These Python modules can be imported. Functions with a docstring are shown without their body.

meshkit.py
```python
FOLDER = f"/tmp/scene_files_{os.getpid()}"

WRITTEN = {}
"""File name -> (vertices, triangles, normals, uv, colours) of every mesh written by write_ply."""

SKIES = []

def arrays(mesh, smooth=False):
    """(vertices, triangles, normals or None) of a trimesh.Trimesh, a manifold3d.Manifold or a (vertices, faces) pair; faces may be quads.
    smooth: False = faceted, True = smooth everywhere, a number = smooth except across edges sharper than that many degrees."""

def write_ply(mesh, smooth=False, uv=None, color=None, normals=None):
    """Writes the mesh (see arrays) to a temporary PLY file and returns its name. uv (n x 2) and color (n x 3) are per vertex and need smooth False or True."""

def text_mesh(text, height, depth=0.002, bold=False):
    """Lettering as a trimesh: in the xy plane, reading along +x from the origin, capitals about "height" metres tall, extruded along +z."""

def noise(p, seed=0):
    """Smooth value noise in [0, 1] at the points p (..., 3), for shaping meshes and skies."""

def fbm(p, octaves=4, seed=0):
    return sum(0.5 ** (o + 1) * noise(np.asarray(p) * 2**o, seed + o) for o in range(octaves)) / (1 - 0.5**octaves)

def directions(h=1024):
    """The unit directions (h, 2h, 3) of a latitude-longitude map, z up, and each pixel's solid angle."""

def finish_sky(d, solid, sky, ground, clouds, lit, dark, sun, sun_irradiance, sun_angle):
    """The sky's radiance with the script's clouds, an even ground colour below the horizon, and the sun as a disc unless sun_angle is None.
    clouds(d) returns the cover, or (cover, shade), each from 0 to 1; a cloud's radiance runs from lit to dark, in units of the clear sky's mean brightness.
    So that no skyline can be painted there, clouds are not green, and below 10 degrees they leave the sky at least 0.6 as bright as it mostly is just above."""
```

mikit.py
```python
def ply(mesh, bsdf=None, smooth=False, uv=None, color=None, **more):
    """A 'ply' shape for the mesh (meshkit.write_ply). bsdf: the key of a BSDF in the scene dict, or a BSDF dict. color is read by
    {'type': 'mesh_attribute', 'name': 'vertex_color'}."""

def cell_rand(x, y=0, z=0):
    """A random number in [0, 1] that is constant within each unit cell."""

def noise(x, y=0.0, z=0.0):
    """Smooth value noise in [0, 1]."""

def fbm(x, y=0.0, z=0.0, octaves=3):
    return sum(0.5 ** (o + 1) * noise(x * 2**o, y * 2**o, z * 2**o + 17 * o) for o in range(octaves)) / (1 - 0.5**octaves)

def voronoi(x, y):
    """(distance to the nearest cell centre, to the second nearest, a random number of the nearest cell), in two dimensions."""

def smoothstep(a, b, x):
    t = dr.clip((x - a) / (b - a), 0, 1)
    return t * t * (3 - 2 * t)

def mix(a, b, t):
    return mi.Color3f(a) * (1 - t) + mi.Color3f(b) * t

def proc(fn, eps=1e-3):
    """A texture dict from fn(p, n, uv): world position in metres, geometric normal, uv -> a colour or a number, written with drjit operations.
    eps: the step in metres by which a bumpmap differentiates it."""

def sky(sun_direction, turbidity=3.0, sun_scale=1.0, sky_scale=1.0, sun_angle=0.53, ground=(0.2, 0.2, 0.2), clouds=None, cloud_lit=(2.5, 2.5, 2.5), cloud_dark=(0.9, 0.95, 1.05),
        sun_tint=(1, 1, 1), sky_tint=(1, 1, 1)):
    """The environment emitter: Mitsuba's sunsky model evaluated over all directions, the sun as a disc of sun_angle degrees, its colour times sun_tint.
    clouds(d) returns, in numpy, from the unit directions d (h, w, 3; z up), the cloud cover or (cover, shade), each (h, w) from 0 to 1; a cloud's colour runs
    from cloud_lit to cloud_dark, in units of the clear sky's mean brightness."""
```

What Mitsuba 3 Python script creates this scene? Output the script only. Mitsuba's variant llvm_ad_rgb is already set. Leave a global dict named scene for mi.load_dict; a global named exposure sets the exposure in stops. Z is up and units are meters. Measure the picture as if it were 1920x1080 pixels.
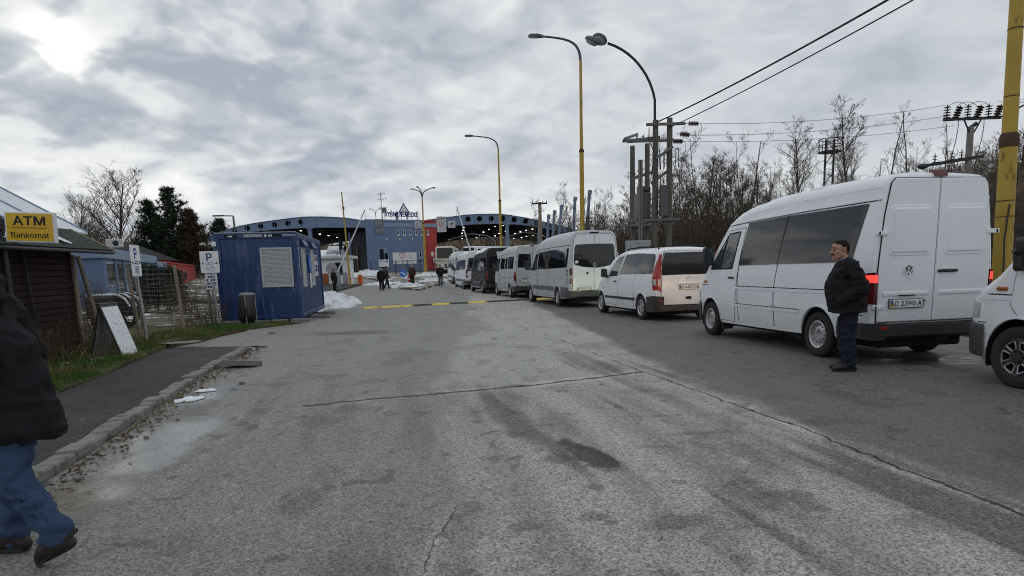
import math, random, numpy as np, trimesh, mitsuba as mi, mikit, meshkit, drjit as dr, manifold3d as m3
from mikit import proc, noise, fbm, voronoi, cell_rand, smoothstep, mix
from shapely.geometry import Polygon, LineString, Point, box as sbox
from scipy.interpolate import PchipInterpolator
T = mi.ScalarTransform4f
PI = math.pi
scene, labels = {}, {}

# ---------------------------------------------------------------- camera, sky, exposure
PITCH, ROLL = math.radians(9.1), math.radians(1.65)
EYE = np.array([0, 0, 1.46])
_f = np.array([0, math.cos(PITCH), -math.sin(PITCH)]); _u = np.array([0, math.sin(PITCH), math.cos(PITCH)])
_up = math.sin(ROLL) * np.array([1.0, 0, 0]) + math.cos(ROLL) * _u
scene['camera'] = {'type': 'perspective', 'fov': math.degrees(2 * math.atan(960 / 1240)), 'fov_axis': 'x', 'near_clip': 0.05, 'far_clip': 6000.0,
                   'principal_point_offset_x': 0.0, 'principal_point_offset_y': -0.15,
                   'to_world': T().look_at(origin=EYE.tolist(), target=(EYE + _f).tolist(), up=_up.tolist())}
exposure = 2.3
SUN = np.array([-0.52, 0.82, 0.265]); SUN = SUN / np.linalg.norm(SUN)

def clouds(d):
    z = np.maximum(d[..., 2], 0.0)
    p = d * np.array([1.0, 1.0, 2.1]); q = p / (.55 + .9 * z[..., None])
    warp = np.stack([meshkit.fbm(q * 6.0 + 31, 4, k) - .5 for k in (5, 6, 7)], -1) * .22
    big = meshkit.fbm((q + warp) * 3.2 + 3, 3, 1)
    fine = meshkit.fbm((q + warp) * 9.5 + 11, 6, 2)
    puff = meshkit.fbm((q + warp * .8) * 26 + 5, 4, 9)
    s = np.clip((0.40 * big + 0.42 * fine + .18 * puff - 0.30) / 0.40, 0, 1)
    hz = np.exp(-z / 0.09)
    side = np.clip(d[..., 0] * 1.5 + .30, 0, 1)
    shade = 0.905 + (0.40 - .22 * side) * (s - 0.52) - .010 * side
    shade = shade - 0.10 * hz
    ang = np.arccos(np.clip(d @ SUN, -1, 1))
    shade = shade - 0.0 * np.exp(-(ang / 0.45) ** 2)
    gap = np.clip((0.52 - .50 * fine - .30 * big - .20 * puff) / 0.09 + .38, 0, 1)
    shade = shade - .55 * np.exp(-(ang / 0.032) ** 2) * (.45 + .55 * gap) - .10 * np.exp(-(ang / 0.22) ** 2) * gap ** 2
    return np.ones_like(shade), np.clip(shade, 0, 1)

scene['sky'] = mikit.sky(SUN.tolist(), turbidity=3, sun_scale=0.0, sun_angle=14, clouds=clouds, ground=(0.16, 0.16, 0.155), cloud_lit=(6.6, 6.4, 5.75), cloud_dark=(1.32, 1.48, 1.72))

# ---------------------------------------------------------------- small helpers
USED = set()
def numbered(name, parent=None):
    base = (parent + '__' if parent else '') + name
    key, i = base, 0
    while key in USED:
        i += 1; key = f'{base}_{i:03d}'
    USED.add(key)
    return key
def tag(key, label=None, cat=None, group=None, kind=None):
    d = {k: v for k, v in (('label', label), ('category', cat), ('group', group), ('kind', kind)) if v}
    if d: labels[key] = d
    return key
def thing(name, label, cat, group=None):
    return tag(numbered(name), label, cat, group)
def put(name, mesh, mat, parent=None, smooth=False, label=None, cat=None, group=None, kind=None, M=None, **more):
    key = numbered(name, parent)
    shape = dict(mesh) if isinstance(mesh, dict) else mikit.ply(mesh, None, smooth, **more)
    shape['bsdf'] = {'type': 'ref', 'id': mat}
    if M is not None: shape['to_world'] = T(np.asarray(M, float).tolist())
    scene[key] = shape
    return tag(key, label, cat, group, kind)
def ply(mesh, smooth=False, **more): return mikit.ply(mesh, None, smooth, **more)
def cat_(ms): return trimesh.util.concatenate([m for m in ms if m is not None])
def xf(m, M):
    m = m.copy(); m.apply_transform(M); return m
def tr(x=0, y=0, z=0):
    M = np.eye(4); M[:3, 3] = (x, y, z); return M
def rz(a): return trimesh.transformations.rotation_matrix(a, [0, 0, 1])
def rx(a): return trimesh.transformations.rotation_matrix(a, [1, 0, 0])
def ry(a): return trimesh.transformations.rotation_matrix(a, [0, 1, 0])
def sc(x, y, z): return np.diag([x, y, z, 1.0])
def frame(o, ex, ey, ez):
    M = np.eye(4); M[:3, 0], M[:3, 1], M[:3, 2], M[:3, 3] = ex, ey, ez, o; return M
def bx(x0, x1, y0, y1, z0, z1, b=0.0):
    """A box, its edges chamfered by b."""
    if b <= 0:
        m = trimesh.creation.box((x1 - x0, y1 - y0, z1 - z0)); m.apply_translation(((x0 + x1) / 2, (y0 + y1) / 2, (z0 + z1) / 2)); return m
    b = min(b, (x1 - x0) * .45, (y1 - y0) * .45, (z1 - z0) * .45)
    P = []
    for i, (a, c, e) in enumerate(((0, b, b), (b, 0, b), (b, b, 0))):
        for X in (x0 + a, x1 - a):
            for Y in (y0 + c, y1 - c):
                for Z in (z0 + e, z1 - e): P.append((X, Y, Z))
    return hull(P)
def hull(P):
    m = m3.Manifold.hull_points([tuple(map(float, p)) for p in P]) if hasattr(m3.Manifold, 'hull_points') else None
    return mt(m)
def mt(m):
    q = m.to_mesh(); return trimesh.Trimesh(np.asarray(q.vert_properties)[:, :3], np.asarray(q.tri_verts), process=False)
def tm(m): return m3.Manifold(m3.Mesh(np.asarray(m.vertices, np.float32), np.asarray(m.faces, np.uint32)))
def tube(path, r, n=8, cap=True, closed=False):
    p = np.asarray(path, float); k = len(p); r = np.broadcast_to(np.asarray(r, float), (k,))
    t = np.gradient(p, axis=0) if k > 2 else np.tile(p[1] - p[0], (2, 1))
    t /= np.linalg.norm(t, axis=1, keepdims=True) + 1e-12
    ref = np.array([0, 0, 1.0]) if abs(t[0][2]) < 0.9 else np.array([1.0, 0, 0])
    u = np.cross(t[0], ref); u /= np.linalg.norm(u)
    V = []; a = np.arange(n) * 2 * PI / n
    for i in range(k):
        u = u - t[i] * (u @ t[i]); u /= np.linalg.norm(u); w = np.cross(t[i], u)
        V.append(p[i] + r[i] * (np.cos(a)[:, None] * u + np.sin(a)[:, None] * w))
    V = np.vstack(V); i = np.arange(n); j = (i + 1) % n; F = []
    for q in range(k - 1):
        F.append(np.stack([q * n + i, q * n + j, (q + 1) * n + j], 1)); F.append(np.stack([q * n + i, (q + 1) * n + j, (q + 1) * n + i], 1))
    if cap:
        V = np.vstack([V, p[:1], p[-1:]]); c = len(V)
        F.append(np.stack([j, i, i * 0 + c - 2], 1)); F.append(np.stack([(k - 1) * n + i, (k - 1) * n + j, i * 0 + c - 1], 1))
    return trimesh.Trimesh(V, np.vstack(F), process=False)
def lathe(prof, n=32):
    """Revolve (r, z) points about z."""
    p = np.asarray(prof, float); k = len(p); a = np.arange(n) * 2 * PI / n
    V = np.stack([np.outer(p[:, 0], np.cos(a)), np.outer(p[:, 0], np.sin(a)), np.repeat(p[:, 1:2], n, 1)], -1).reshape(-1, 3)
    i = np.arange(n); j = (i + 1) % n; F = []
    for q in range(k - 1):
        F.append(np.stack([q * n + i, q * n + j, (q + 1) * n + j], 1)); F.append(np.stack([q * n + i, (q + 1) * n + j, (q + 1) * n + i], 1))
    m = trimesh.Trimesh(V, np.vstack(F), process=False); m.merge_vertices(); m.update_faces(m.nondegenerate_faces()); return m
def prism(poly, h):
    poly = poly if hasattr(poly, 'exterior') else Polygon(poly)
    return trimesh.creation.extrude_polygon(poly, h, engine='earcut')
UPR = np.array([[1, 0, 0, 0], [0, 0, -1, 0], [0, 1, 0, 0], [0, 0, 0, 1.0]])     # xy drawing -> xz, its thickness towards -y
def upright(m, x=0, y=0, z=0, a=0): return xf(m, tr(x, y, z) @ rz(a) @ UPR)
def text(s, h, d=.003, bold=False, center=True):
    m = meshkit.text_mesh(s, h, d, bold)
    if center: m.apply_translation((-(m.bounds[0][0] + m.bounds[1][0]) / 2, -h / 2, 0))
    return m
def grid(x0, x1, y0, y1, nx, ny, fz):
    X, Y = np.meshgrid(np.linspace(x0, x1, nx + 1), np.linspace(y0, y1, ny + 1)); Z = fz(X, Y)
    V = np.stack([X, Y, Z], -1).reshape(-1, 3); w = nx + 1
    i = (np.arange(ny)[:, None] * w + np.arange(nx)).ravel()
    return trimesh.Trimesh(V, np.vstack([np.stack([i, i + 1, i + w + 1], 1), np.stack([i, i + w + 1, i + w], 1)]), process=False)
def zg(y):
    """The road climbs gently to the customs hall."""
    y = np.asarray(y, float); t = np.clip(y - 43, 0, 70)
    return np.where(t < 8, t * t * 0.026 / 16, 0.026 * (t - 4))
def rng(s): return np.random.default_rng(s)

# ---------------------------------------------------------------- materials
def pm(name, color, rough=.5, metal=0., spec=.5, clear=0., cgloss=.9, bump=None, two=True, **k):
    col = color if isinstance(color, dict) else {'type': 'rgb', 'value': list(map(float, color))}
    b = {'type': 'principled', 'base_color': col, 'roughness': rough if isinstance(rough, dict) else float(rough), 'metallic': float(metal), 'specular': float(spec), **k}
    if clear: b.update(clearcoat=float(clear), clearcoat_gloss=float(cgloss))
    if bump: b = {'type': 'bumpmap', 'arbitrary': bump[0], 'scale': float(bump[1]), 'bsdf': b}
    scene[name] = {'type': 'twosided', 'bsdf': b} if two else b
    return name

CRACK_A = [(-1.15, 26), (-1.01, 24.5), (-.35, 20.6), (.3, 16.6), (1.0, 13.4), (1.5, 10.6), (1.81, 9.02), (2.12, 7.62), (2.34, 6.5), (2.54, 5.72), (2.73, 4.31), (2.88, 3.56), (3.2, 2.2)]
CRACK_B = [(-2.34, 7.27), (-1.75, 7.55), (-1.03, 7.77), (.27, 8.22), (1.1, 8.62), (1.81, 9.02)]
CRACK_C = [(-.45, 3.05), (-.44, 3.5), (-.37, 3.95)]
CRACK_D = [(1.81, 9.02), (2.5, 9.35), (3.4, 9.2)]
def seg_dist(x, y, pts):
    best = mi.Float(1e9)
    for (ax, ay), (bx_, by_) in zip(pts[:-1], pts[1:]):
        dx, dy = bx_ - ax, by_ - ay
        t = dr.clip(((x - ax) * dx + (y - ay) * dy) / (dx * dx + dy * dy), 0, 1)
        best = dr.minimum(best, dr.square(x - ax - t * dx) + dr.square(y - ay - t * dy))
    return dr.sqrt(best)
STAINS = [(.59, 5.0, .13, .50, .30, 1.0), (.36, 4.95, .12, .14, .3, .55), (.05, 8.2, .15, .10, .2, .5), (.30, 6.05, .09, .05, 0, .4), (1.3, 6.3, .26, .06, 0, .35), (1.62, 5.6, .30, .07, .1, .4), (1.15, 5.2, .2, .045, -.2, .35), (.45, 3.72, .10, .07, .3, .5), (.92, 3.62, .18, .10, .3, .5),
          (-.28, 3.92, .09, .12, .2, .4), (.05, 3.6, .12, .07, .2, .45), (-3.9, 16.3, 1.0, .55, 0, .6), (1.1, 4.3, .06, .04, 0, .4), (2.0, 6.3, .3, .05, .2, .3)]
def road_fields(p):
    x, y = p.x, p.y
    w1 = noise(x * 1.3, y * .55) - .5; w2 = fbm(x * 3.1, y * 1.2, 4.0, octaves=3) - .5
    # dark damp strip on the left, pale dry crown of the road, dark lane under the queue
    xl = -.55 - .016 * dr.maximum(y - 6, 0) * y / 10 + w1 * .9 + w2 * .9
    left = smoothstep(.28, -.28, x - xl)
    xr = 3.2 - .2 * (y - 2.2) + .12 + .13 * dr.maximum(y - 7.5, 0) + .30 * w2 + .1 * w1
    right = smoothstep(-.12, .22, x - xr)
    # tyre tracks, running with the traffic
    s = x + .205 * y
    tracks = smoothstep(.50, .72, fbm(s * 3.1, y * .30, 9.0, octaves=3)) * smoothstep(15.0, 7.0, y) * smoothstep(.2, .55, noise(s * .8, y * .5, 3.0) + .2)
    for b0, bw, bk in ((2.35, .20, .55), (1.70, .10, .35), (.95, .15, .40), (3.12, .10, .50), (3.45, .05, .35)):
        tracks = dr.maximum(tracks, bk * dr.exp(-dr.square((s - b0 + .12 * w1) / bw)) * smoothstep(.25, .75, fbm(s * 5, y * .45, 2.0, octaves=3) + .12) * smoothstep(11.0, 6.0, y))
    blot = dr.maximum(smoothstep(.60, .74, fbm(x * 2.2, y * 1.7, 2.0, octaves=4)), 1.5 * smoothstep(.70, .80, fbm(x * 5.5, y * 4.0, 7.0, octaves=3)))
    stain = mi.Float(0); w3 = fbm(x * 7, y * 5, 3.0, octaves=4) - .5
    for sx, sy, rx_, ry_, a, k in STAINS:
        ca, sa = math.cos(a), math.sin(a); dx, dy = x - sx, y - sy
        q = dr.square((dx * ca + dy * sa) / rx_) + dr.square((dy * ca - dx * sa) / ry_) + w3 * 1.9
        stain = dr.maximum(stain, smoothstep(1.5, .55, q) * k)
    return left, right, tracks, blot, stain, w2
def road_cracks(p, w2):
    x, y = p.x, p.y
    jx, jy = (noise(x * 9, y * 9, 1.0) - .5) * .055 + (noise(x * 40, y * 40, 2.0) - .5) * .02, (noise(x * 9, y * 9, 5.0) - .5) * .055
    d = dr.minimum(seg_dist(x + jx, y + jy, CRACK_A), seg_dist(x + jx, y + jy, CRACK_D) + .008)
    d = dr.minimum(d * dr.clip(1.25 - .06 * (7 - y), .75, 1.25), seg_dist(x + jx, y + jy, CRACK_B) * .42); d = dr.minimum(d, seg_dist(x + jx * .6, y + jy * .6, CRACK_C) + .0115)
    return d
WETS = [(-3.25, 6.1, .42, 1.1), (-3.0, 5.2, .42, .55), (-2.95, 4.2, .55, .75), (6.6, 9.2, 1.6, .5), (-3.8, 8.4, .25, .8)]
def road_wet(p):
    wet = mi.Float(0); w = fbm(p.x * 2.3, p.y * 1.6, 7.0, octaves=3) - .5
    for sx, sy, rx_, ry_ in WETS:
        q = dr.square((p.x - sx) / rx_) + dr.square((p.y - sy) / ry_) + w * 2.2
        wet = dr.maximum(wet, smoothstep(1.3, -.2, q))
    return wet
def road_color(p, n, uv):
    left, right, tracks, blot, stain, w2 = road_fields(p)
    v = .310 + .08 * w2
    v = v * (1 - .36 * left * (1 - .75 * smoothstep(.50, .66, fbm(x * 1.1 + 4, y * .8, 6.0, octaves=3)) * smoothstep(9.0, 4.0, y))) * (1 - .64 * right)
    v = v * (1 - .62 * tracks * (1 - right) * (1 - .7 * left)) * (1 - .26 * blot) * (1 - .80 * stain)
    # aggregate: pale and dark chips
    g1 = noise(p.x * 95, p.y * 95); g2 = noise(p.x * 41, p.y * 41, 3.0); g3 = noise(p.x * 230, p.y * 230, 8.0)
    v = v * (.04 + 1.12 * g1 + .20 * g2 + .58 * g3) * (.93 + .14 * noise(p.x * 17, p.y * 17, 5.0))
    v = v + .16 * smoothstep(.86, .97, noise(p.x * 60, p.y * 60, 6.0)) * (1 - .5 * right)
    d = road_cracks(p, w2)
    pale = smoothstep(.11, .02, d) * (1 - right) * smoothstep(.4, .6, noise(p.x * 2.1, p.y * 2.1, 3.0))
    v = v * (1 + .35 * pale)
    v = v * (1 - .86 * smoothstep(.019, .009, d))
    wet = road_wet(p); v = v * (1 - .35 * wet)
    mud = smoothstep(1.3, .4, dr.square((p.x + 3.1) / .55) + dr.square((p.y - 4.0) / .9) + w2 * 2)
    c = mi.Color3f(v * 1.04, v * 1.01, v * .935)
    c = mix(c, mi.Color3f(.10, .085, .065) * (.6 + .8 * g2), mud * .55)
    return c
def road_rough(p, n, uv):
    wet = road_wet(p); left, right, tracks, blot, stain, w2 = road_fields(p)
    return dr.clip(.72 - .57 * wet - .14 * right - .08 * left + .1 * w2, .16, 1.)
def road_bump(p, n, uv):
    wet = road_wet(p)
    h = noise(p.x * 95, p.y * 95) * .5 + noise(p.x * 41, p.y * 41, 3.0) * .6
    d = road_cracks(p, 0)
    return (h * .0032 * (1 - .85 * wet) + .004 * fbm(p.x * 6, p.y * 6, 1.0, octaves=2)) - .012 * smoothstep(.022, .006, d)
pm('road_mat', proc(road_color), proc(road_rough), spec=.45, bump=(proc(road_bump, 2e-3), 1.0))
def path_color(p, n, uv):
    g1 = noise(p.x * 90, p.y * 90); g2 = noise(p.x * 33, p.y * 33, 3.0)
    v = .034 * (.45 + .7 * g1 + .5 * g2) * (1 + .9 * (fbm(p.x * 1.6, p.y * 1.2, 1.0) - .5)) + .15 * smoothstep(.90, .97, noise(p.x * 38, p.y * 38, 9.0))
    return mi.Color3f(v, v * .99, v * .97)
pm('path_mat', proc(path_color), .75, spec=.4, bump=(proc(lambda p, n, uv: .004 * noise(p.x * 60, p.y * 60) + .004 * noise(p.x * 25, p.y * 25), 2e-3), 1.0))
def soil_color(p, n, uv):
    a = fbm(p.x * 2.2, p.y * 2.2, 1.0, octaves=4); b = noise(p.x * 40, p.y * 40)
    c = mix(mi.Color3f(.075, .060, .042), mi.Color3f(.085, .095, .035), smoothstep(.42, .62, a))
    return c * (.55 + .9 * b)
pm('soil_mat', proc(soil_color), .95, spec=.1, bump=(proc(lambda p, n, uv: .03 * fbm(p.x * 9, p.y * 9, 0., octaves=3), 4e-3), 1.0))
def yard_color(p, n, uv):
    a = fbm(p.x * .8, p.y * .8, 5.0, octaves=4); b = noise(p.x * 30, p.y * 30); s = fbm(p.x * .9 + 8, p.y * 1.6, 3.0, octaves=4)
    c = mix(mi.Color3f(.10, .085, .060), mi.Color3f(.16, .145, .11), smoothstep(.35, .65, a)) * (.6 + .8 * b)
    return mix(c, mi.Color3f(.75, .77, .80), smoothstep(.63, .66, s))
pm('yard_mat', proc(yard_color), .9, spec=.2)
def stone_color(p, n, uv):
    v = .19 * (.5 + .5 * noise(p.x * 45, p.y * 45, p.z * 45) + .55 * fbm(p.x * 4, p.y * 4, p.z * 4))
    return mix(mi.Color3f(v, v * .97, v * .9), mi.Color3f(.06, .075, .03), smoothstep(.58, .75, fbm(p.x * 5, p.y * 5, p.z * 8 + 3)) * .7)
pm('stone_mat', proc(stone_color), .85, spec=.3, bump=(proc(lambda p, n, uv: .012 * fbm(p.x * 18, p.y * 18, p.z * 18, octaves=3), 2e-3), 1.0))
def concrete_color(p, n, uv):
    v = .21 * (.6 + .8 * fbm(p.x * 5, p.y * 5, p.z * 1.3)) * (.8 + .4 * noise(p.x * 60, p.y * 60, p.z * 40))
    return mi.Color3f(v, v * .96, v * .88)
pm('concrete_mat', proc(concrete_color), .85, spec=.3)
# vehicles
def grime(base, dirt, k):
    def fn(p, n, uv):
        m = fbm(p.x * 2.5, p.y * 2.5, p.z * 3.5, octaves=3); spl = smoothstep(.62, .8, noise(p.x * 26, p.y * 26, p.z * 26)) * .4
        a = dr.clip((smoothstep(.95, .30, p.z + .5 * (m - .5)) * (.55 + .5 * spl) + .14 * smoothstep(.5, .75, m)) * k, 0, .9)
        return mix(base, dirt, a)
    return proc(fn)
pm('white_paint', grime((.80, .815, .83), (.34, .325, .30), .55), .32, clear=.6, spec=.5)
pm('plain_white_paint', (.80, .81, .82), .4, clear=.5)
pm('silver_paint', grime((.50, .51, .52), (.24, .23, .22), .5), .36, clear=.6, metal=.25)
pm('grey_paint', grime((.40, .41, .42), (.2, .19, .18), .5), .30, clear=.6, metal=.3)
pm('black_paint', grime((.010, .0105, .012), (.10, .095, .09), .15), .38, clear=.2, spec=.35)
pm('cream_paint', grime((.62, .60, .50), (.30, .28, .24), .6), .4, clear=.4)
pm('dark_plastic', grime((.017, .017, .018), (.10, .095, .088), .28), .55)
pm('seam_dark', (.018, .018, .02), .8, spec=.2)
pm('tyre_rubber', grime((.016, .016, .017), (.09, .085, .078), .4), .8, spec=.25)
pm('steel_rim', grime((.62, .62, .63), (.25, .23, .21), .6), .38, metal=.7)
pm('alloy_rim', (.62, .62, .63), .32, metal=.8)
pm('black_rim', (.025, .025, .027), .3, clear=.5)
pm('tinted_glass', (.008, .009, .011), .04, spec=.55)
pm('clear_glass_dark', (.035, .042, .045), .03, spec=.8)
pm('lamp_red', (.34, .012, .012), .15, clear=1.)
pm('lamp_dark_red', (.10, .008, .010), .15, clear=1.)
pm('lamp_clear', (.42, .42, .40), .12, clear=1.)
pm('lamp_amber', (.32, .085, .012), .18, clear=1.)
pm('chrome', (.75, .75, .76), .14, metal=1.)
pm('plate_white', (.78, .78, .76), .4)
pm('ink_black', (.012, .012, .014), .5)
pm('ink_blue', (.01, .03, .20), .45)
pm('sign_white', (.76, .77, .78), .45)
pm('sign_yellow', (.72, .44, .025), .4)
pm('sign_red', (.55, .02, .025), .4)
pm('bright_blue', (.02, .16, .55), .4)
pm('snow_mat', proc(lambda p, n, uv: mix(mi.Color3f(.76, .78, .80), mi.Color3f(.36, .345, .32), smoothstep(.50, .76, fbm(p.x * 3, p.y * 3, p.z * 3)) * .7) * (1 - .5 * smoothstep(.80, .92, noise(p.x * 24, p.y * 24, p.z * 24)))), .8, spec=.2, bump=(proc(lambda p, n, uv: .03 * fbm(p.x * 14, p.y * 14, p.z * 14), 3e-3), 1.0))
pm('roof_snow', proc(lambda p, n, uv: mi.Color3f(.88, .90, .93) * (.92 + .08 * noise(p.x * 9, p.y * 9))), .8, spec=.2, bump=(proc(lambda p, n, uv: .02 * fbm(p.x * 10, p.y * 10, p.z * 10), 3e-3), 1.0))
def emit(name_key, rgb, extra=None): return {'type': 'area', 'radiance': {'type': 'rgb', 'value': list(rgb)}}
# ---------------------------------------------------------------- vehicles
class Kit:
    """The parts of one kind of thing; place() writes one entry per part under the copy's own key."""
    def __init__(s): s.e = []
    def add(s, name, mesh, mat, parent=None, smooth=False, label=None, **more):
        s.e.append((name, mesh if isinstance(mesh, dict) else ply(mesh, smooth), mat, parent, label, more)); return len(s.e) - 1
    def place(s, key, M, over=None, skip=(), only=None):
        over, keys = over or {}, {}
        for i, (name, shape, mat, parent, label, more) in enumerate(s.e):
            if name in skip or (parent is not None and parent not in keys): continue
            m = over.get((name, mat), over.get(mat, mat))
            keys[i] = put(name, {**shape, **more}, m, keys[parent] if parent is not None else key, M=M, label=label)
        return keys

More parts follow.
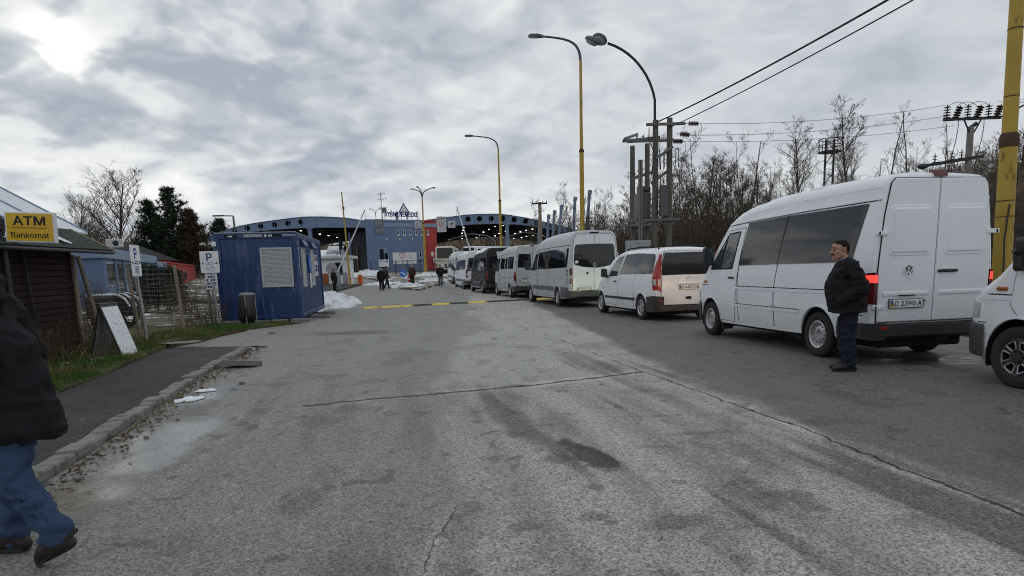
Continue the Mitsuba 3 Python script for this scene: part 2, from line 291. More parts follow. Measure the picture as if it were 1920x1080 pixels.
class Body:
    def __init__(s, top, bot, plan, tum, rc, x0, x1, re=.07, crown=.03, wheels=(), ra=.40):
        s.zt = PchipInterpolator(*zip(*top)); s.zb = PchipInterpolator(*zip(*bot)); s.pl = PchipInterpolator(*zip(*plan)); s.tu = PchipInterpolator(*zip(*tum))
        s.rc, s.x0, s.x1, s.re, s.crown, s.wheels, s.ra = rc, x0, x1, re, crown, wheels, ra
    def inset(s, x):
        t = np.clip((s.x0 + s.re - np.asarray(x, float)) / s.re, 0, 1); return s.re * (1 - np.sqrt(1 - np.minimum(t, 1) ** 2))
    def ztop(s, x): return s.zt(x) - s.inset(x)
    def Y(s, x, z): return s.pl(x) * s.tu(z) - s.inset(x)
    def r(s, x): return np.minimum(s.rc, .42 * (s.ztop(x) - s.zb(x)))
    def S(s, x, z):
        x, z = np.asarray(x, float), np.asarray(z, float)
        y, r, zt = s.Y(x, z), s.r(x), s.ztop(x)
        q = np.clip((z - (zt - r)) / r, 0, .999); return y - r * .9 * (1 - np.sqrt(1 - q * q))
    def top(s, x, y):
        x, y = np.asarray(x, float), np.abs(np.asarray(y, float)); r, zt = s.r(x), s.ztop(x); yt = s.Y(x, zt - r * .3)
        q = np.clip((y - (yt - r * .9)) / (r * .9), 0, .995); yi = np.maximum(yt - r * .9, .05)
        return zt - r * (1 - np.sqrt(1 - q * q)) + s.crown * np.clip(1 - (y / yi) ** 2, 0, 1)
    def mesh(s):
        xs = np.unique(np.concatenate([s.x0 + s.re * (1 - np.cos(np.linspace(0, PI / 2, 6))), np.linspace(s.x0 + s.re, s.x1 - .6, 30), np.linspace(s.x1 - .6, s.x1 - .12, 14), np.linspace(s.x1 - .12, s.x1, 10)]))
        rings = []
        for x in xs:
            zb, zt, r = float(s.zb(x)), float(s.ztop(x)), float(s.r(x))
            z = np.concatenate([np.linspace(zb, zt - r, 16), zt - r + r * np.sin(np.linspace(0, PI / 2 * .95, 9))[1:]])
            y = s.S(x, z); yi = y[-1]; yr = np.linspace(yi, 0, 6)[1:]
            zr = z[-1] + (zt - z[-1]) * (1 - (yr / max(yi, 1e-4)) ** 2) + s.crown * (1 - (yr / max(yi, 1e-4)) ** 2)
            L = np.concatenate([np.stack([y * 0 + x, y, z], 1), np.stack([yr * 0 + x, yr, zr], 1)])
            Rr = L[:-1][::-1] * [1, -1, 1]
            rings.append(np.vstack([L, Rr]))
        k = len(rings[0]); V = np.vstack(rings); i = np.arange(k); j = (i + 1) % k; F = []
        for q in range(len(rings) - 1):
            F += [np.stack([q * k + i, (q + 1) * k + i, (q + 1) * k + j], 1), np.stack([q * k + i, (q + 1) * k + j, q * k + j], 1)]
        V = np.vstack([V, rings[0].mean(0), rings[-1].mean(0)]); n = len(V)
        F += [np.stack([i, j, i * 0 + n - 2], 1), np.stack([(len(rings) - 1) * k + j, (len(rings) - 1) * k + i, i * 0 + n - 1], 1)]
        F = np.vstack(F)
        m = trimesh.Trimesh(V, F, process=False)
        if m.volume < 0: m.invert()
        body = tm(m)
        for (wx, wz) in s.wheels:
            for sg in (1, -1):
                c = m3.Manifold.cylinder(.75, s.ra, s.ra, 48).rotate((-90, 0, 0)).translate((wx, sg * .985 - .375 + (-.0), wz)) if False else m3.Manifold.cylinder(.8, s.ra, s.ra, 48, True).rotate((90, 0, 0)).translate((wx, sg * 1.02, wz))
                body = body - c
        return mt(body)
    def panel(s, poly, off, side=1, thick=.02, step=.14):
        """A sheet that follows the flank, its outline given in (x, z)."""
        poly = poly if hasattr(poly, 'exterior') else Polygon(poly)
        x0, z0, x1, z1 = poly.bounds; V, F = [], []
        nx, nz = max(1, math.ceil((x1 - x0) / step)), max(1, math.ceil((z1 - z0) / step))
        for a in range(nx):
            for b in range(nz):
                q = poly.intersection(sbox(x0 + (x1 - x0) * a / nx, z0 + (z1 - z0) * b / nz, x0 + (x1 - x0) * (a + 1) / nx, z0 + (z1 - z0) * (b + 1) / nz))
                for g in getattr(q, 'geoms', [q]):
                    if g.geom_type != 'Polygon' or g.area < 1e-7: continue
                    v, f = trimesh.creation.triangulate_polygon(g, engine='earcut'); F.append(np.asarray(f) + sum(map(len, V))); V.append(np.asarray(v))
        V, F = np.vstack(V), np.vstack(F)
        u, inv = np.unique(np.round(V, 5), axis=0, return_inverse=True); F = inv.ravel()[F]; V = u
        F = F[(F[:, 0] != F[:, 1]) & (F[:, 1] != F[:, 2]) & (F[:, 0] != F[:, 2])]
        ar = np.cross(V[F[:, 1]] - V[F[:, 0]], V[F[:, 2]] - V[F[:, 0]]); F[ar < 0] = F[ar < 0][:, ::-1]
        y = s.S(V[:, 0], V[:, 1])
        O = np.stack([V[:, 0], side * (y + off), V[:, 1]], 1); I = np.stack([V[:, 0], side * (y + off - thick), V[:, 1]], 1)
        E = np.vstack([F[:, [0, 1]], F[:, [1, 2]], F[:, [2, 0]]]); c = {}
        for e in map(tuple, E): c[e] = 1
        bd = np.array([e for e in c if (e[1], e[0]) not in c]); n = len(V)
        W = np.vstack([np.stack([bd[:, 0], bd[:, 1] + n, bd[:, 1]], 1), np.stack([bd[:, 0], bd[:, 0] + n, bd[:, 1] + n], 1)])
        # walls get vertices of their own so that the rim stays a crisp edge
        FF = np.vstack([F, W])
        if side > 0: FF = FF[:, ::-1]
        return trimesh.Trimesh(np.vstack([O, I]), FF, process=False)
    def ribbon(s, pts, w, off, side=1, thick=.012):
        return s.panel(LineString(pts).buffer(w / 2, cap_style=2, join_style=1), off, side, thick, .2)
    def sheet(s, poly, off, thick=.02, step=.12):
        """A sheet that follows the roof, bonnet or windscreen, its outline given in (x, y)."""
        poly = poly if hasattr(poly, 'exterior') else Polygon(poly)
        x0, y0, x1, y1 = poly.bounds; V, F = [], []
        nx, ny = max(1, math.ceil((x1 - x0) / step)), max(1, math.ceil((y1 - y0) / step))
        for a in range(nx):
            for b in range(ny):
                q = poly.intersection(sbox(x0 + (x1 - x0) * a / nx, y0 + (y1 - y0) * b / ny, x0 + (x1 - x0) * (a + 1) / nx, y0 + (y1 - y0) * (b + 1) / ny))
                for g in getattr(q, 'geoms', [q]):
                    if g.geom_type != 'Polygon' or g.area < 1e-7: continue
                    v, f = trimesh.creation.triangulate_polygon(g, engine='earcut'); F.append(np.asarray(f) + sum(map(len, V))); V.append(np.asarray(v))
        V, F = np.vstack(V), np.vstack(F)
        u, inv = np.unique(np.round(V, 5), axis=0, return_inverse=True); F = inv.ravel()[F]; V = u
        F = F[(F[:, 0] != F[:, 1]) & (F[:, 1] != F[:, 2]) & (F[:, 0] != F[:, 2])]
        ar = np.cross(V[F[:, 1]] - V[F[:, 0]], V[F[:, 2]] - V[F[:, 0]]); F[ar < 0] = F[ar < 0][:, ::-1]
        z = s.top(V[:, 0], V[:, 1]); n = len(V)
        E = np.vstack([F[:, [0, 1]], F[:, [1, 2]], F[:, [2, 0]]]); c = set(map(tuple, E)); bd = np.array([e for e in c if (e[1], e[0]) not in c])
        W = np.vstack([np.stack([bd[:, 0], bd[:, 1] + n, bd[:, 1]], 1), np.stack([bd[:, 0], bd[:, 0] + n, bd[:, 1] + n], 1)])
        return trimesh.Trimesh(np.vstack([np.column_stack([V, z + off]), np.column_stack([V, z + off - thick])]), np.vstack([F, W]), process=False)
    def wrap(s, prof, xa, ya=None, half=0, n=26):
        """A band round the nose: prof = (z, offset) pairs; from x = xa on one flank round to the other (half=+1/-1: one side only, up to |y| = ya)."""
        xs = xa + (s.x1 - xa) * np.sin(np.linspace(0, PI / 2, n)); zr = np.mean([p[0] for p in prof])
        p = np.stack([xs, s.Y(xs, np.full_like(xs, zr))], 1)
        if ya is not None: p = p[p[:, 1] >= ya]
        if not half: p = np.vstack([p[:-1] if p[-1, 1] < .02 else p, (p * [1, -1])[::-1]])
        t = np.gradient(p, axis=0); t /= np.linalg.norm(t, axis=1, keepdims=True) + 1e-9; nrm = np.stack([-t[:, 1], t[:, 0]], 1) * -1
        if (nrm[0] @ [0, 1]) < 0: nrm = -nrm
        R = [np.column_stack([p + nrm * o, np.full(len(p), z)]) for z, o in prof]
        k = len(p); V = np.vstack(R); F = []
        q = np.arange(k - 1)
        for a in range(len(prof) - 1): F += [np.stack([a * k + q, a * k + q + 1, (a + 1) * k + q + 1], 1), np.stack([a * k + q, (a + 1) * k + q + 1, (a + 1) * k + q], 1)]
        m = trimesh.Trimesh(V, np.vstack(F), process=False)
        if half < 0: m = xf(m, sc(1, -1, 1))
        return m

TOY = frame((0, 0, 0), (1, 0, 0), (0, 0, -1), (0, 1, 0))          # an axis along z turned to point along +y
def tyre_mesh(R=.34, w=.21, rim=.205):
    h = w / 2
    p = [(rim, -h * .8), (rim + .012, -h * .96), (rim + .05, -h * 1.04), (R - .045, -h * 1.0), (R - .014, -h * .86), (R - .002, -h * .72)]
    for a in (-.42, -.12, .18, .48):
        p += [(R, h * (a - .10)), (R, h * (a - .03)), (R - .010, h * (a - .02)), (R - .010, h * (a + .05)), (R, h * (a + .06))]
    p += [(R - .002, h * .72), (R - .014, h * .86), (R - .045, h * 1.0), (rim + .05, h * 1.04), (rim + .03, h * 1.0), (rim + .012, h * .96), (rim, h * .8)]
    return lathe(p, 44)
def rim_mesh(kind, rim=.205, w=.21):
    h = w / 2
    if kind == 'steel':
        cs = m3.CrossSection([[(0, .022), (.052, .026), (.060, .050), (.085, .056), (.110, .050), (.150, .030), (.178, .034), (.188, .075), (rim, .086), (rim + .006, .094), (rim - .004, .100), (.178, .086), (.172, .050), (.150, .046), (.112, .066), (.085, .074), (.055, .068), (.048, .046), (0, .044)]])
        m = cs.revolve(56)
        for k in range(12):
            a = k * PI / 6
            m -= m3.Manifold.cylinder(.2, 1, 1, 14, True).scale((.025, .018, 1)).rotate((0, 0, math.degrees(a))).translate((.140 * math.cos(a), .140 * math.sin(a), .05))
        for k in range(6):
            a = k * PI / 3 + .3
            m += m3.Manifold.cylinder(.018, .010, .010, 6).translate((.085 * math.cos(a), .085 * math.sin(a), .068))
        return mt(m)
    ring = m3.CrossSection([[(.178, .0), (rim, .07), (rim + .006, .092), (rim - .006, .100), (.180, .082)]]).revolve(56)
    hub = m3.Manifold.cylinder(.05, .062, .052, 28).translate((0, 0, .04))
    m = ring + hub
    if kind == 'alloy5':
        for k in range(5):
            a = k * 72
            sp = m3.Manifold.hull_points([(x, y * s_, z) for x, y, z in ((.04, .030, .045), (.04, .030, .085), (.186, .026, .055), (.186, .022, .088)) for s_ in (1, -1)])
            m += sp.rotate((0, 0, a))
    elif kind == 'alloy10':
        for k in range(5):
            for da in (-11, 11):
                sp = m3.Manifold.hull_points([(x, y * s_, z) for x, y, z in ((.04, .014, .05), (.04, .014, .085), (.188, .012, .055), (.188, .009, .088)) for s_ in (1, -1)])
                m += sp.rotate((0, 0, k * 72 + da))
    else:
        for k in range(6):
            sp = m3.Manifold.hull_points([(x, y * s_, z) for x, y, z in ((.04, .022, .045), (.04, .022, .080), (.188, .036, .060), (.188, .030, .090)) for s_ in (1, -1)])
            m += sp.rotate((0, 0, k * 60 + 30))
    return mt(m)
def rim_trim_mesh():
    """Bright milled lines along the edges of six dark spokes."""
    L = []
    for k in range(6):
        a = math.radians(k * 60 + 30); R = rz(a); e = math.radians(19)
        P = [(.088, .020, .079), (.130, .025, .085), (.176, .032, .094)]
        for sg in (1, -1): L.append(xf(tube([(x, sg * y, z) for x, y, z in P], .0065, 5), R))
        b = math.radians(60 - 2 * 10.5)
        arc = [(.177 * math.cos(t), .177 * math.sin(t), .094) for t in np.linspace(math.radians(10.5), math.radians(10.5) + b, 7)]
        L.append(xf(tube(arc, .0065, 5), R))
        L.append(xf(tube([(.088, .020, .079), (.088 * math.cos(math.radians(30)), .088 * math.sin(math.radians(30)), .074), (.088 * math.cos(math.radians(60)) + .02 * math.sin(math.radians(60)), .088 * math.sin(math.radians(60)) - .02 * math.cos(math.radians(60)), .079)], .0035, 5), R))
    return cat_(L)
DISC = lathe([(0, .0), (.15, .0), (.18, -.02), (.18, -.05), (0, -.05)], 30)
RIMS = {}
def add_wheels(K, axles, half, R=.34, rim='steel', w=.21):
    ty = tyre_mesh(R, w)
    if rim not in RIMS: RIMS[rim] = rim_mesh('six' if rim == 'black6' else rim)
    for wx in axles:
        for sg in (1, -1):
            M = tr(wx, sg * (half - w / 2), R) @ (np.eye(4) if sg > 0 else rz(PI)) @ TOY
            i = K.add('wheel', xf(DISC, M), 'seam_dark', smooth=40)
            K.add('tyre', xf(ty, M), 'tyre_rubber', i, smooth=35)
            j = K.add('rim', xf(RIMS[rim], M), {'steel': 'steel_rim', 'black6': 'black_rim'}.get(rim, 'alloy_rim'), i, smooth=30)
            if rim == 'black6' and sg > 0: K.add('rim_trim', xf(rim_trim_mesh(), M), 'alloy_rim', i, smooth=60)
def arch_liners(K, B, R, floor=.30):
    for wx, wz in B.wheels:
        for sg in (1, -1):
            a = np.linspace(-.35, PI + .35, 26); ro = B.ra - .003
            yo = sg * (float(B.S(wx, .6)) - .03); yi = sg * .60
            V = np.vstack([np.stack([wx + ro * np.cos(a), a * 0 + yo, wz + ro * np.sin(a)], 1), np.stack([wx + ro * np.cos(a), a * 0 + yi + .03 * sg, wz + ro * np.sin(a)], 1), [[wx, yi + .031 * sg, wz]]])
            k = len(a); q = np.arange(k - 1)
            F = np.vstack([np.stack([q, q + 1, k + q + 1], 1), np.stack([q, k + q + 1, k + q], 1), np.stack([k + q, k + q + 1, q * 0 + 2 * k], 1)])
            K.add('wheel_arch', trimesh.Trimesh(V, F, process=False), 'seam_dark')
def emblem(kind, r=.055):
    ring = prism(Point(0, 0).buffer(r, 24).difference(Point(0, 0).buffer(r * .86, 24)), .008)
    bar = lambda p, q, w: prism(LineString([p, q]).buffer(w, cap_style=2), .007)
    if kind == 'vw':
        a = r * .78
        L = [bar((-.42 * a, .95 * a), (0, .12 * a), .09 * a), bar((.42 * a, .95 * a), (0, .12 * a), .09 * a),
             bar((-.95 * a, .40 * a), (-.40 * a, -.92 * a), .09 * a), bar((-.40 * a, -.92 * a), (0, -.02 * a), .09 * a), bar((.95 * a, .40 * a), (.40 * a, -.92 * a), .09 * a), bar((.40 * a, -.92 * a), (0, -.02 * a), .09 * a)]
    else:
        L = [prism(Polygon([(0, 0), (.16 * r * math.cos(t + .6), .16 * r * math.sin(t + .6)), (r * .9 * math.cos(t), r * .9 * math.sin(t)), (.16 * r * math.cos(t - .6), .16 * r * math.sin(t - .6))]), .008) for t in (PI / 2, PI / 2 + 2 * PI / 3, PI / 2 - 2 * PI / 3)]
    return cat_([ring] + L)
def rear_frame(x, y, z): return frame((x, y, z), (0, -1, 0), (0, 0, 1), (-1, 0, 0))     # drawing plane seen from behind the vehicle
def bevel_plate(poly, h, b):
    poly = poly if hasattr(poly, 'exterior') else Polygon(poly)
    q = poly.buffer(-b, join_style=1)
    return hull([(x, y, z) for x, y in list(poly.exterior.coords)[:-1] for z in (0, h - b)] + [(x, y, h) for x, y in list(q.exterior.coords)[:-1]])
def rrect(w, h, r, x=0, y=0): return sbox(x - w / 2 + r, y - h / 2 + r, x + w / 2 - r, y + h / 2 - r).buffer(r, 6)
def plate(K, x, y, z, s, band=True):
    i = K.add('number_plate', xf(bevel_plate(rrect(.535, .125, .012), .012, .003), rear_frame(x, y, z)), 'ink_black')
    K.add('plate_face', xf(bevel_plate(rrect(.515, .107, .008), .004, .001), rear_frame(x - .0125, y, z)), 'plate_white', i)
    K.add('lettering', xf(text(s, .066, .003, True), rear_frame(x - .0165, y - .012, z)), 'ink_black', i)
    if band:
        K.add('flag_blue', xf(prism(sbox(-.25, .002, -.212, .045), .002), rear_frame(x - .0165, y, z)), 'bright_blue', i)
        K.add('flag_yellow', xf(prism(sbox(-.25, -.045, -.212, .002), .002), rear_frame(x - .0165, y, z)), 'sign_yellow', i)
    return i
def snow_patch(x0, x1, hw, seed, cut=.5, step=.09):
    """An irregular outline for thin snow on a roof."""
    r = rng(seed); a = np.linspace(0, 2 * PI, 40, endpoint=False); ph = r.random(6) * 6
    k = 1 + cut * .30 * (np.sin(3 * a + ph[0]) + .7 * np.sin(5 * a + ph[1]) + .6 * np.sin(9 * a + ph[2]) + .5 * np.sin(14 * a + ph[3])) / 1.6
    cx, hx = (x0 + x1) / 2, (x1 - x0) / 2
    s = lambda v, p: np.sign(v) * np.abs(v) ** p
    return Polygon(np.stack([cx + hx * np.minimum(k, 1.0) * s(np.cos(a), .5), hw * np.minimum(k, 1.0) * s(np.sin(a), .5)], 1)).buffer(0)

T1N_TOP = [(-1.10, 2.525), (-.9, 2.545), (0, 2.56), (1.24, 2.54), (2.07, 2.475), (2.60, 2.40), (2.90, 2.30), (3.08, 2.19), (3.30, 1.93), (3.72, 1.46), (3.88, 1.28), (4.05, 1.16), (4.25, 1.03), (4.38, .92), (4.45, .80), (4.50, .62)]
def t1n_body():
    return Body(T1N_TOP, [(-1.1, .40), (-.6, .34), (3, .30), (4.0, .30), (4.5, .36)],
                [(-1.1, .945), (-.6, .965), (2.9, .965), (3.5, .955), (3.9, .935), (4.12, .90), (4.26, .83), (4.36, .72), (4.44, .54), (4.48, .34), (4.50, .12)],
                [(.25, .955), (.5, .98), (.75, 1.0), (1.0, 1.0), (1.3, .985), (1.6, .955), (2.2, .865), (2.65, .79)], .17, -1.10, 4.50, wheels=((0, .34), (3.55, .34)), ra=.425)
def t1n_kit(rear='panel', rim='steel', plate_text='AO 2390 AT', windows='wide', mark='vw', mz=0., my=0.):
    K, B = Kit(), t1n_body()
    body = K.add('body', B.mesh(), 'PAINT', smooth=32); arch_liners(K, B, .34)
    K.add('underbody', bx(-.95, 4.2, -.66, .66, .22, .42, .03), 'seam_dark'); K.add('added_shade_pan', bx(.5, 3.05, -.90, .90, .26, .42, .03), 'seam_dark')  # wide lower slab added to block light and deepen the shadow under the van
    for sx, sy in ((-.5, .3), (1.4, -.25), (-.9, -.1)): K.add('exhaust', tube([(sx, sy, .26), (sx + .9, sy + .05, .24)], .05, 10), 'seam_dark') if sx == -.9 else None
    add_wheels(K, (0, 3.55), .955, rim=rim)
    for wx in (0, 3.55): K.add('mud_flap', bx(wx - .49, wx - .465, .70, .93, .16, .42, .006), 'dark_plastic')
    # drip rail between body and raised roof, rubbing strips, sill
    for sg in (1, -1):
        rail = K.add('roof_rail', B.ribbon([(-1.06, 2.235), (.5, 2.225), (2.2, 2.19), (2.98, 2.16)], .030, .014, sg), 'PAINT', smooth=40)
        K.add('rail_seam', B.ribbon([(-1.06, 2.212), (.5, 2.202), (2.2, 2.167), (2.96, 2.137)], .012, .005, sg), 'seam_dark', rail)
        K.add('roof_rail', B.ribbon([(-1.0, 2.385), (1.0, 2.375), (2.35, 2.315)], .022, .006, sg), 'PAINT', smooth=40)
        for z, w in ((.985, .018), (.66, .014)):
            zz = lambda x: z + (.012 if x < 1 else 0)
            segs = ((-1.0, -.47), (.47, 3.08), (3.98, 4.2)) if z < .8 else ((-1.02, 4.16),)
            for a, b in segs:
                i = K.add('side_moulding', B.ribbon([(a, z), (b, z)], .05, .010, sg), 'PAINT', smooth=40)
                K.add('moulding_seam', B.ribbon([(a, z + .032), (b, z + .032)], w * .8, .004, sg), 'seam_dark', i)
        # doors: a dark gap all round, the leaf standing a little proud of it
        door = Polygon([(2.36, 2.07), (2.98, 2.04), (3.10, 1.95), (3.62, 1.36), (3.66, .90), (3.55, .78), (3.30, .72), (3.13, .56), (3.07, .36), (2.56, .35), (2.50, 1.0)])
        seal = K.add('door_seal', B.panel(door.buffer(.011), .003, sg), 'seam_dark', smooth=40)
        d = K.add('front_door', B.panel(door.difference(sbox(0, 0, 9, .30)), .007, sg), 'PAINT', smooth=40)
        gl = Polygon([(2.53, 1.995), (2.93, 1.975), (3.53, 1.345), (2.68, 1.355)])
        fr = K.add('window_frame', B.panel(gl.buffer(.028, join_style=1), .011, sg), 'seam_dark', d, smooth=40)
        K.add('window', B.panel(gl, .015, sg), 'clear_glass_dark', d, smooth=40)
        K.add('window_bar', B.ribbon([(2.97, 1.95), (3.12, 1.345)], .045, .02, sg), 'seam_dark', d, smooth=40)
        hd = xf(bevel_plate(rrect(.20, .036, .016), .028, .008), frame((2.68, sg * (float(B.S(2.68, 1.17)) + .006), 1.17), (1, 0, 0), (0, 0, sg * 1.0), (0, -sg * -1.0, 0)) if False else tr(2.68, sg * (float(B.S(2.68, 1.17)) + .018), 1.17))
        K.add('door_handle', bx(2.58, 2.78, min(sg * (float(B.S(2.68, 1.17)) - .0), sg * (float(B.S(2.68, 1.17)) + .032)), max(sg * (float(B.S(2.68, 1.17)) - .0), sg * (float(B.S(2.68, 1.17)) + .032)), 1.152, 1.188, .010), 'dark_plastic', d)
        for pts in ([(1.02, 2.19), (1.15, 1.39), (1.22, .98), (1.20, .36)], [(2.27, 2.17), (2.44, 1.38), (2.45, .98), (2.41, .36)]):
            K.add('panel_seam', B.ribbon(pts, .014, .0045, sg), 'seam_dark', smooth=40)
        if windows == 'wide':
            for nm, q in (('side_window', [(-.86, 2.185), (1.005, 2.175), (1.135, 1.405), (-.70, 1.415)]), ('side_window', [(1.035, 2.175), (2.24, 2.150), (2.42, 1.395), (1.165, 1.405)])):
                fr = K.add(nm, B.panel(Polygon(q), .010, sg), 'tinted_glass', smooth=40)
        else:
            for q in ([(-.80, 2.02), (.42, 2.02), (.42, 1.46), (-.80, 1.46)], [(.62, 2.02), (1.02, 2.02), (1.12, 1.46), (.62, 1.46)], [(1.25, 2.02), (2.20, 2.02), (2.32, 1.46), (1.30, 1.46)]):
                q = Polygon(q).buffer(-.05).buffer(.05)
                fr = K.add('side_window', B.panel(q.buffer(.018), .006, sg), 'seam_dark', smooth=40)
                K.add('pane', B.panel(q, .010, sg), 'tinted_glass', fr, smooth=40)
        K.add('side_indicator', bx(3.72, 3.86, min(sg * (float(B.S(3.78, 1.06)) - .01), sg * (float(B.S(3.78, 1.06)) + .022)), max(sg * (float(B.S(3.78, 1.06)) - .01), sg * (float(B.S(3.78, 1.06)) + .022)), 1.06, 1.105, .012), 'lamp_amber')
        # mirror on its arm
        mo = sg * (float(B.S(3.45, 1.5)))
        mk = K.add('mirror', xf(bevel_plate(rrect(.19, .36, .05), .13, .03), frame((3.46, mo + sg * (.11 + my), 1.585 + mz), (0, 1, 0), (0, 0, 1), (1, 0, 0))), 'dark_plastic')
        K.add('mirror_arm', tube([(3.45, mo - sg * .03, 1.44), (3.50, mo + sg * .12, 1.46), (3.52, mo + sg * .2, 1.50)], .035, 8), 'dark_plastic', mk, smooth=50)
        K.add('mirror_glass', xf(bevel_plate(rrect(.14, .29, .03), .006, .002), frame((3.458, mo + sg * (.11 + my), 1.585 + mz), (0, -1, 0), (0, 0, 1), (-1, 0, 0))), 'clear_glass_dark', mk)
        # headlamp and wheel-arch lip
        hl = K.add('headlight', B.wrap([(.74, .004), (.76, .014), (.90, .006), (.965, -.022), (.99, -.06)], 4.10, .40, sg), 'lamp_clear', smooth=60)
        K.add('headlight_seam', B.wrap([(.985, -.055), (1.00, -.05), (1.015, -.07)], 4.07, .38, sg), 'seam_dark', hl)
        a = np.linspace(-.15, PI + .1, 24)
        for wx in (0, 3.55):
            P = [(wx + .437 * math.cos(t), .34 + .437 * math.sin(t)) for t in a if .34 + .437 * math.sin(t) > .34]
            K.add('arch_lip', B.ribbon(P, .030, .012, sg), 'PAINT', smooth=40)
        K.add('tail_light', hull([(-1.125, sg * y, z) for y in (.858, .900) for z in (.84, 1.27)] + [(-1.06, sg * .952, z) for z in (.85, 1.26)] + [(-1.0, sg * y, z) for y in (.86, .950) for z in (.85, 1.26)]), 'lamp_dark_red')
        K.add('brake_light', hull([(-1.130, sg * y, z) for y in (.860, .902) for z in (1.13, 1.235)] + [(-1.062, sg * .957, z) for z in (1.135, 1.23)] + [(-1.02, sg * y, z) for y in (.87, .955) for z in (1.135, 1.23)]), 'LIT_RED')
        K.add('rear_corner', hull([(-1.15, sg * y, z) for y in (.7, .93) for z in (.36, .585)] + [(-.47, sg * .966, .38), (-.47, sg * .966, .585), (-1.0, sg * .975, .37), (-1.0, sg * .975, .585), (-.47, sg * .8, .38), (-.47, sg * .8, .585)]), 'dark_plastic')
        K.add('reflector', bx(-1.165, -1.15, sg * .74 - .05, sg * .74 + .05, .50, .54, .004), 'lamp_red')
    # tail: two leaves, each with pressed panels
    leafL = Polygon([(-.835, .60), (-.006, .60), (-.006, 2.485), (-.66, 2.485), (-.715, 2.42), (-.79, 2.0), (-.845, 1.3)])
    for sg in (1, -1):
        Lf = Polygon([(-sg * x * -1 if False else (x if sg > 0 else -x), z) for x, z in leafL.exterior.coords])
        K.add('rear_door_seal', xf(prism(Lf.buffer(.010, join_style=1), .012), rear_frame(-1.10, 0, 0)), 'seam_dark')
        d = K.add('rear_door', xf(bevel_plate(Lf, .030, .010), rear_frame(-1.10, 0, 0)), 'PAINT', smooth=30)
        if rear == 'panel':
            pr = rrect(.60, .63, .06, -sg * .415, 1.81)
            K.add('door_groove', xf(bevel_plate(pr.buffer(.02), .012, .010), rear_frame(-1.1285, 0, 0)), 'PAINT', d, smooth=25)
            K.add('door_pressing', xf(bevel_plate(pr.buffer(-.022), .018, .014), rear_frame(-1.1385, 0, 0)), 'PAINT', d, smooth=25)
        else:
            q = Polygon([(-sg * .745, 1.50), (-sg * .12, 1.50), (-sg * .12, 2.12), (-sg * .70, 2.12)]).buffer(-.05).buffer(.05)
            f = K.add('window_seal', xf(bevel_plate(q.buffer(.02), .006, .002), rear_frame(-1.129, 0, 0)), 'seam_dark', d)
            K.add('window', xf(bevel_plate(q, .005, .002), rear_frame(-1.134, 0, 0)), 'tinted_glass', d)
        K.add('door_pressing', xf(bevel_plate(rrect(.70, .055, .02, -sg * .43, .975), .018, .009), rear_frame(-1.1285, 0, 0)), 'PAINT', d, smooth=25)
        for z in (1.78, .80, 2.3) if sg > 0 else (1.78, .80):
            if z > 2: continue
            hg = K.add('hinge', bx(-1.155, -1.12, sg * .75 if sg > 0 else -.93, .93 if sg > 0 else -.75, z - .03, z + .03, .008), 'PAINT', d)
            K.add('hinge_pin', bx(-1.162, -1.154, sg * .885 - .012, sg * .885 + .012, z - .022, z + .022, .003), 'seam_dark', d)
        if sg < 0: K.add('door_handle', bx(-1.165, -1.128, -.33, -.03, 1.245, 1.285, .012), 'dark_plastic', d)
        if sg < 0: K.add('lock_plate', bx(-1.145, -1.128, -.24, -.12, 1.285, 1.31, .005), 'PAINT', d)
    if mark: K.add('emblem_disc', xf(prism(Point(0, 0).buffer(.074, 24), .006), rear_frame(-1.129, .41, 1.285)), 'moulding_grey'); K.add('emblem', xf(emblem(mark, .078), rear_frame(-1.134, .41, 1.285)), 'chrome')
    K.add('plate_lamp', bx(-1.16, -1.13, .30, .55, .945, .962, .004), 'dark_plastic')
    plate(K, -1.142, .42, .845, plate_text)
    K.add('top_brake_light', hull([(-1.13, y, z) for y in (-.085, .085) for z in (2.505, 2.545)] + [(-.99, y, 2.545) for y in (-.08, .08)] + [(-.99, y, 2.605) for y in (-.07, .07)] + [(-1.10, y, 2.595) for y in (-.07, .07)]), 'lamp_dark_red')
    K.add('rear_bumper', hull([(-1.16, y, z) for y in (-.86, .86) for z in (.41, .55)] + [(-1.09, y, z) for y in (-.93, .93) for z in (.37, .58)]), 'dark_plastic')
    K.add('tow_hook', tube([(-1.0, -.1, .36), (-1.2, -.1, .33), (-1.25, -.1, .36), (-1.25, -.1, .42)], .022, 8), 'seam_dark')
    # nose
    K.add('windscreen', B.sheet([(3.06, -.62), (3.06, .62), (3.70, .78), (3.70, -.78)], .006), 'clear_glass_dark', smooth=40)
    K.add('grille', B.wrap([(.70, .004), (.72, .012), (.86, .002), (.90, -.01)], 4.40), 'dark_plastic', smooth=40)
    K.add('front_bumper', B.wrap([(.28, -.04), (.30, .015), (.36, .028), (.60, .036), (.665, .030), (.69, .006), (.69, -.05)], 4.0), 'BUMPER', smooth=45)
    return K, B
def side_bits(K, B, sg, z, x, half):
    """Door handle at (x, z)."""
    y = float(B.S(x, z)); return bx(x - .10, x + .10, min(sg * y, sg * (y + .03)), max(sg * y, sg * (y + .03)), z - .018, z + .018, .010)
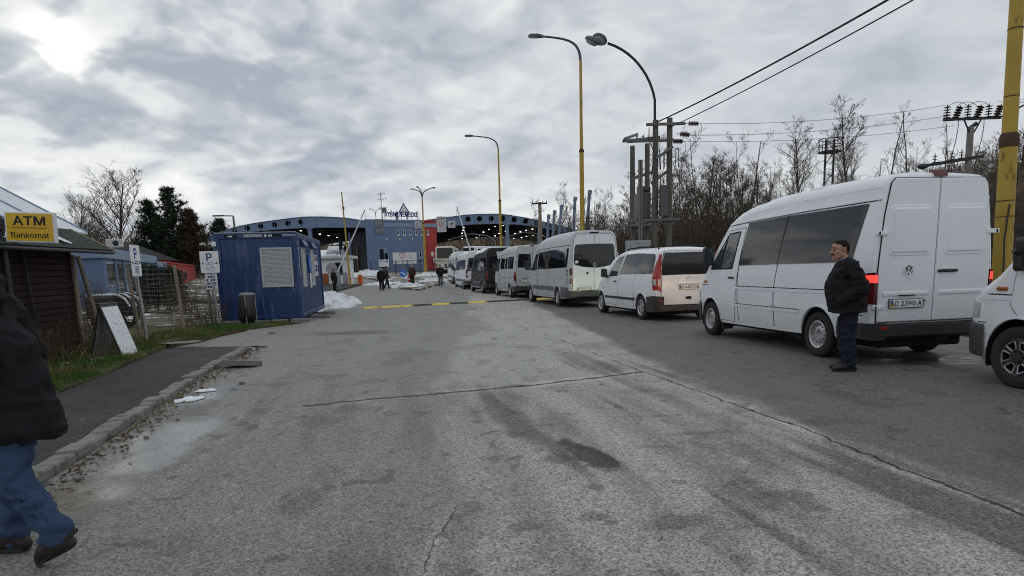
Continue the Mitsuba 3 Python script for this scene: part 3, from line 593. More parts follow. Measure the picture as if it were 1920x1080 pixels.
def w906_kit(plate_text='AO 7472 EC', lettered=False, rim='alloy10', snow=0):
    top = [(-1.45, 2.665), (-1.2, 2.69), (.5, 2.69), (2.2, 2.64), (3.0, 2.56), (3.4, 2.46), (3.65, 2.32), (3.85, 2.12), (4.2, 1.72), (4.5, 1.40), (4.66, 1.27), (4.85, 1.16), (5.0, 1.03), (5.12, .86), (5.18, .70), (5.22, .52)]
    B = Body(top, [(-1.45, .40), (-.9, .32), (4, .30), (5.22, .34)], [(-1.45, .955), (-1.0, .985), (3.2, .985), (4.0, .975), (4.5, .95), (4.8, .90), (5.0, .80), (5.1, .66), (5.17, .46), (5.22, .12)],
             [(.25, .965), (.6, .99), (.9, 1.0), (1.3, .99), (1.5, .97), (2.1, .90), (2.4, .865), (2.7, .82)], .22, -1.45, 5.22, wheels=((0, .345), (4.325, .345)), ra=.42)
    K = Kit(); K.add('body', B.mesh(), 'PAINT', smooth=32); arch_liners(K, B, .345)
    K.add('underbody', bx(-1.2, 4.8, -.66, .66, .20, .40, .03), 'seam_dark'); K.add('added_shade_pan', bx(.55, 3.75, -.92, .92, .26, .42, .03), 'seam_dark')  # second, wider slab is an addition that keeps light from the ground below
    add_wheels(K, (0, 4.325), .975, R=.345, rim=rim)
    for sg in (1, -1):
        for z0, z1, x0, x1 in ((.58, .74, .50, 3.82), (.58, .74, -1.38, -.50)):
            i = K.add('side_moulding', B.panel(sbox(x0, z0, x1, z1).buffer(-.03).buffer(.03), .014, sg), 'MOULD', smooth=40)
        K.add('side_crease', B.ribbon([(3.3, 1.13), (2.2, 1.24), (1.0, 1.33), (-.3, 1.37), (-1.38, 1.38)], .028, .010, sg), 'PAINT', smooth=40)
        K.add('roof_seam', B.ribbon([(-1.40, 2.20), (1.0, 2.20), (3.0, 2.16), (3.55, 2.10)], .018, .005, sg), 'seam_dark', smooth=40)
        K.add('roof_rail', B.ribbon([(-1.40, 2.235), (1.0, 2.235), (3.0, 2.195), (3.5, 2.14)], .03, .010, sg), 'PAINT', smooth=40)
        K.add('roof_swage', B.ribbon([(-1.40, 2.42), (1.5, 2.41), (3.0, 2.35)], .03, .008, sg), 'PAINT', smooth=40)
        door = Polygon([(3.02, 2.09), (3.45, 2.05), (3.66, 1.86), (4.16, 1.38), (4.22, 1.0), (4.12, .86), (3.90, .78), (3.86, .40), (3.06, .38), (3.0, 1.2)])
        K.add('door_seal', B.panel(door.buffer(.010), .003, sg), 'seam_dark', smooth=40)
        d = K.add('front_door', B.panel(door, .008, sg), 'PAINT', smooth=40)
        gl = Polygon([(3.09, 2.02), (3.42, 1.99), (3.62, 1.80), (4.05, 1.37), (3.12, 1.38)])
        K.add('window_frame', B.panel(gl.buffer(.025), .012, sg), 'seam_dark', d, smooth=40)
        K.add('window', B.panel(gl, .016, sg), 'clear_glass_dark', d, smooth=40)
        K.add('door_handle', side_bits(K, B, sg, 1.17, 3.18, 0), 'dark_plastic', d)
        for pts in ([(1.38, 2.12), (1.38, .38)], [(2.97, 2.1), (2.95, .38)]): K.add('panel_seam', B.ribbon(pts, .014, .005, sg), 'seam_dark', smooth=40)
        for q in ([(1.43, 2.10), (2.90, 2.07), (2.92, 1.40), (1.43, 1.40)], [(1.35, 2.105), (-1.28, 2.11), (-1.24, 1.44), (1.35, 1.40)]):
            K.add('side_window', B.panel(Polygon(q).buffer(-.04).buffer(.04), .010, sg), 'tinted_glass', smooth=40)
        mo = sg * float(B.S(4.0, 1.5))
        mk = K.add('mirror', xf(bevel_plate(rrect(.22, .40, .05), .14, .03), frame((4.0, mo + sg * .20, 1.58), (0, 1, 0), (0, 0, 1), (1, 0, 0))), 'dark_plastic')
        K.add('mirror_arm', tube([(3.98, mo - sg * .03, 1.40), (4.05, mo + sg * .2, 1.44)], .04, 8), 'dark_plastic', mk, smooth=50)
        K.add('mirror_glass', xf(bevel_plate(rrect(.17, .33, .03), .006, .002), frame((3.998, mo + sg * .20, 1.58), (0, -1, 0), (0, 0, 1), (-1, 0, 0))), 'clear_glass_dark', mk)
        K.add('headlight', B.wrap([(.78, .0), (.80, .010), (1.0, -.01), (1.06, -.06)], 4.72, .45, sg), 'lamp_clear', smooth=60)
        K.add('tail_light', hull([(-1.475, sg * y, z) for y in (.80, .90) for z in (.83, 1.40)] + [(-1.28, sg * .978, z) for z in (.86, 1.36)] + [(-1.38, sg * .85, z) for z in (.83, 1.40)]), 'lamp_dark_red')
        K.add('tail_lens', hull([(-1.482, sg * y, z) for y in (.805, .90) for z in (1.06, 1.15)] + [(-1.30, sg * .982, z) for z in (1.07, 1.14)] + [(-1.38, sg * .85, z) for z in (1.06, 1.15)]), 'LENS')
        K.add('rear_corner', hull([(-1.50, sg * y, z) for y in (.7, .95) for z in (.38, .62)] + [(-.48, sg * .985, .36), (-.48, sg * .985, .56), (-1.3, sg * .995, .36), (-1.3, sg * .995, .60), (-.48, sg * .8, .36), (-.48, sg * .8, .56)]), 'BUMPER')
        a = np.linspace(0, PI, 22)
        for wx in (0, 4.325): K.add('arch_lip', B.ribbon([(wx + .432 * math.cos(t), .345 + .432 * math.sin(t)) for t in a], .035, .014, sg), 'PAINT', smooth=40)
        if lettered: K.add('side_step', tube([(.55, sg * 1.0, .36), (3.8, sg * 1.0, .36)], .035, 10), 'chrome', smooth=50)
        # tail leaves
        Lf = Polygon([(-sg * x, z) for x, z in ((.80, .62), (.006, .62), (.006, 2.56), (.62, 2.56), (.72, 2.46), (.80, 2.0), (.815, 1.3))])
        K.add('rear_door_seal', xf(prism(Lf.buffer(.010, join_style=1), .012), rear_frame(-1.45, 0, 0)), 'seam_dark')
        d = K.add('rear_door', xf(bevel_plate(Lf, .030, .010), rear_frame(-1.45, 0, 0)), 'PAINT', smooth=30)
        q = Polygon([(-sg * x, z) for x, z in ((.008, 1.40), (.40, 1.44), (.735, 1.53), (.765, 1.62), (.735, 2.10), (.68, 2.22), (.008, 2.24))]).buffer(-.03).buffer(.03)
        K.add('window', xf(bevel_plate(q, .008, .003), rear_frame(-1.478, 0, 0)), 'tinted_glass', d)
        K.add('hinge', bx(-1.50, -1.46, sg * .84 - .05, sg * .84 + .05, 1.84, 1.90, .008), 'PAINT', d)
        K.add('hinge', bx(-1.50, -1.46, sg * .84 - .05, sg * .84 + .05, .70, .76, .008), 'PAINT', d)
    K.add('emblem', xf(emblem('star', .06), rear_frame(-1.484, 0.0, 1.50 if not lettered else 1.56)), 'chrome')
    if not lettered:
        K.add('lock_plate', xf(bevel_plate(rrect(.09, .09, .044), .012, .004), rear_frame(-1.479, .27, 1.22)), 'seam_dark')
        K.add('badge_lettering', xf(text('SPRINTER', .035, .004), rear_frame(-1.479, .40, 1.10)), 'chrome')
        K.add('oval_sticker', xf(prism(Point(0, 0).buffer(.06, 16), .002), rear_frame(-1.4865, .66, 1.62) @ sc(1.2, .8, 1)), 'plate_white')
    else:
        i = K.add('door_lettering', xf(cat_([xf(prism(rrect(w, .07, .012), .003), tr(x, y, 0)) for x, y, w in ((-.16, 2.42, .20), (.06, 2.42, .18), (.22, 2.42, .10), (-.14, 2.33, .22), (.10, 2.33, .20), (-.10, 2.25, .26), (.14, 2.25, .12))] + [xf(prism(Point(0, 0).buffer(.06, 12), .003), tr(x, 2.13, 0)) for x in (-.18, 0, .18)]), rear_frame(-1.487, 0, 0)), 'plate_white')
    plate(K, -1.492, .40 if not lettered else 0., .68, plate_text)
    K.add('top_brake_light', hull([(-1.47, y, z) for y in (-.16, .16) for z in (2.60, 2.64)] + [(-1.3, y, 2.69) for y in (-.14, .14)] + [(-1.3, y, 2.64) for y in (-.14, .14)]), 'seam_dark')
    K.add('rear_bumper', hull([(-1.52, y, z) for y in (-.86, .86) for z in (.42, .585)] + [(-1.44, y, z) for y in (-.95, .95) for z in (.37, .60)]), 'BUMPER')
    K.add('windscreen', B.sheet([(3.72, -.66), (3.72, .66), (4.55, .82), (4.55, -.82)], .006), 'clear_glass_dark', smooth=40)
    K.add('front_bumper', B.wrap([(.30, -.04), (.32, .01), (.62, .02), (.72, .0)], 4.8), 'BUMPER', smooth=45)
    K.add('grille', B.wrap([(.74, .002), (.76, .008), (.96, -.02)], 5.08), 'dark_plastic', smooth=40)
    if snow: K.add('roof_snow', B.sheet(snow_patch(-1.42, 3.95, .885, 4, .12), .03, .06, .07), 'roof_snow', smooth=50)
    return K, B
def vito_kit():
    top = [(-.86, 1.80), (-.6, 1.855), (.5, 1.88), (1.4, 1.87), (1.95, 1.81), (2.3, 1.71), (2.7, 1.46), (3.05, 1.21), (3.2, 1.13), (3.45, 1.06), (3.7, .98), (3.88, .88), (3.98, .76), (4.04, .60)]
    B = Body(top, [(-.86, .36), (-.4, .27), (3.3, .25), (4.04, .30)], [(-.86, .88), (-.5, .925), (.5, .95), (2.6, .95), (3.2, .93), (3.55, .88), (3.78, .78), (3.92, .62), (4.0, .42), (4.04, .12)],
             [(.25, .96), (.5, .99), (.8, 1.0), (1.1, .99), (1.25, .965), (1.6, .88), (1.9, .80)], .15, -.86, 4.04, re=.09, wheels=((0, .325), (3.2, .325)), ra=.385)
    K = Kit(); K.add('body', B.mesh(), 'PAINT', smooth=32); arch_liners(K, B, .325)
    K.add('underbody', bx(-.7, 3.7, -.66, .66, .16, .36, .03), 'seam_dark'); K.add('added_shade_pan', bx(.5, 2.7, -.88, .88, .20, .36, .03), 'seam_dark')  # wider slab added only to darken the ground beneath the minivan
    add_wheels(K, (0, 3.2), .94, R=.325, rim='alloy5', w=.20)
    for sg in (1, -1):
        K.add('side_moulding', B.panel(sbox(.42, .50, 2.78, .57).buffer(-.02).buffer(.02), .016, sg), 'dark_plastic', smooth=40)
        for q in ([(1.33, 1.755), (.36, 1.765), (.46, 1.215), (1.60, 1.19)], [(.33, 1.765), (-.58, 1.72), (-.66, 1.60), (-.66, 1.26), (-.60, 1.22), (.43, 1.215)]):
            K.add('side_window', B.panel(Polygon(q).buffer(-.03).buffer(.03), .008, sg), 'tinted_glass', smooth=40)
        door = Polygon([(1.42, 1.79), (1.95, 1.72), (2.30, 1.49), (2.72, 1.13), (2.80, .90), (2.72, .70), (2.62, .34), (1.78, .31), (1.70, .9), (1.62, 1.18)])
        K.add('door_seal', B.panel(door.buffer(.009), .003, sg), 'seam_dark', smooth=40)
        d = K.add('front_door', B.panel(door, .007, sg), 'PAINT', smooth=40)
        gl = Polygon([(1.47, 1.735), (1.92, 1.67), (2.26, 1.44), (2.62, 1.14), (1.72, 1.16)])
        K.add('window', B.panel(gl, .012, sg), 'clear_glass_dark', d, smooth=40)
        K.add('door_handle', side_bits(K, B, sg, 1.0, 1.88, 0), 'seam_dark', d)
        K.add('panel_seam', B.ribbon([(.40, 1.2), (.50, .75), (.48, .33)], .011, .0045, sg), 'seam_dark', smooth=40)
        K.add('side_crease', B.ribbon([(3.0, .88), (1.5, .98), (-.6, 1.02)], .03, .007, sg), 'PAINT', smooth=40)
        K.add('side_indicator', bx(2.86, 2.94, min(sg * .93, sg * .962), max(sg * .93, sg * .962), .78, .81, .008), 'lamp_amber')
        mo = sg * float(B.S(2.5, 1.15))
        mk = K.add('mirror', hull([(x, mo + sg * y, z) for x, y, z in ((2.42, .05, 1.13), (2.42, .25, 1.12), (2.42, .25, 1.38), (2.42, .08, 1.36), (2.56, .06, 1.14), (2.56, .22, 1.15), (2.56, .21, 1.33), (2.56, .08, 1.33))]), 'dark_plastic')
        K.add('mirror_glass', xf(bevel_plate(rrect(.16, .20, .03), .006, .002), frame((2.418, mo + sg * .15, 1.25), (0, -1, 0), (0, 0, 1), (-1, 0, 0))), 'clear_glass_dark', mk)
        K.add('mirror_arm', bx(2.45, 2.55, min(mo - sg * .04, mo + sg * .1), max(mo - sg * .04, mo + sg * .1), 1.10, 1.17, .015), 'dark_plastic', mk)
        K.add('headlight', B.wrap([(.68, .0), (.70, .010), (.84, -.005), (.90, -.05)], 3.5, .42, sg), 'HEAD', smooth=60)
        side_tl = Polygon([(-.845, .80), (-.74, .80), (-.70, 1.0), (-.70, 1.28), (-.76, 1.52), (-.845, 1.68)])
        t_ = K.add('tail_light', B.panel(side_tl, .018, sg, .05, .03), 'lamp_red', smooth=50)
        K.add('tail_light_face', xf(bevel_plate(Polygon([(-sg * x, z) for x, z in ((.748, .78), (.845, .80), (.87, 1.0), (.855, 1.3), (.80, 1.69), (.735, 1.72), (.75, 1.4))]), .03, .012), rear_frame(-.855, 0, 0)), 'lamp_red', t_, smooth=40)
        K.add('tail_lens', B.panel(sbox(-.84, .92, -.73, 1.08).buffer(-.01).buffer(.01), .024, sg, .05, .03), 'lamp_clear', t_, smooth=50)
        K.add('tail_lens', xf(bevel_plate(rrect(.075, .17, .015, -sg * .80, 1.0), .008, .003), rear_frame(-.883, 0, 0)), 'lamp_clear', t_, smooth=40)
        K.add('roof_bar', tube([(-.55, sg * .66, 1.84), (-.5, sg * .665, 1.90), (.5, sg * .67, 1.93), (1.5, sg * .665, 1.91), (1.58, sg * .66, 1.84)], .02, 8), 'seam_dark', smooth=50)
        K.add('rear_corner', hull([(-.96, sg * y, z) for y in (.7, .86) for z in (.27, .64)] + [(-.40, sg * .945, .24), (-.40, sg * .95, .62), (-.8, sg * .945, .24), (-.8, sg * .95, .66), (-.4, sg * .8, .24), (-.4, sg * .8, .62)]), 'dark_plastic')
        K.add('reflector', bx(-.975, -.955, sg * .80 - .05, sg * .80 + .05, .52, .56, .004), 'lamp_red')
        a = np.linspace(0, PI, 22)
        for wx in (0, 3.2): K.add('arch_lip', B.ribbon([(wx + .397 * math.cos(t), .325 + .397 * math.sin(t)) for t in a], .03, .012, sg), 'PAINT', smooth=40)
    gate = Polygon([(-.735, .42), (.735, .42), (.735, 1.4), (.66, 1.78), (-.66, 1.78), (-.735, 1.4)]).buffer(-.05).buffer(.05)
    K.add('tailgate_seal', xf(prism(gate.buffer(.010), .012), rear_frame(-.86, 0, 0)), 'seam_dark')
    d = K.add('tailgate', xf(bevel_plate(gate, .035, .012), rear_frame(-.86, 0, 0)), 'PAINT', smooth=30)
    K.add('rear_window', xf(bevel_plate(Polygon([(-.735, 1.18), (.735, 1.18), (.728, 1.45), (.66, 1.745), (-.66, 1.745), (-.728, 1.45)]).buffer(-.03).buffer(.03), .008, .003), rear_frame(-.893, 0, 0)), 'tinted_glass', d)
    K.add('emblem', xf(emblem('star', .052), rear_frame(-.896, 0, 1.085)), 'chrome')
    K.add('handle_strip', xf(bevel_plate(rrect(.66, .035, .012), .022, .006), rear_frame(-.893, 0, .965)), 'PAINT', d)
    K.add('handle_recess', xf(bevel_plate(rrect(.17, .075, .03), .006, .002), rear_frame(-.894, 0, .59)), 'seam_dark', d)
    plate(K, -.898, 0, .862, 'AO 8457 EO')
    K.add('rear_bumper', hull([(-.99, y, z) for y in (-.84, .84) for z in (.27, .385)] + [(-.86, y, z) for y in (-.90, .90) for z in (.24, .41)]), 'dark_plastic')
    K.add('tow_hook', tube([(-.9, .05, .27), (-1.05, .05, .26)], .03, 8), 'seam_dark')
    K.add('windscreen', B.sheet([(2.25, -.62), (2.25, .62), (3.1, .78), (3.1, -.78)], .006), 'clear_glass_dark', smooth=40)
    K.add('front_bumper', B.wrap([(.24, -.03), (.26, .01), (.52, .018), (.62, .0)], 3.62), 'dark_plastic', smooth=45)
    K.add('grille', B.wrap([(.62, .002), (.64, .008), (.82, -.02)], 3.93), 'dark_plastic', smooth=40)
    return K, B
def coach_kit():
    """A touring coach: x forward from the tail, standing on z = 0."""
    L = 12.0
    B = Body([(0, 3.42), (.3, 3.46), (10.5, 3.46), (11.3, 3.40), (11.8, 3.1), (12.0, 2.2)], [(0, .55), (1, .35), (11, .35), (12, .4)], [(0, 1.20), (.4, 1.275), (11, 1.275), (11.7, 1.2), (12, .9)],
             [(.3, .97), (1.0, 1.0), (1.6, 1.0), (3.0, .965), (3.5, .93)], .25, 0, 12, re=.22, wheels=((3.2, .5), (9.4, .5)), ra=.58)
    K = Kit(); K.add('body', B.mesh(), 'PAINT', smooth=32)
    K.add('underbody', bx(.3, 11.5, -1.1, 1.1, .28, .5, .03), 'seam_dark')
    ty = tyre_mesh(.5, .3, .3)
    for wx in (3.2, 9.4):
        for sg in (1, -1):
            M = tr(wx, sg * 1.10, .5) @ (np.eye(4) if sg > 0 else rz(PI)) @ TOY
            i = K.add('wheel', xf(DISC, M @ sc(1.4, 1.4, 1)), 'seam_dark', smooth=40); K.add('tyre', xf(ty, M), 'tyre_rubber', i, smooth=35)
            K.add('rim', xf(RIMS['steel'], M @ sc(1.45, 1.45, 1)), 'steel_rim', i, smooth=30)
    for sg in (1, -1):
        for k in range(6): K.add('side_window', B.panel(sbox(.55 + k * 1.78, 1.75, 2.27 + k * 1.78, 3.05).buffer(-.05).buffer(.05), .012, sg, step=.6), 'tinted_glass', smooth=40)
        K.add('side_crease', B.ribbon([(.3, 1.5), (11.4, 1.5)], .05, .012, sg), 'PAINT', smooth=40)
        K.add('tail_light', hull([(-.03, sg * y, z) for y in (1.0, 1.16) for z in (1.0, 1.36)] + [(.1, sg * 1.2, z) for z in (1.02, 1.34)] + [(.1, sg * 1.0, z) for z in (1.02, 1.34)]), 'lamp_dark_red')
        K.add('mirror', hull([(11.9 + x, sg * (1.25 + y), 2.6 + z) for x in (0, .15) for y in (.05, .3) for z in (-.35, .25)]), 'dark_plastic')
    K.add('rear_window', xf(bevel_plate(rrect(2.0, 1.30, .14, 0, 2.62), .02, .008), rear_frame(.003, 0, 0)), 'tinted_glass')
    K.add('engine_cover', xf(bevel_plate(rrect(1.9, .52, .05, 0, 1.18), .025, .01), rear_frame(.003, 0, 0)), 'PAINT')
    for z in (1.60, 1.70): K.add('vent_slot', xf(bevel_plate(rrect(1.9, .035, .012, 0, z), .012, .004), rear_frame(.003, 0, 0)), 'seam_dark')
    K.add('vent_slot', xf(bevel_plate(rrect(1.9, .03, .012, 0, 1.50), .012, .004), rear_frame(.003, 0, 0)), 'seam_dark')
    K.add('emblem', xf(bevel_plate(rrect(.16, .10, .03, 0, 1.78), .02, .005), rear_frame(.003, 0, 0)), 'chrome')
    K.add('rear_bumper', bx(-.08, .3, -1.2, 1.2, .42, .85, .06), 'dark_plastic')
    K.add('number_plate', xf(bevel_plate(rrect(.52, .11, .01, 0, .7), .02, .004), rear_frame(-.08, 0, 0)), 'plate_white')
    K.add('windscreen', B.wrap([(1.3, .01), (1.32, .02), (2.9, -.0), (2.95, -.04)], 11.7), 'tinted_glass', smooth=50)
    return K, B
def vehicle_at(x, y, heading, z=None):
    """Local x forward; heading = turn to the left of straight ahead (+y)."""
    return tr(x, y, float(zg(y)) if z is None else z) @ rz(PI / 2 + heading)
pm('moulding_grey', (.10, .10, .105), .5)
pm('bumper_grey', (.055, .057, .06), .5)
scene['lit_red'] = {'type': 'twosided', 'bsdf': {'type': 'principled', 'base_color': {'type': 'rgb', 'value': [.5, .02, .015]}, 'roughness': .15, 'clearcoat': 1.0}}
T1N_A, B_T1N = t1n_kit('panel', 'steel', 'AO 2390 AT', 'wide', 'vw')
base = dict(PAINT='white_paint', LIT_RED='lamp_red', BUMPER='bumper_grey', MOULD='moulding_grey', LENS='lamp_clear', HEAD='lamp_clear')
k = thing('white_van', 'white high-roof van with long tinted side windows and windowless rear doors beside the standing man', 'van', 'vehicles waiting in the queue')
ks = T1N_A.place(k, vehicle_at(5.58, 10.14, .16), base)
VW_KEYS = ks
for x0, x1, w, sd, yo in ((2.2, 2.75, .16, 5, .50), (1.5, 1.95, .10, 6, .58), (.3, .75, .09, 8, .62), (-.9, .6, .30, 9, .2)):
    q = snow_patch(x0, x1, w, sd, .9); q = Polygon([(a, b + yo) for a, b in q.exterior.coords]).buffer(0)
    put('roof_snow', B_T1N.sheet(q, .018, .03, .06), 'roof_snow', k, smooth=50, M=vehicle_at(5.58, 10.14, .16))
for i, key in ks.items():
    if key.split('__')[-1].startswith('brake_light'): scene[key]['emitter'] = emit(key, (.45, .016, .012))
T1N_R, _ = t1n_kit('panel', 'black6', 'AO 3158 BC', 'wide', 'vw', -.13, -.05)
k = thing('white_van', 'white van cut off by the picture edge, its bonnet and black spoked wheel showing', 'van', 'vehicles waiting in the queue')
T1N_R.place(k, vehicle_at(7.02, 3.80, .16), base)
V, _ = vito_kit()
k = thing('white_minivan', 'white low-roofed minivan with black roof bars, dark tailgate window and tall red tail lamps', 'minivan', 'vehicles waiting in the queue')
V.place(k, vehicle_at(4.42, 17.99, .20), base)
G, _ = w906_kit('AO 7472 EC', False, 'alloy10')
k = thing('grey_van', 'silver grey long high-roof van with white rear doors and a wide black rear window', 'van', 'vehicles waiting in the queue')
G.place(k, vehicle_at(2.73, 25.08, .20), {**base, 'PAINT': 'silver_paint', ('rear_door', 'PAINT'): 'white_paint', 'BUMPER': 'bumper_grey'})
T1N_S, _ = t1n_kit('glazed', 'alloy5', 'AO 1478 HP', 'split', None)
k = thing('silver_van', 'silver high-roof van with two rear door windows, between the grey and the black van', 'van', 'vehicles waiting in the queue')
T1N_S.place(k, vehicle_at(.94, 33.8, .21), {**base, 'PAINT': 'silver_paint', 'BUMPER': 'bumper_grey', 'LIT_RED': 'lamp_amber'})
W, _ = w906_kit('AO 5126 IB', True, 'alloy5', snow=1)
k = thing('black_van', 'black high-roof van with snow on its roof and white lettering on its rear door', 'van', 'vehicles waiting in the queue')
W.place(k, vehicle_at(-.74, 40.9, .20), {**base, 'PAINT': 'black_paint', 'BUMPER': 'dark_plastic', 'LENS': 'lamp_red'})
W2, _ = w906_kit('AO 9034 CM', False, 'alloy5')
k = thing('white_van', 'white high-roof van directly ahead of the black van', 'van', 'vehicles waiting in the queue')
W2.place(k, vehicle_at(-2.45, 49.0, .21), base)
k = thing('white_van', 'white van at the head of the queue, two ahead of the black van', 'van', 'vehicles waiting in the queue')
W2.place(k, vehicle_at(-3.95, 57.5, .17), base)
C, _ = coach_kit()
k = thing('coach', 'cream touring coach seen from behind, its dark rear window above a plain engine cover', 'coach')
C.place(k, vehicle_at(-7.95, 84.0, .02), {**base, 'PAINT': 'cream_paint'})
k = thing('coach', 'white coach with dark side windows and snow on its roof, beside the cream coach', 'coach')
C.place(k, vehicle_at(-5.6, 94.5, -.62), base)

# the two lit pairs of headlamps that glow on the vans ahead
def headlamps(x, y, heading, lx, ly, lz, rgb):
    M = vehicle_at(x, y, heading)
    for sg in (1, -1):
        o = M @ np.array([lx, sg * ly, lz, 1]); t = M @ np.array([lx + 4, sg * ly, lz - .18, 1])
        scene[numbered('headlamp_beam')] = {'type': 'spot', 'to_world': T().look_at(origin=o[:3].tolist(), target=t[:3].tolist(), up=[0, 0, 1]), 'intensity': {'type': 'rgb', 'value': list(rgb)}, 'cutoff_angle': 42.0, 'beam_width': 14.0}
headlamps(5.58, 10.14, .16, 4.62, .70, .86, (.42, .25, .12))
headlamps(4.42, 17.99, .20, 4.14, .68, .78, (.26, .29, .15))
# ---------------------------------------------------------------- ground, road, pavement
def sheet(poly, fz, step=2.0, skirt=0):
    poly = poly if hasattr(poly, 'exterior') else Polygon(poly); x0, y0, x1, y1 = poly.bounds; V, F = [], []
    nx, ny = max(1, math.ceil((x1 - x0) / step)), max(1, math.ceil((y1 - y0) / step))
    for a in range(nx):
        for b in range(ny):
            q = poly.intersection(sbox(x0 + (x1 - x0) * a / nx, y0 + (y1 - y0) * b / ny, x0 + (x1 - x0) * (a + 1) / nx, y0 + (y1 - y0) * (b + 1) / ny))
            for g in getattr(q, 'geoms', [q]):
                if g.geom_type != 'Polygon' or g.area < 1e-7: continue
                v, f = trimesh.creation.triangulate_polygon(g, engine='earcut'); v, f = np.asarray(v), np.asarray(f)
                ar = np.cross(v[f[:, 1]] - v[f[:, 0]], v[f[:, 2]] - v[f[:, 0]]); f[ar < 0] = f[ar < 0][:, ::-1]
                F.append(f + sum(map(len, V))); V.append(v)
    V = np.vstack(V); F = np.vstack(F); u, inv = np.unique(np.round(V, 4), axis=0, return_inverse=True); F = inv.ravel()[F]; F = F[(F[:, 0] != F[:, 1]) & (F[:, 1] != F[:, 2]) & (F[:, 0] != F[:, 2])]
    V = np.column_stack([u, fz(u[:, 0], u[:, 1])])
    if skirt:
        c = set(map(tuple, np.vstack([F[:, [0, 1]], F[:, [1, 2]], F[:, [2, 0]]]))); bd = np.array([e for e in c if (e[1], e[0]) not in c]); n = len(V)
        V = np.vstack([V, V - [0, 0, skirt]]); F = np.vstack([F, np.stack([bd[:, 0], bd[:, 1] + n, bd[:, 1]], 1), np.stack([bd[:, 0], bd[:, 0] + n, bd[:, 1] + n], 1)])
    return trimesh.Trimesh(V, F, process=False)
gx = np.concatenate([[-4000, -900, -300, -150], np.arange(-80, 81, 8), [150, 300, 900, 4000]]).astype(float)
gy = np.concatenate([[-4000, -400, -60], np.arange(-16, 130, 4), [160, 300, 900, 4000]]).astype(float)
GX, GY = np.meshgrid(gx, gy); w_ = len(gx); q_ = (np.arange(len(gy) - 1)[:, None] * w_ + np.arange(w_ - 1)).ravel()
put('ground', trimesh.Trimesh(np.stack([GX, GY, zg(GY) - .03], -1).reshape(-1, 3), np.vstack([np.stack([q_, q_ + 1, q_ + w_ + 1], 1), np.stack([q_, q_ + w_ + 1, q_ + w_], 1)]), process=False), 'yard_mat', kind='structure')
ROAD = Polygon([(-2.6, -16), (-3.36, 3.5), (-3.44, 4.59), (-3.61, 5.42), (-3.85, 6.47), (-4.14, 7.74), (-4.57, 9.6), (-5.33, 13.94), (-7.2, 13.95), (-7.1, 15.0), (-7.15, 16.4), (-7.05, 18.4), (-6.3, 19.9), (-6.5, 21), (-7.5, 26.7), (-8.0, 30), (-8.6, 36), (-10.6, 43), (-12.4, 48), (-15.5, 60), (-18.5, 74), (-30, 96), (-60, 110), (-60, 138), (40, 138), (14, 95), (7.0, 62), (6.2, 42), (7.2, 28), (8.1, 18), (8.35, 11), (9.2, 2), (10.5, -16)])
put('road', sheet(ROAD, lambda x, y: zg(y), 2.0), 'road_mat', kind='structure')
PAVE_O = [(-3.1, 1.0), (-3.30, 3.5), (-3.44, 4.59), (-3.61, 5.42), (-3.85, 6.47), (-4.14, 7.74), (-4.57, 9.6), (-5.33, 13.6)]
PAVE_I = [(-4.3, 1.0), (-4.75, 3.5), (-5.0, 5.0), (-5.74, 8.24), (-6.28, 10.59), (-7.15, 13.7)]
pave = put('pavement', sheet(Polygon([(x - .12, y) for x, y in PAVE_O] + PAVE_I[::-1]), lambda x, y: .058 - .035 * np.clip((y - 12.4) / 1.3, 0, 1) + .006 * meshkit.noise(np.stack([x * 2, y * 2, x * 0], -1)), .5, .25), 'path_mat', kind='structure')
kr, acc = rng(7), LineString(PAVE_O)
s_ = 0.3
while s_ < acc.length - .15:
    L = kr.uniform(.24, .40); a, b = acc.interpolate(s_), acc.interpolate(s_ + L); ang = math.atan2(b.y - a.y, b.x - a.x)
    m = bx(0, L - kr.uniform(.008, .022), 0, .17, -.10, .072 + kr.normal(0, .008) - .05 * max(0, (s_ - 11.9) / 1.0), .014)
    m.vertices += (meshkit.noise(m.vertices * 9 + s_ * 7)[:, None] - .5) * .012
    put('kerb_stone', m, 'stone_mat', pave, smooth=25, M=tr(a.x - .015 + kr.normal(0, .007), a.y, 0) @ rz(ang + kr.normal(0, .012)) @ rx(kr.normal(0, .02)))
    s_ += L
VERGE = Polygon(PAVE_I + [(-7.3, 14.2), (-7.05, 15.0), (-7.2, 16.4), (-7.25, 18.4), (-6.75, 19.9), (-6.6, 20.35), (-9.0, 20.55), (-12, 20.55), (-12, 13), (-8.3, 12.6), (-7.6, 5), (-7, 1)])
def verge_z(x, y):
    d = np.clip((-x - (3.1 + .27 * y)) / 1.0, 0, 1)
    return .015 + (.05 + .08 * meshkit.noise(np.stack([x * 1.1, y * 1.1, x * 0], -1))) * np.clip((20.4 - y) / 4.5, .15, 1) * np.clip((y - 16.5) * -1 + 1 + d * 2, .35, 1)
put('verge', sheet(VERGE, verge_z, .5, .3), 'soil_mat', kind='structure')
put('roadside_soil', sheet(Polygon([(10.5, -16), (9.2, 2), (8.35, 11), (8.1, 18), (7.2, 28), (6.2, 42), (7, 62), (60, 62), (60, -16)]), lambda x, y: zg(y) + .05 + .08 * meshkit.noise(np.stack([x * .7, y * .7, x * 0], -1)), 2.0, .3), 'soil_mat', kind='structure')
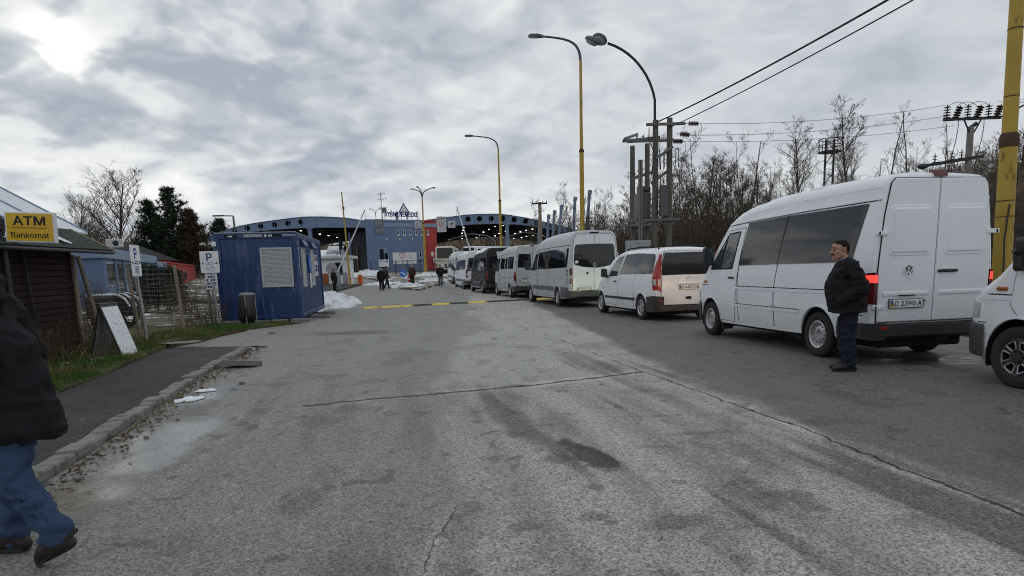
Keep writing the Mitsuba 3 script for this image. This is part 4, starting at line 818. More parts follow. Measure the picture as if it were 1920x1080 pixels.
# grass on the verge: thin blades, too many to count
pm('grass_mat', proc(lambda p, n, uv: mix(mi.Color3f(.060, .125, .024), mi.Color3f(.17, .155, .055), smoothstep(.45, .75, fbm(p.x * 3, p.y * 3, 2.0)))), .7, spec=.2)
pm('dry_grass_mat', proc(lambda p, n, uv: mi.Color3f(.20, .155, .085) * (.5 + noise(p.x * 30, p.y * 30, p.z * 3))), .85, spec=.1)
def blades(pts, h, w, lean, r, base=None):
    n = len(pts); a = r.random(n) * 2 * PI; hh = h * r.uniform(.5, 1.25, n); l = lean * r.uniform(.3, 1.2, n) * hh; la = r.random(n) * 2 * PI
    z0 = pts[:, 2]; dx, dy = np.cos(a) * w / 2, np.sin(a) * w / 2
    P0 = np.stack([pts[:, 0] - dx, pts[:, 1] - dy, z0], 1); P1 = np.stack([pts[:, 0] + dx, pts[:, 1] + dy, z0], 1)
    P2 = np.stack([pts[:, 0] + np.cos(la) * l * .4 + dx * .6, pts[:, 1] + np.sin(la) * l * .4 + dy * .6, z0 + hh * .6], 1); P3 = np.stack([pts[:, 0] + np.cos(la) * l, pts[:, 1] + np.sin(la) * l, z0 + hh], 1)
    V = np.stack([P0, P1, P2, P3], 1).reshape(-1, 3); i = np.arange(n) * 4
    return trimesh.Trimesh(V, np.vstack([np.stack([i, i + 1, i + 2], 1), np.stack([i, i + 2, i + 3], 1)]), process=False)
def scatter(poly, n, r, dens=None):
    x0, y0, x1, y1 = poly.bounds; P = np.stack([r.uniform(x0, x1, n * 3), r.uniform(y0, y1, n * 3)], 1)
    import shapely
    P = P[shapely.contains_xy(poly, P[:, 0], P[:, 1])]
    if dens is not None: P = P[r.random(len(P)) < dens(P[:, 0], P[:, 1])]
    return P[:n]
gr = rng(11); near_verge = Polygon(PAVE_I + [(-7.3, 14.2), (-7.05, 15.0), (-7.2, 16.4), (-7.25, 18.4), (-6.75, 19.9), (-6.7, 20.2), (-9.0, 20.3), (-8.6, 15), (-8.3, 12.6), (-7.6, 5)])
dens = lambda x, y: np.clip((meshkit.fbm(np.stack([x * 1.6, y * 1.6, x * 0], -1), 3, 3) - .30) * 3.6, .06, 1)
P = scatter(near_verge, 42000, gr, dens); P = np.column_stack([P, verge_z(P[:, 0], P[:, 1])])
put('grass', blades(P, .085, .007, .7, gr), 'grass_mat', kind='stuff', label='patchy green winter grass along the pavement and mesh fence', cat='grass')
P = scatter(near_verge.buffer(.1), 5000, gr, lambda x, y: (meshkit.noise(np.stack([x * 1.3, y * 1.3, x * 0 + 5], -1)) > .5) * np.clip((-x - .30 * y - 3.1) / 1.2, .05, 1)); P = np.column_stack([P, verge_z(P[:, 0], P[:, 1])])
put('dry_grass', blades(P, .22, .005, .5, gr), 'dry_grass_mat', kind='stuff', label='dry straw-coloured grass at the foot of the mesh fence', cat='grass')
# litter, leaves and grit in the gutter along the kerb
pm('litter_mat', proc(lambda p, n, uv: mix(mi.Color3f(.075, .055, .035), mi.Color3f(.22, .17, .10), noise(p.x * 60, p.y * 60, 1.0))), .9, spec=.1)
lr = rng(5); V = []
for k in range(1700):
    s = lr.uniform(2.2, 13.6); a = acc.interpolate(s); off = abs(lr.normal(0, .13)) + .02
    V.append((a.x + off, a.y + off * .2, .004 + lr.random() * .012 * (1 if off < .2 else .4)))
V = np.array(V); n = len(V); sz = lr.uniform(.008, .032, (n, 1)); A = lr.normal(0, 1, (n, 3)) * [1, 1, .35]; Bv = lr.normal(0, 1, (n, 3)) * [1, 1, .35]
A /= np.linalg.norm(A, axis=1, keepdims=True); Bv /= np.linalg.norm(Bv, axis=1, keepdims=True)
VV = np.stack([V - A * sz, V + Bv * sz * .7, V + A * sz, V - Bv * sz * .7], 1).reshape(-1, 3); VV[:, 2] = np.maximum(VV[:, 2], .002); i = np.arange(n) * 4
put('gutter_litter', trimesh.Trimesh(VV, np.vstack([np.stack([i, i + 1, i + 2], 1), np.stack([i, i + 2, i + 3], 1)]), process=False), 'litter_mat', kind='stuff', label='dead leaves and grit lying in the gutter along the kerb', cat='litter')
def rock(r, s, seed, flat=.6):
    m = trimesh.creation.icosphere(subdivisions=2, radius=1.0); d = meshkit.fbm(m.vertices * 1.3 + seed * 7.7, 3, seed)
    m.vertices *= (.65 + .8 * d)[:, None]; m.vertices *= np.array([s, s * .75, s * flat]); return m
sr = rng(21)
for k, (x, y, s) in enumerate([(-6.05, 16.7, .07), (-5.72, 13.3, .05), (-3.70, 8.95, .045), (-3.72, 6.8, .035), (-3.42, 6.0, .025), (-3.50, 5.3, .03), (-3.24, 4.75, .035), (-5.35, 12.6, .04)]):
    put('stone', rock(.1, s, k + 2), 'stone_mat', smooth=60, M=tr(x, y, s * .22 + (.03 if k == 1 else 0)), label=['stone lying alone on the asphalt before the blue container', 'small stone on the pavement near the kerb end', 'small stone in the gutter beside the larger snow remnant', 'small stone in the gutter just nearer than the snow remnants', 'small stone among the leaves halfway along the wet gutter', 'small stone at the near end of the wet gutter', 'stone in the gutter nearest the walking man', 'small stone on the kerb line by the broken slab'][k], cat='stone', group='loose stones by the kerb')
put('broken_slab', xf(prism([(-.27, -.16), (.20, -.20), (.30, .02), (.12, .20), (-.22, .17)], .085), rx(-.12) @ ry(.06) @ rz(.2)), 'stone_mat', M=tr(-4.40, 10.72, .02), label='broken concrete slab lying tilted in the road beside the kerb end', cat='slab')
pm('old_snow', (.74, .76, .78), .8, spec=.2)
def scrap(r, seed, s):
    rr = rng(seed); a = np.linspace(0, 2 * PI, 15, endpoint=False); q = s * (.55 + .6 * rr.random(15)); P = np.stack([q * np.cos(a) * 1.4, q * np.sin(a), .006 + .012 * rr.random(15)], 1)
    V = np.vstack([P * [1, 1, 0] + [0, 0, .001], P * [.85, .85, 1] + [0, 0, .004], [[0, 0, .022]]]); i = np.arange(15); j = (i + 1) % 15
    return trimesh.Trimesh(V, np.vstack([np.stack([i, j, j + 15], 1), np.stack([i, j + 15, i + 15], 1), np.stack([i + 15, j + 15, i * 0 + 30], 1)]), process=False)
for k, (x, y, s, a, lb) in enumerate([(-3.92, 7.85, .16, 1.1, 'thin white snow remnant in the gutter beside the kerb, larger of two'), (-3.98, 8.45, .09, .3, 'thin white snow remnant in the gutter beside the kerb, smaller of two'),
                                     (-7.12, 11.35, .10, .5, 'white crumpled scrap in the grass beside the folding sign board'), (-7.42, 10.9, .07, 2, 'small white scrap in the grass left of the folding sign board'), (-6.95, 13.9, .30, .25, 'pale flat concrete patch at the end of the dark pavement')]):
    put('snow_scrap' if k < 4 else 'concrete_patch', scrap(1, k + 3, s), 'old_snow' if k < 4 else 'stone_mat', smooth=40, M=tr(x, y, .006 if k < 2 else (float(verge_z(np.array(x), np.array(y))) + .02)) @ rz(a), label=lb, cat='snow' if k < 2 else 'scrap' if k < 4 else 'slab')
# snow heaps cleared to the roadside
def heap(L, Wd, Hh, seed, sub=46):
    g = grid(-1, 1, -1, 1, sub, sub, lambda x, y: x * 0); p = g.vertices.copy(); r2 = np.hypot(p[:, 0], p[:, 1]); ang = np.arctan2(p[:, 1], p[:, 0])
    edge = .72 + .35 * meshkit.fbm(np.stack([np.cos(ang) * 1.4 + seed, np.sin(ang) * 1.4, ang * 0], 1), 3, seed)
    f = np.clip(1 - r2 / edge, 0, 1) ** .6
    lump = meshkit.fbm(np.stack([p[:, 0] * L * 2.2, p[:, 1] * Wd * 2.2, p[:, 0] * 0 + seed], 1), 4, seed); chunk = meshkit.noise(np.stack([p[:, 0] * L * 6, p[:, 1] * Wd * 6, p[:, 0] * 0], 1), seed + 3)
    p[:, 2] = Hh * f * (.30 + .70 * lump + .65 * chunk) - .04 * (f <= 0); p[:, 0] *= L; p[:, 1] *= Wd
    return trimesh.Trimesh(p, g.faces, process=False)
HEAPS = [(-7.5, 28.6, .9, 1.4, .34, 1, 'chunky white snow heap at the roadside just past the blue cabin'), (-8.3, 31.6, 1.35, 1.9, .58, 2, 'largest white snow heap, behind the one next to the blue cabin'), (-9.7, 36.5, 1.1, 2.2, .45, 3, 'low white snow heap in front of the man by the booth'),
         (-11.6, 42.5, .9, 2.3, .35, 4, 'strip of dirty snow along the kerb before the raised barrier'), (-8.4, 54.0, 2.3, .8, .36, 5, 'snow heap at the tip of the traffic island under the blue arrow sign'), (-11.2, 60.0, 2.6, 1.0, .30, 6, 'snow ridge along the traffic island to the left of the blue arrow sign'), (-6.8, 62.0, 2.4, .9, .38, 7, 'snow ridge along the traffic island to the right of the blue arrow sign'),
         (-17.3, 83.0, 3.0, 1.6, .9, 8, 'snow bank before the blue customs building at its door'), (-9.0, 76.0, 2.6, 1.0, .55, 9, 'snow bank before the red corner of the customs building')]
for x, y, L, Wd, Hh, sd_, lb in HEAPS:
    put('snow_heap', heap(L, Wd, Hh, sd_), 'snow_mat', smooth=55, M=tr(x, y, float(zg(y)) - .01) @ rz(-.1 + .3 * (sd_ in (3, 4))), label=lb, cat='snow heap', group='snow heaps cleared to the roadside')
# rubber speed hump: yellow and black modules, each its own piece
pm('hump_yellow', proc(lambda p, n, uv: mix(mi.Color3f(.78, .56, .05), mi.Color3f(.12, .10, .08), smoothstep(.62, .74, fbm(p.x * 7, p.y * 7, 0.0)) * .7)), .6)
pm('hump_black', (.022, .022, .023), .75)
h0, hv = np.array([-6.05, 27.35]), np.array([1.0, .485]); hv = hv / np.linalg.norm(hv)
hk = thing('speed_hump', 'rubber speed hump of yellow and black modules bolted across the road', 'speed hump')
sec = [(-.24, 0), (-.22, .014), (-.10, .052), (0, .060), (.10, .052), (.22, .014), (.24, 0)]
d_ = 0
for col, L in [('y', .70), ('y', .70), ('y', .70), ('b', .42), ('b', .42), ('y', .82), ('b', .45), ('b', .42), ('y', .90)] + [('b', .5)] * 5 + [('y', .9), ('y', .9), ('b', .5), ('b', .5)]:
    m = xf(prism([(a, b) for a, b in sec], L - .015), frame((0, 0, 0), (0, 1, 0), (0, 0, 1), (1, 0, 0)))
    if m.volume < 0: m.invert()
    o = h0 + hv * d_; Mh = tr(o[0], o[1], .002) @ rz(math.atan2(hv[1], hv[0]))
    i = put('module', m, 'hump_yellow' if col == 'y' else 'hump_black', hk, M=Mh)
    for q in (.25, .75): put('bolt', lathe([(0, .066), (.022, .064), (.026, .05)], 10), 'hump_black', i, M=Mh @ tr(q * L, 0, 0))
    d_ += L
# ---------------------------------------------------------------- left side: kiosk, signs, fence, cabin, low buildings
def wood_color(c, along):
    def fn(p, n, uv):
        g = fbm(p.x * 3 + p.y * 3, p.z * 40, 1.0, octaves=3)
        return mi.Color3f(c) * (.55 + .9 * g)
    return proc(fn)
pm('brown_plank', wood_color((.026, .013, .010), 0), .7, spec=.3)
pm('post_wood', proc(lambda p, n, uv: mi.Color3f(.30, .25, .19) * (.5 + .8 * fbm(p.x * 50, p.y * 50, p.z * 3))), .85, spec=.2)
pm('dark_steel', (.035, .036, .04), .5, metal=.3)
pm('galvanised', proc(lambda p, n, uv: mi.Color3f(.34, .35, .36) * (.75 + .5 * noise(p.x * 20, p.y * 20, p.z * 9))), .45, metal=.5)
pm('green_shingle', proc(lambda p, n, uv: mi.Color3f(.026, .038, .030) * (.6 + .8 * noise(p.x * 30, p.y * 30, p.z * 30))), .85)
pm('roof_white', (.62, .64, .67), .45)
pm('blue_wall', proc(lambda p, n, uv: mi.Color3f(.150, .215, .345) * (.86 + .28 * fbm(p.x * .8, p.y * .8, p.z * .35))), .75, spec=.3)
pm('pale_blue_trim', (.22, .29, .40), .6)
pm('red_wall', proc(lambda p, n, uv: mi.Color3f(.40, .055, .052) * (.86 + .28 * fbm(p.x * .8, p.y * .8, p.z * .5))), .75, spec=.3)
pm('brick_mat', (.22, .11, .08), .85)
# kiosk with horizontal planks
KM = tr(-8.42, 12.9, 0) @ rz(.09)       # local: -y runs back towards the camera along the wall, +x towards the road
kk = thing('wooden_kiosk', 'dark brown wooden kiosk with green shingled eaves at the picture edge', 'kiosk')
put('wall', bx(-3.4, -.03, -9.0, 0, -.05, 2.28), 'brown_plank', kk, M=KM)
kr = rng(2)
for j in range(19):
    put('plank', bx(-.028, .012 + kr.normal(0, .002), -9.0, -.01, .06 + j * .115, .06 + j * .115 + .106, .006), 'brown_plank', kk, M=KM)
put('corner_board', bx(-.06, .03, -.09, .03, 0, 2.2, .005), 'brown_plank', kk, M=KM)
put('pipe', tube([(.06, -1.35, .3), (.06, -1.42, 1.2), (.06, -1.5, 2.0)], .02, 8), 'dark_steel', kk, M=KM)
put('roof', hull([(x, y, z) for y in (-9.2, .32) for x, z in ((.62, 1.97), (.62, 2.03), (-.15, 2.44), (-3.6, 2.50), (-3.6, 2.30), (-.1, 2.28))]), 'dark_steel', kk, M=KM)
sl = math.atan2(.41, .77)
for row in range(6):
    for c in range(30):
        y1 = .34 - c * .32 + (.16 if row % 2 else 0)
        if y1 > .36: y1 = .34
        put('shingle', bx(0, .165, y1 - .31, y1, 0, .012, .003), 'green_shingle', kk, M=KM @ tr(.64 - row * .128, 0, 2.028 + row * .0685) @ ry(sl) @ tr(-.165, 0, 0) @ tr(0, 0, .004 + .002 * ((row * 7 + c) % 3)))
put('verge_board', bx(-.02, .02, 0, .9, -.05, .06, .004), 'post_wood', kk, M=KM @ tr(.66, .36, 2.0) @ rz(PI / 2) @ rx(-.0) @ np.array(trimesh.transformations.rotation_matrix(sl, [1, 0, 0])))
put('gutter', tube([(.66, .34, 1.985), (.66, -9.2, 1.985)], .03, 8), 'dark_steel', kk, M=KM)
for x, y, s in ((.25, -.25, .10), (.45, -1.0, .12), (.5, -2.6, .2)): put('snow_patch', scrap(1, int(s * 100), s), 'old_snow', kk, smooth=40, M=KM @ tr(x, y, 2.25 - x * .2 + .03) @ ry(sl))
# ATM sign on its post
AM = tr(-7.12, 10.17, 2.27) @ rz(.0) @ ry(.055)
ak = thing('atm_sign', 'yellow ATM Bankomat sign in a white frame above the kiosk eaves', 'sign')
put('frame', xf(bevel_plate(rrect(.745, .452, .015), .06, .01), UPR @ tr(0, 0, -.0)), 'sign_white', ak, M=AM)
put('face', xf(bevel_plate(rrect(.69, .40, .006), .006, .002), UPR @ tr(0, 0, .059)), 'sign_yellow', ak, M=AM)
put('lettering', cat_([xf(text('ATM', .125, .004, True), UPR @ tr(0, .095, .0655) @ sc(1.28, 1.0, 1)), xf(prism(sbox(-.26, -.003, .26, .004), .004), UPR @ tr(0, -.01, .0655)), xf(text('Bankomat', .079, .004), UPR @ tr(0, -.115, .0655) @ sc(1.12, 1, 1))]), 'ink_black', ak, M=AM)
put('bracket', bx(-.62, -.40, -.04, .04, -.05, .12, .01), 'dark_steel', ak, M=AM)
put('post', tube([(-7.66, 10.25, 0.0), (-7.66, 10.25, 2.45)], .045, 10), 'dark_steel', ak, smooth=50)
# mesh fence with leaning wooden posts
pm('wire_mat', (.21, .195, .17), .6, metal=.4)
fA, fB = np.array([-8.36, 12.75]), np.array([-9.06, 20.5]); fd = (fB - fA) / np.linalg.norm(fB - fA); fl = np.linalg.norm(fB - fA)
fk = thing('mesh_fence', 'rusty welded wire mesh fence on leaning wooden posts beside the verge', 'fence')
fr_ = rng(8)
for p0, p1 in ((0, .50), (.5, 1.0)):
    W = []
    for z in np.arange(.12, 1.80, .105):
        pts = [np.append(fA + fd * fl * t, z + .018 * math.sin(t * 23 + z * 5) + .02 * math.sin(t * 9)) for t in np.linspace(p0, p1, 9)]
        W.append(tube(pts, .0030, 3, cap=False))
    for s in np.arange(p0 * fl, p1 * fl, .14):
        q = fA + fd * s; W.append(tube([(q[0], q[1], .06), (q[0] + .012 * math.sin(s * 5), q[1], 1.0), (q[0], q[1], 1.76 + .02 * math.sin(s * 3))], .0022, 3, cap=False))
    put('mesh_panel', cat_(W), 'wire_mat', fk, kind='stuff')
for s, lx, ly, h, r in ((.15, .02, .0, 1.95, .045), (1.0, -.16, -.28, 1.95, .045), (2.6, -.1, -.05, 1.75, .035), (5.15, -.06, -.04, 1.80, .042), (7.6, .02, .05, 1.85, .04)):
    q = fA + fd * s
    put('post', tube([(q[0], q[1], -.1), (q[0] + lx * .5, q[1] + ly * .5, h * .5), (q[0] + lx, q[1] + ly, h)], r, 7), 'post_wood', fk, smooth=40)
fk2 = thing('mesh_fence', 'second wire fence of pale posts standing further back across the yard', 'fence')
W = []
for z in np.arange(.15, 1.7, .16): W.append(tube([(-14.2, 18.6, z), (-9.6, 21.6, z)], .004, 3, cap=False))
for t in np.linspace(0, 1, 34): W.append(tube([(-14.2 + 4.6 * t, 18.6 + 3 * t, .05), (-14.2 + 4.6 * t, 18.6 + 3 * t, 1.68)], .004, 3, cap=False))
put('mesh_panel', cat_(W), 'wire_mat', fk2, kind='stuff')
for t, h in ((0, 1.9), (.33, 1.8), (.62, 1.75), (.98, 1.9)): put('post', tube([(-14.2 + 4.6 * t, 18.6 + 3 * t, -.1), (-14.25 + 4.6 * t, 18.6 + 3 * t, h)], .05, 7), 'post_wood', fk2, smooth=40)
# dead weeds and brambles against the kiosk and fence
pm('twig_mat', proc(lambda p, n, uv: mi.Color3f(.105, .078, .055) * (.5 + noise(p.x * 25, p.y * 25, p.z * 9))), .9, spec=.1)
def weed(n, h, spread, seed):
    r = rng(seed); L = []
    for _ in range(n):
        b = np.append(r.normal(0, spread, 2), 0); d = np.append(r.normal(0, .28, 2), 1.0); hh = h * r.uniform(.5, 1.15); P = [b + d * hh * t + np.append(r.normal(0, .012, 2), 0) for t in (0, .35, .7, 1)]
        L.append(tube(P, np.array([.0045, .0038, .003, .0015]), 3, cap=False))
        for _ in range(5):
            t = r.uniform(.35, .95); s = b + d * hh * t; e = s + np.append(r.normal(0, .09, 2), r.uniform(.05, .16)) * (h / .8); L.append(tube([s, (s + e) / 2 + r.normal(0, .006, 3), e], np.array([.0028, .002, .0012]), 3, cap=False))
    return cat_(L)
WEEDS = [ply(weed(55, .8, .14, 1)), ply(weed(45, 1.3, .22, 2)), ply(weed(40, .55, .2, 3))]
wr = rng(17)
for k, (x, y, i, s) in enumerate([(-7.85, 11.1, 0, 1.0), (-8.0, 11.8, 0, .9), (-8.1, 12.5, 2, 1.0), (-7.65, 10.4, 2, 1.1), (-8.9, 13.8, 1, 1.0), (-8.95, 14.5, 1, 1.05), (-9.2, 15.3, 1, .8), (-9.6, 14.6, 2, 1.5), (-9.3, 19.2, 1, .9), (-9.6, 20.0, 1, 1.0), (-9.0, 20.2, 2, 1.2), (-8.75, 19.0, 2, .9), (-10.6, 21.5, 1, .9)]):
    put('dead_weed', WEEDS[i], 'twig_mat', M=tr(x, y, .05) @ rz(wr.random() * 6) @ sc(s, s, s), label='clump of dead brown weed stalks before the kiosk wall' if k < 4 else 'tangled bare brown bramble behind the wire mesh fence', cat='weed', group='dead weeds by the kiosk' if k < 4 else 'brambles behind the mesh fence')
# folding A-board
d2 = np.array([-.105, .994, 0]); n2 = np.array([.994, .105, 0]); L0 = np.array([-7.44, 11.66, .06]); wd = .66
ab = thing('sandwich_board', 'folding sign board with a white face standing on the grass by the pavement', 'sign board')
rt = L0 + n2 * .22 + np.array([0, 0, .97])
def leaf(foot, topp, name):
    up = (topp - foot); hgt = np.linalg.norm(up); ez = up / hgt; nn = np.cross(d2, ez); return frame(foot, d2, ez, nn), hgt
for nm, foot in (('front_leaf', L0 + n2 * .52), ('back_leaf', L0 - n2 * .02)):
    Fm, hg = leaf(foot, rt, nm)
    if nm == 'back_leaf': pass
    lf = put(nm, bx(0, wd, 0, hg, -.012, .012, .004), 'dark_steel', ab, M=Fm)
    put('panel', bx(.035, wd - .035, .05, hg - .05, -.0165, .0165, .002), 'sign_white' if nm == 'front_leaf' else 'galvanised', lf, M=Fm)
    if nm == 'front_leaf':
        for x, y, w, h in ((.30, .80, .025, .006), (.42, .62, .10, .007), (.20, .64, .16, .007), (.28, .50, .012, .03), (.34, .42, .012, .03), (.30, .33, .02, .006), (.24, .13, .012, .04), (.40, .12, .14, .006)):
            put('marker_stroke', bx(x, x + w, y, y + h, .0165, .0178), 'ink_black', lf, M=Fm)
            put('marker_stroke', bx(x, x + w, y, y + h, -.0178, -.0165), 'ink_black', lf, M=Fm)
put('hinge', tube([rt - d2 * 0 + [0, 0, .01], rt + d2 * wd + [0, 0, .01]], .018, 8), 'dark_steel', ab)
# parking signs
def p_sign(name_label, x, y, w, h, top, lines, ang, lean=0.):
    k = thing('parking_sign', name_label, 'sign', 'white parking signs on grey poles')
    put('pole', tube([(0, 0, -.05), (lean * .5, 0, top * .5), (lean, 0, top - .04)], .032, 10), 'galvanised', k, smooth=50, M=tr(x, y, .06))
    Mp = tr(x + lean, y, top - h / 2 + .02) @ rz(ang) @ tr(0, -.045, 0) @ UPR
    put('plate', xf(bevel_plate(rrect(w, h, .02), .012, .003), tr(0, 0, -.006)), 'sign_white', k, M=Mp)
    put('letter', xf(text('P', .21, .003, True), tr(-.0, h / 2 - .17, .0065)), 'ink_blue', k, M=Mp)
    T_ = [xf(text(s, z, .002, b), tr(xx, yy, .0065)) for s, z, b, xx, yy in lines]
    put('lettering', cat_(T_), 'ink_blue', k, M=Mp)
    for sx in (-1, 1): put('emblem', xf(cat_([prism(Point(0, 0).buffer(.032, 14).difference(Point(0, 0).buffer(.020, 14)), .002), prism(sbox(-.008, -.02, .008, .02), .002)]), tr(sx * w * .36, -.035, .0065)), 'ink_black', k, M=Mp)
    put('clamp', bx(-.05, .05, .0, .06, -.02, .02, .004), 'galvanised', k, M=tr(x + lean, y, top - h + .12) @ rz(ang) @ tr(0, -.04, 0))
LN = [('PLATENÉ', .026, True, 0, -.015), ('PARKOVISKO', .026, True, 0, -.060), ('PRE OSOBNÉ', .028, False, 0, -.135), ('AUTOMOBILY', .028, False, 0, -.185), ('A AUTOBUSY', .028, False, 0, -.235)]
p_sign('white parking sign turned partly away, on a grey pole behind the folding sign board', -7.93, 14.4, .50, .66, 2.16, LN, 1.72, -.1)
p_sign('white parking sign facing the road, on a grey pole left of the blue cabin', -8.56, 19.45, .52, .62, 2.18, LN, .12, -.08)
nk = thing('notice_board', 'small blue and white notice board under the parking sign by the blue cabin', 'notice')
put('post', tube([(-9.02, 20.3, -.05), (-9.02, 20.3, 1.1)], .025, 8), 'galvanised', nk)
put('plate', bx(-9.2, -8.84, 20.26, 20.28, 1.08, 1.56, .004), 'sign_white', nk)
put('lettering', cat_([bx(-9.17 + .07 * i + .01 * j, -9.12 + .07 * i + .01 * j, 20.255, 20.261, 1.44 - .1 * j, 1.50 - .1 * j) for i in range(4) for j in range(4) if (i * 3 + j) % 4]), 'ink_blue', nk)
# blue container cabin
pm('cabin_blue', proc(lambda p, n, uv: mix(mi.Color3f(.006, .032, .118), mi.Color3f(.008, .042, .145), fbm(p.x * 2, p.y * 2, p.z * 1.0)) * (.80 + .4 * fbm(p.x * 9, p.y * 9, p.z * .8)) + mi.Color3f(.05, .05, .055) * smoothstep(.60, .80, fbm(p.x * 12, p.y * 12, p.z * .9 + 4)) + mi.Color3f(.10, .05, .02) * smoothstep(.72, .80, fbm(p.x * 7, p.y * 7, p.z * 5))), .42, clear=.25)
pm('shutter_mat', (.44, .45, .44), .5)
CM = tr(-8.98, 20.6, .10) @ rz(math.atan2(.155, .988)); CW, CD, CH = 2.46, 5.85, 2.66
ck = thing('office_container', 'dark blue office container with closed grey roller shutters beside the road', 'container')
put('wall', bx(.05, CW - .05, .05, CD - .05, .12, CH - .16), 'cabin_blue', ck, M=CM)
for side in range(2):
    for j in range(11 if side == 0 else 26):
        s = .18 + j * .208
        if s > (CW if side == 0 else CD) - .2: break
        put('wall_rib', bx(s, s + .14, .035, .052, .13, CH - .17, .008) if side == 0 else bx(CW - .052, CW - .035, s, s + .14, .13, CH - .17, .008), 'cabin_blue', ck, M=CM)
for x in (0, CW - .16):
    for y in (0, CD - .16): put('corner_post', bx(x, x + .16, y, y + .16, .0, CH, .012), 'cabin_blue', ck, M=CM)
for y in (0.005, CD - .125):
    put('top_rail', bx(.16, CW - .16, y, y + .12, CH - .17, CH - .005, .012), 'cabin_blue', ck, M=CM); put('bottom_rail', bx(.16, CW - .16, y, y + .12, 0, .13, .012), 'cabin_blue', ck, M=CM)
for x in (.005, CW - .125):
    put('top_rail', bx(x, x + .12, .16, CD - .16, CH - .17, CH - .005, .012), 'cabin_blue', ck, M=CM); put('bottom_rail', bx(x, x + .12, .16, CD - .16, 0, .13, .012), 'cabin_blue', ck, M=CM)
put('roof', bx(.03, CW - .03, .03, CD - .03, CH - .03, CH + .012), 'galvanised', ck, M=CM)
put('gutter', tube([(.02, .02, CH + .01), (CW - .02, .02, CH + .01)], .018, 8), 'galvanised', ck, M=CM)
def shutter(M, w, h, parent, n):
    f = put('window_frame', cat_([bx(-.06, w + .06, -.03, .03, -.06, 0, .008), bx(-.06, w + .06, -.03, .03, h, h + .06, .008), bx(-.06, 0, -.03, .03, 0, h, .008), bx(w, w + .06, -.03, .03, 0, h, .008)]), 'shutter_mat', parent, M=M)
    for j in range(n):
        z = h * j / n
        put('shutter_slat', hull([(x, y, zz) for x in (.002, w - .002) for y, zz in ((.012, z + .001), (.012, z + h / n - .003), (-.004, z + .003), (-.006, z + h / n * .5), (-.004, z + h / n - .006))]), 'shutter_mat', f, M=M)
shutter(CM @ tr(1.37, .028, 1.05), .83, 1.10, ck, 28)
for y0 in (.85, 2.98):
    shutter(CM @ tr(CW - .028, y0, 1.02) @ rz(PI / 2), .62, 1.16, ck, 24)
    put('shutter_box', hull([(CW + x, y0 + .31 + sy * .40, 2.25 + z) for sy in (-1, 1) for x, z in ((-.04, 0), (.10, 0), (.12, .04), (-.04, .22), (.02, .22))]), 'cabin_blue', ck, M=CM)
put('oval_sign', xf(prism(Point(0, 0).buffer(1, 24), .02), frame((CW - .005, 2.40, 1.74), (0, .27, 0), (0, 0, .30), (1, 0, 0))), 'bright_blue', ck, M=CM)
put('lettering', xf(cat_([text('i', .22, .003, True)]), frame((CW + .016, 2.40, 1.74), (0, 1, 0), (0, 0, 1), (1, 0, 0))), 'sign_white', ck, M=CM)
pl = put('vertical_sign', bx(CW - .03, CW - .008, 2.38, 2.74, .90, 1.40, .004), 'sign_white', ck, M=CM)
for i, c in enumerate('INFO'): put('letter', xf(text(c, .085, .002, True), frame((CW - .006, 2.56, 1.31 - .10 * i), (0, 1, 0), (0, 0, 1), (1, 0, 0))), 'ink_blue', pl, M=CM)
for y, z0, z1, c in ((3.95, 1.68, 2.06, 'sign_red'), (3.95, 1.29, 1.62, 'sign_white'), (4.48, 1.68, 2.06, 'sign_white'), (4.48, 1.29, 1.62, 'sign_white')):
    put('poster', bx(CW - .035, CW - .026, y, y + .30, z0, z1, .002), 'sign_white', ck, M=CM)
    put('poster_print', bx(CW - .028, CW - .0235, y + .03, y + .27, z0 + .16, z1 - .04), 'ink_blue' if c != 'sign_red' else 'sign_red', ck, M=CM)
put('name_plate', bx(.88, 1.42, -.004, .006, CH - .125, CH - .035, .002), 'galvanised', ck, M=CM)
put('name_plate', bx(.30, .68, -.003, .006, CH - .135, CH - .05, .002), 'seam_dark', ck, M=CM)
put('name_plate', bx(1.47, 2.0, -.003, .006, CH - .125, CH - .04, .002), 'seam_dark', ck, M=CM)
put('plate_mark', cat_([bx(1.49, 1.55, -.0055, -.003, CH - .12, CH - .05), bx(1.60, 1.72, -.0055, -.003, CH - .105, CH - .065), bx(.42, .55, -.0055, -.003, CH - .11, CH - .075)]), 'sign_white', ck, M=CM)
put('lettering', xf(text('011721045', .05, .002, True), tr(2.22, .002, CH - .08) @ UPR), 'sign_white', ck, M=CM)
for i, c in enumerate('ZMENÁREŇ'): put('letter', xf(text(c, .10, .002, True), frame((CW + .0015, .08, 2.32 - .135 * i), (0, 1, 0), (0, 0, 1), (1, 0, 0))), 'sign_white', ck, M=CM)
put('junction_box', bx(-.06, .06, -.06, 0, 2.28, 2.42, .008), 'sign_white', ck, M=CM)
for k, (x, y, w, a) in enumerate([(-6.55, 20.75, .55, .1), (-6.40, 22.4, .6, .16), (-6.72, 24.3, .6, .1)]):
    put('timber_block', bx(-w / 2, w / 2, -.12, .12, 0, .10, .01), 'stone_mat', M=tr(x, y, .004) @ rz(a), label=['grey support slab under the near corner of the blue container', 'grey support slab under the middle of the blue container side', 'grey support slab under the far half of the blue container side'][k], cat='slab', group='support slabs of the blue container')
for k in range(5): put('kerb_stone', bx(0, .50, 0, .14, -.05, .10, .015), 'stone_mat', 'verge', M=tr(-8.9 + .54 * k, 19.86 + .10 * k, .02) @ rz(.16 + .02 * k), smooth=30)
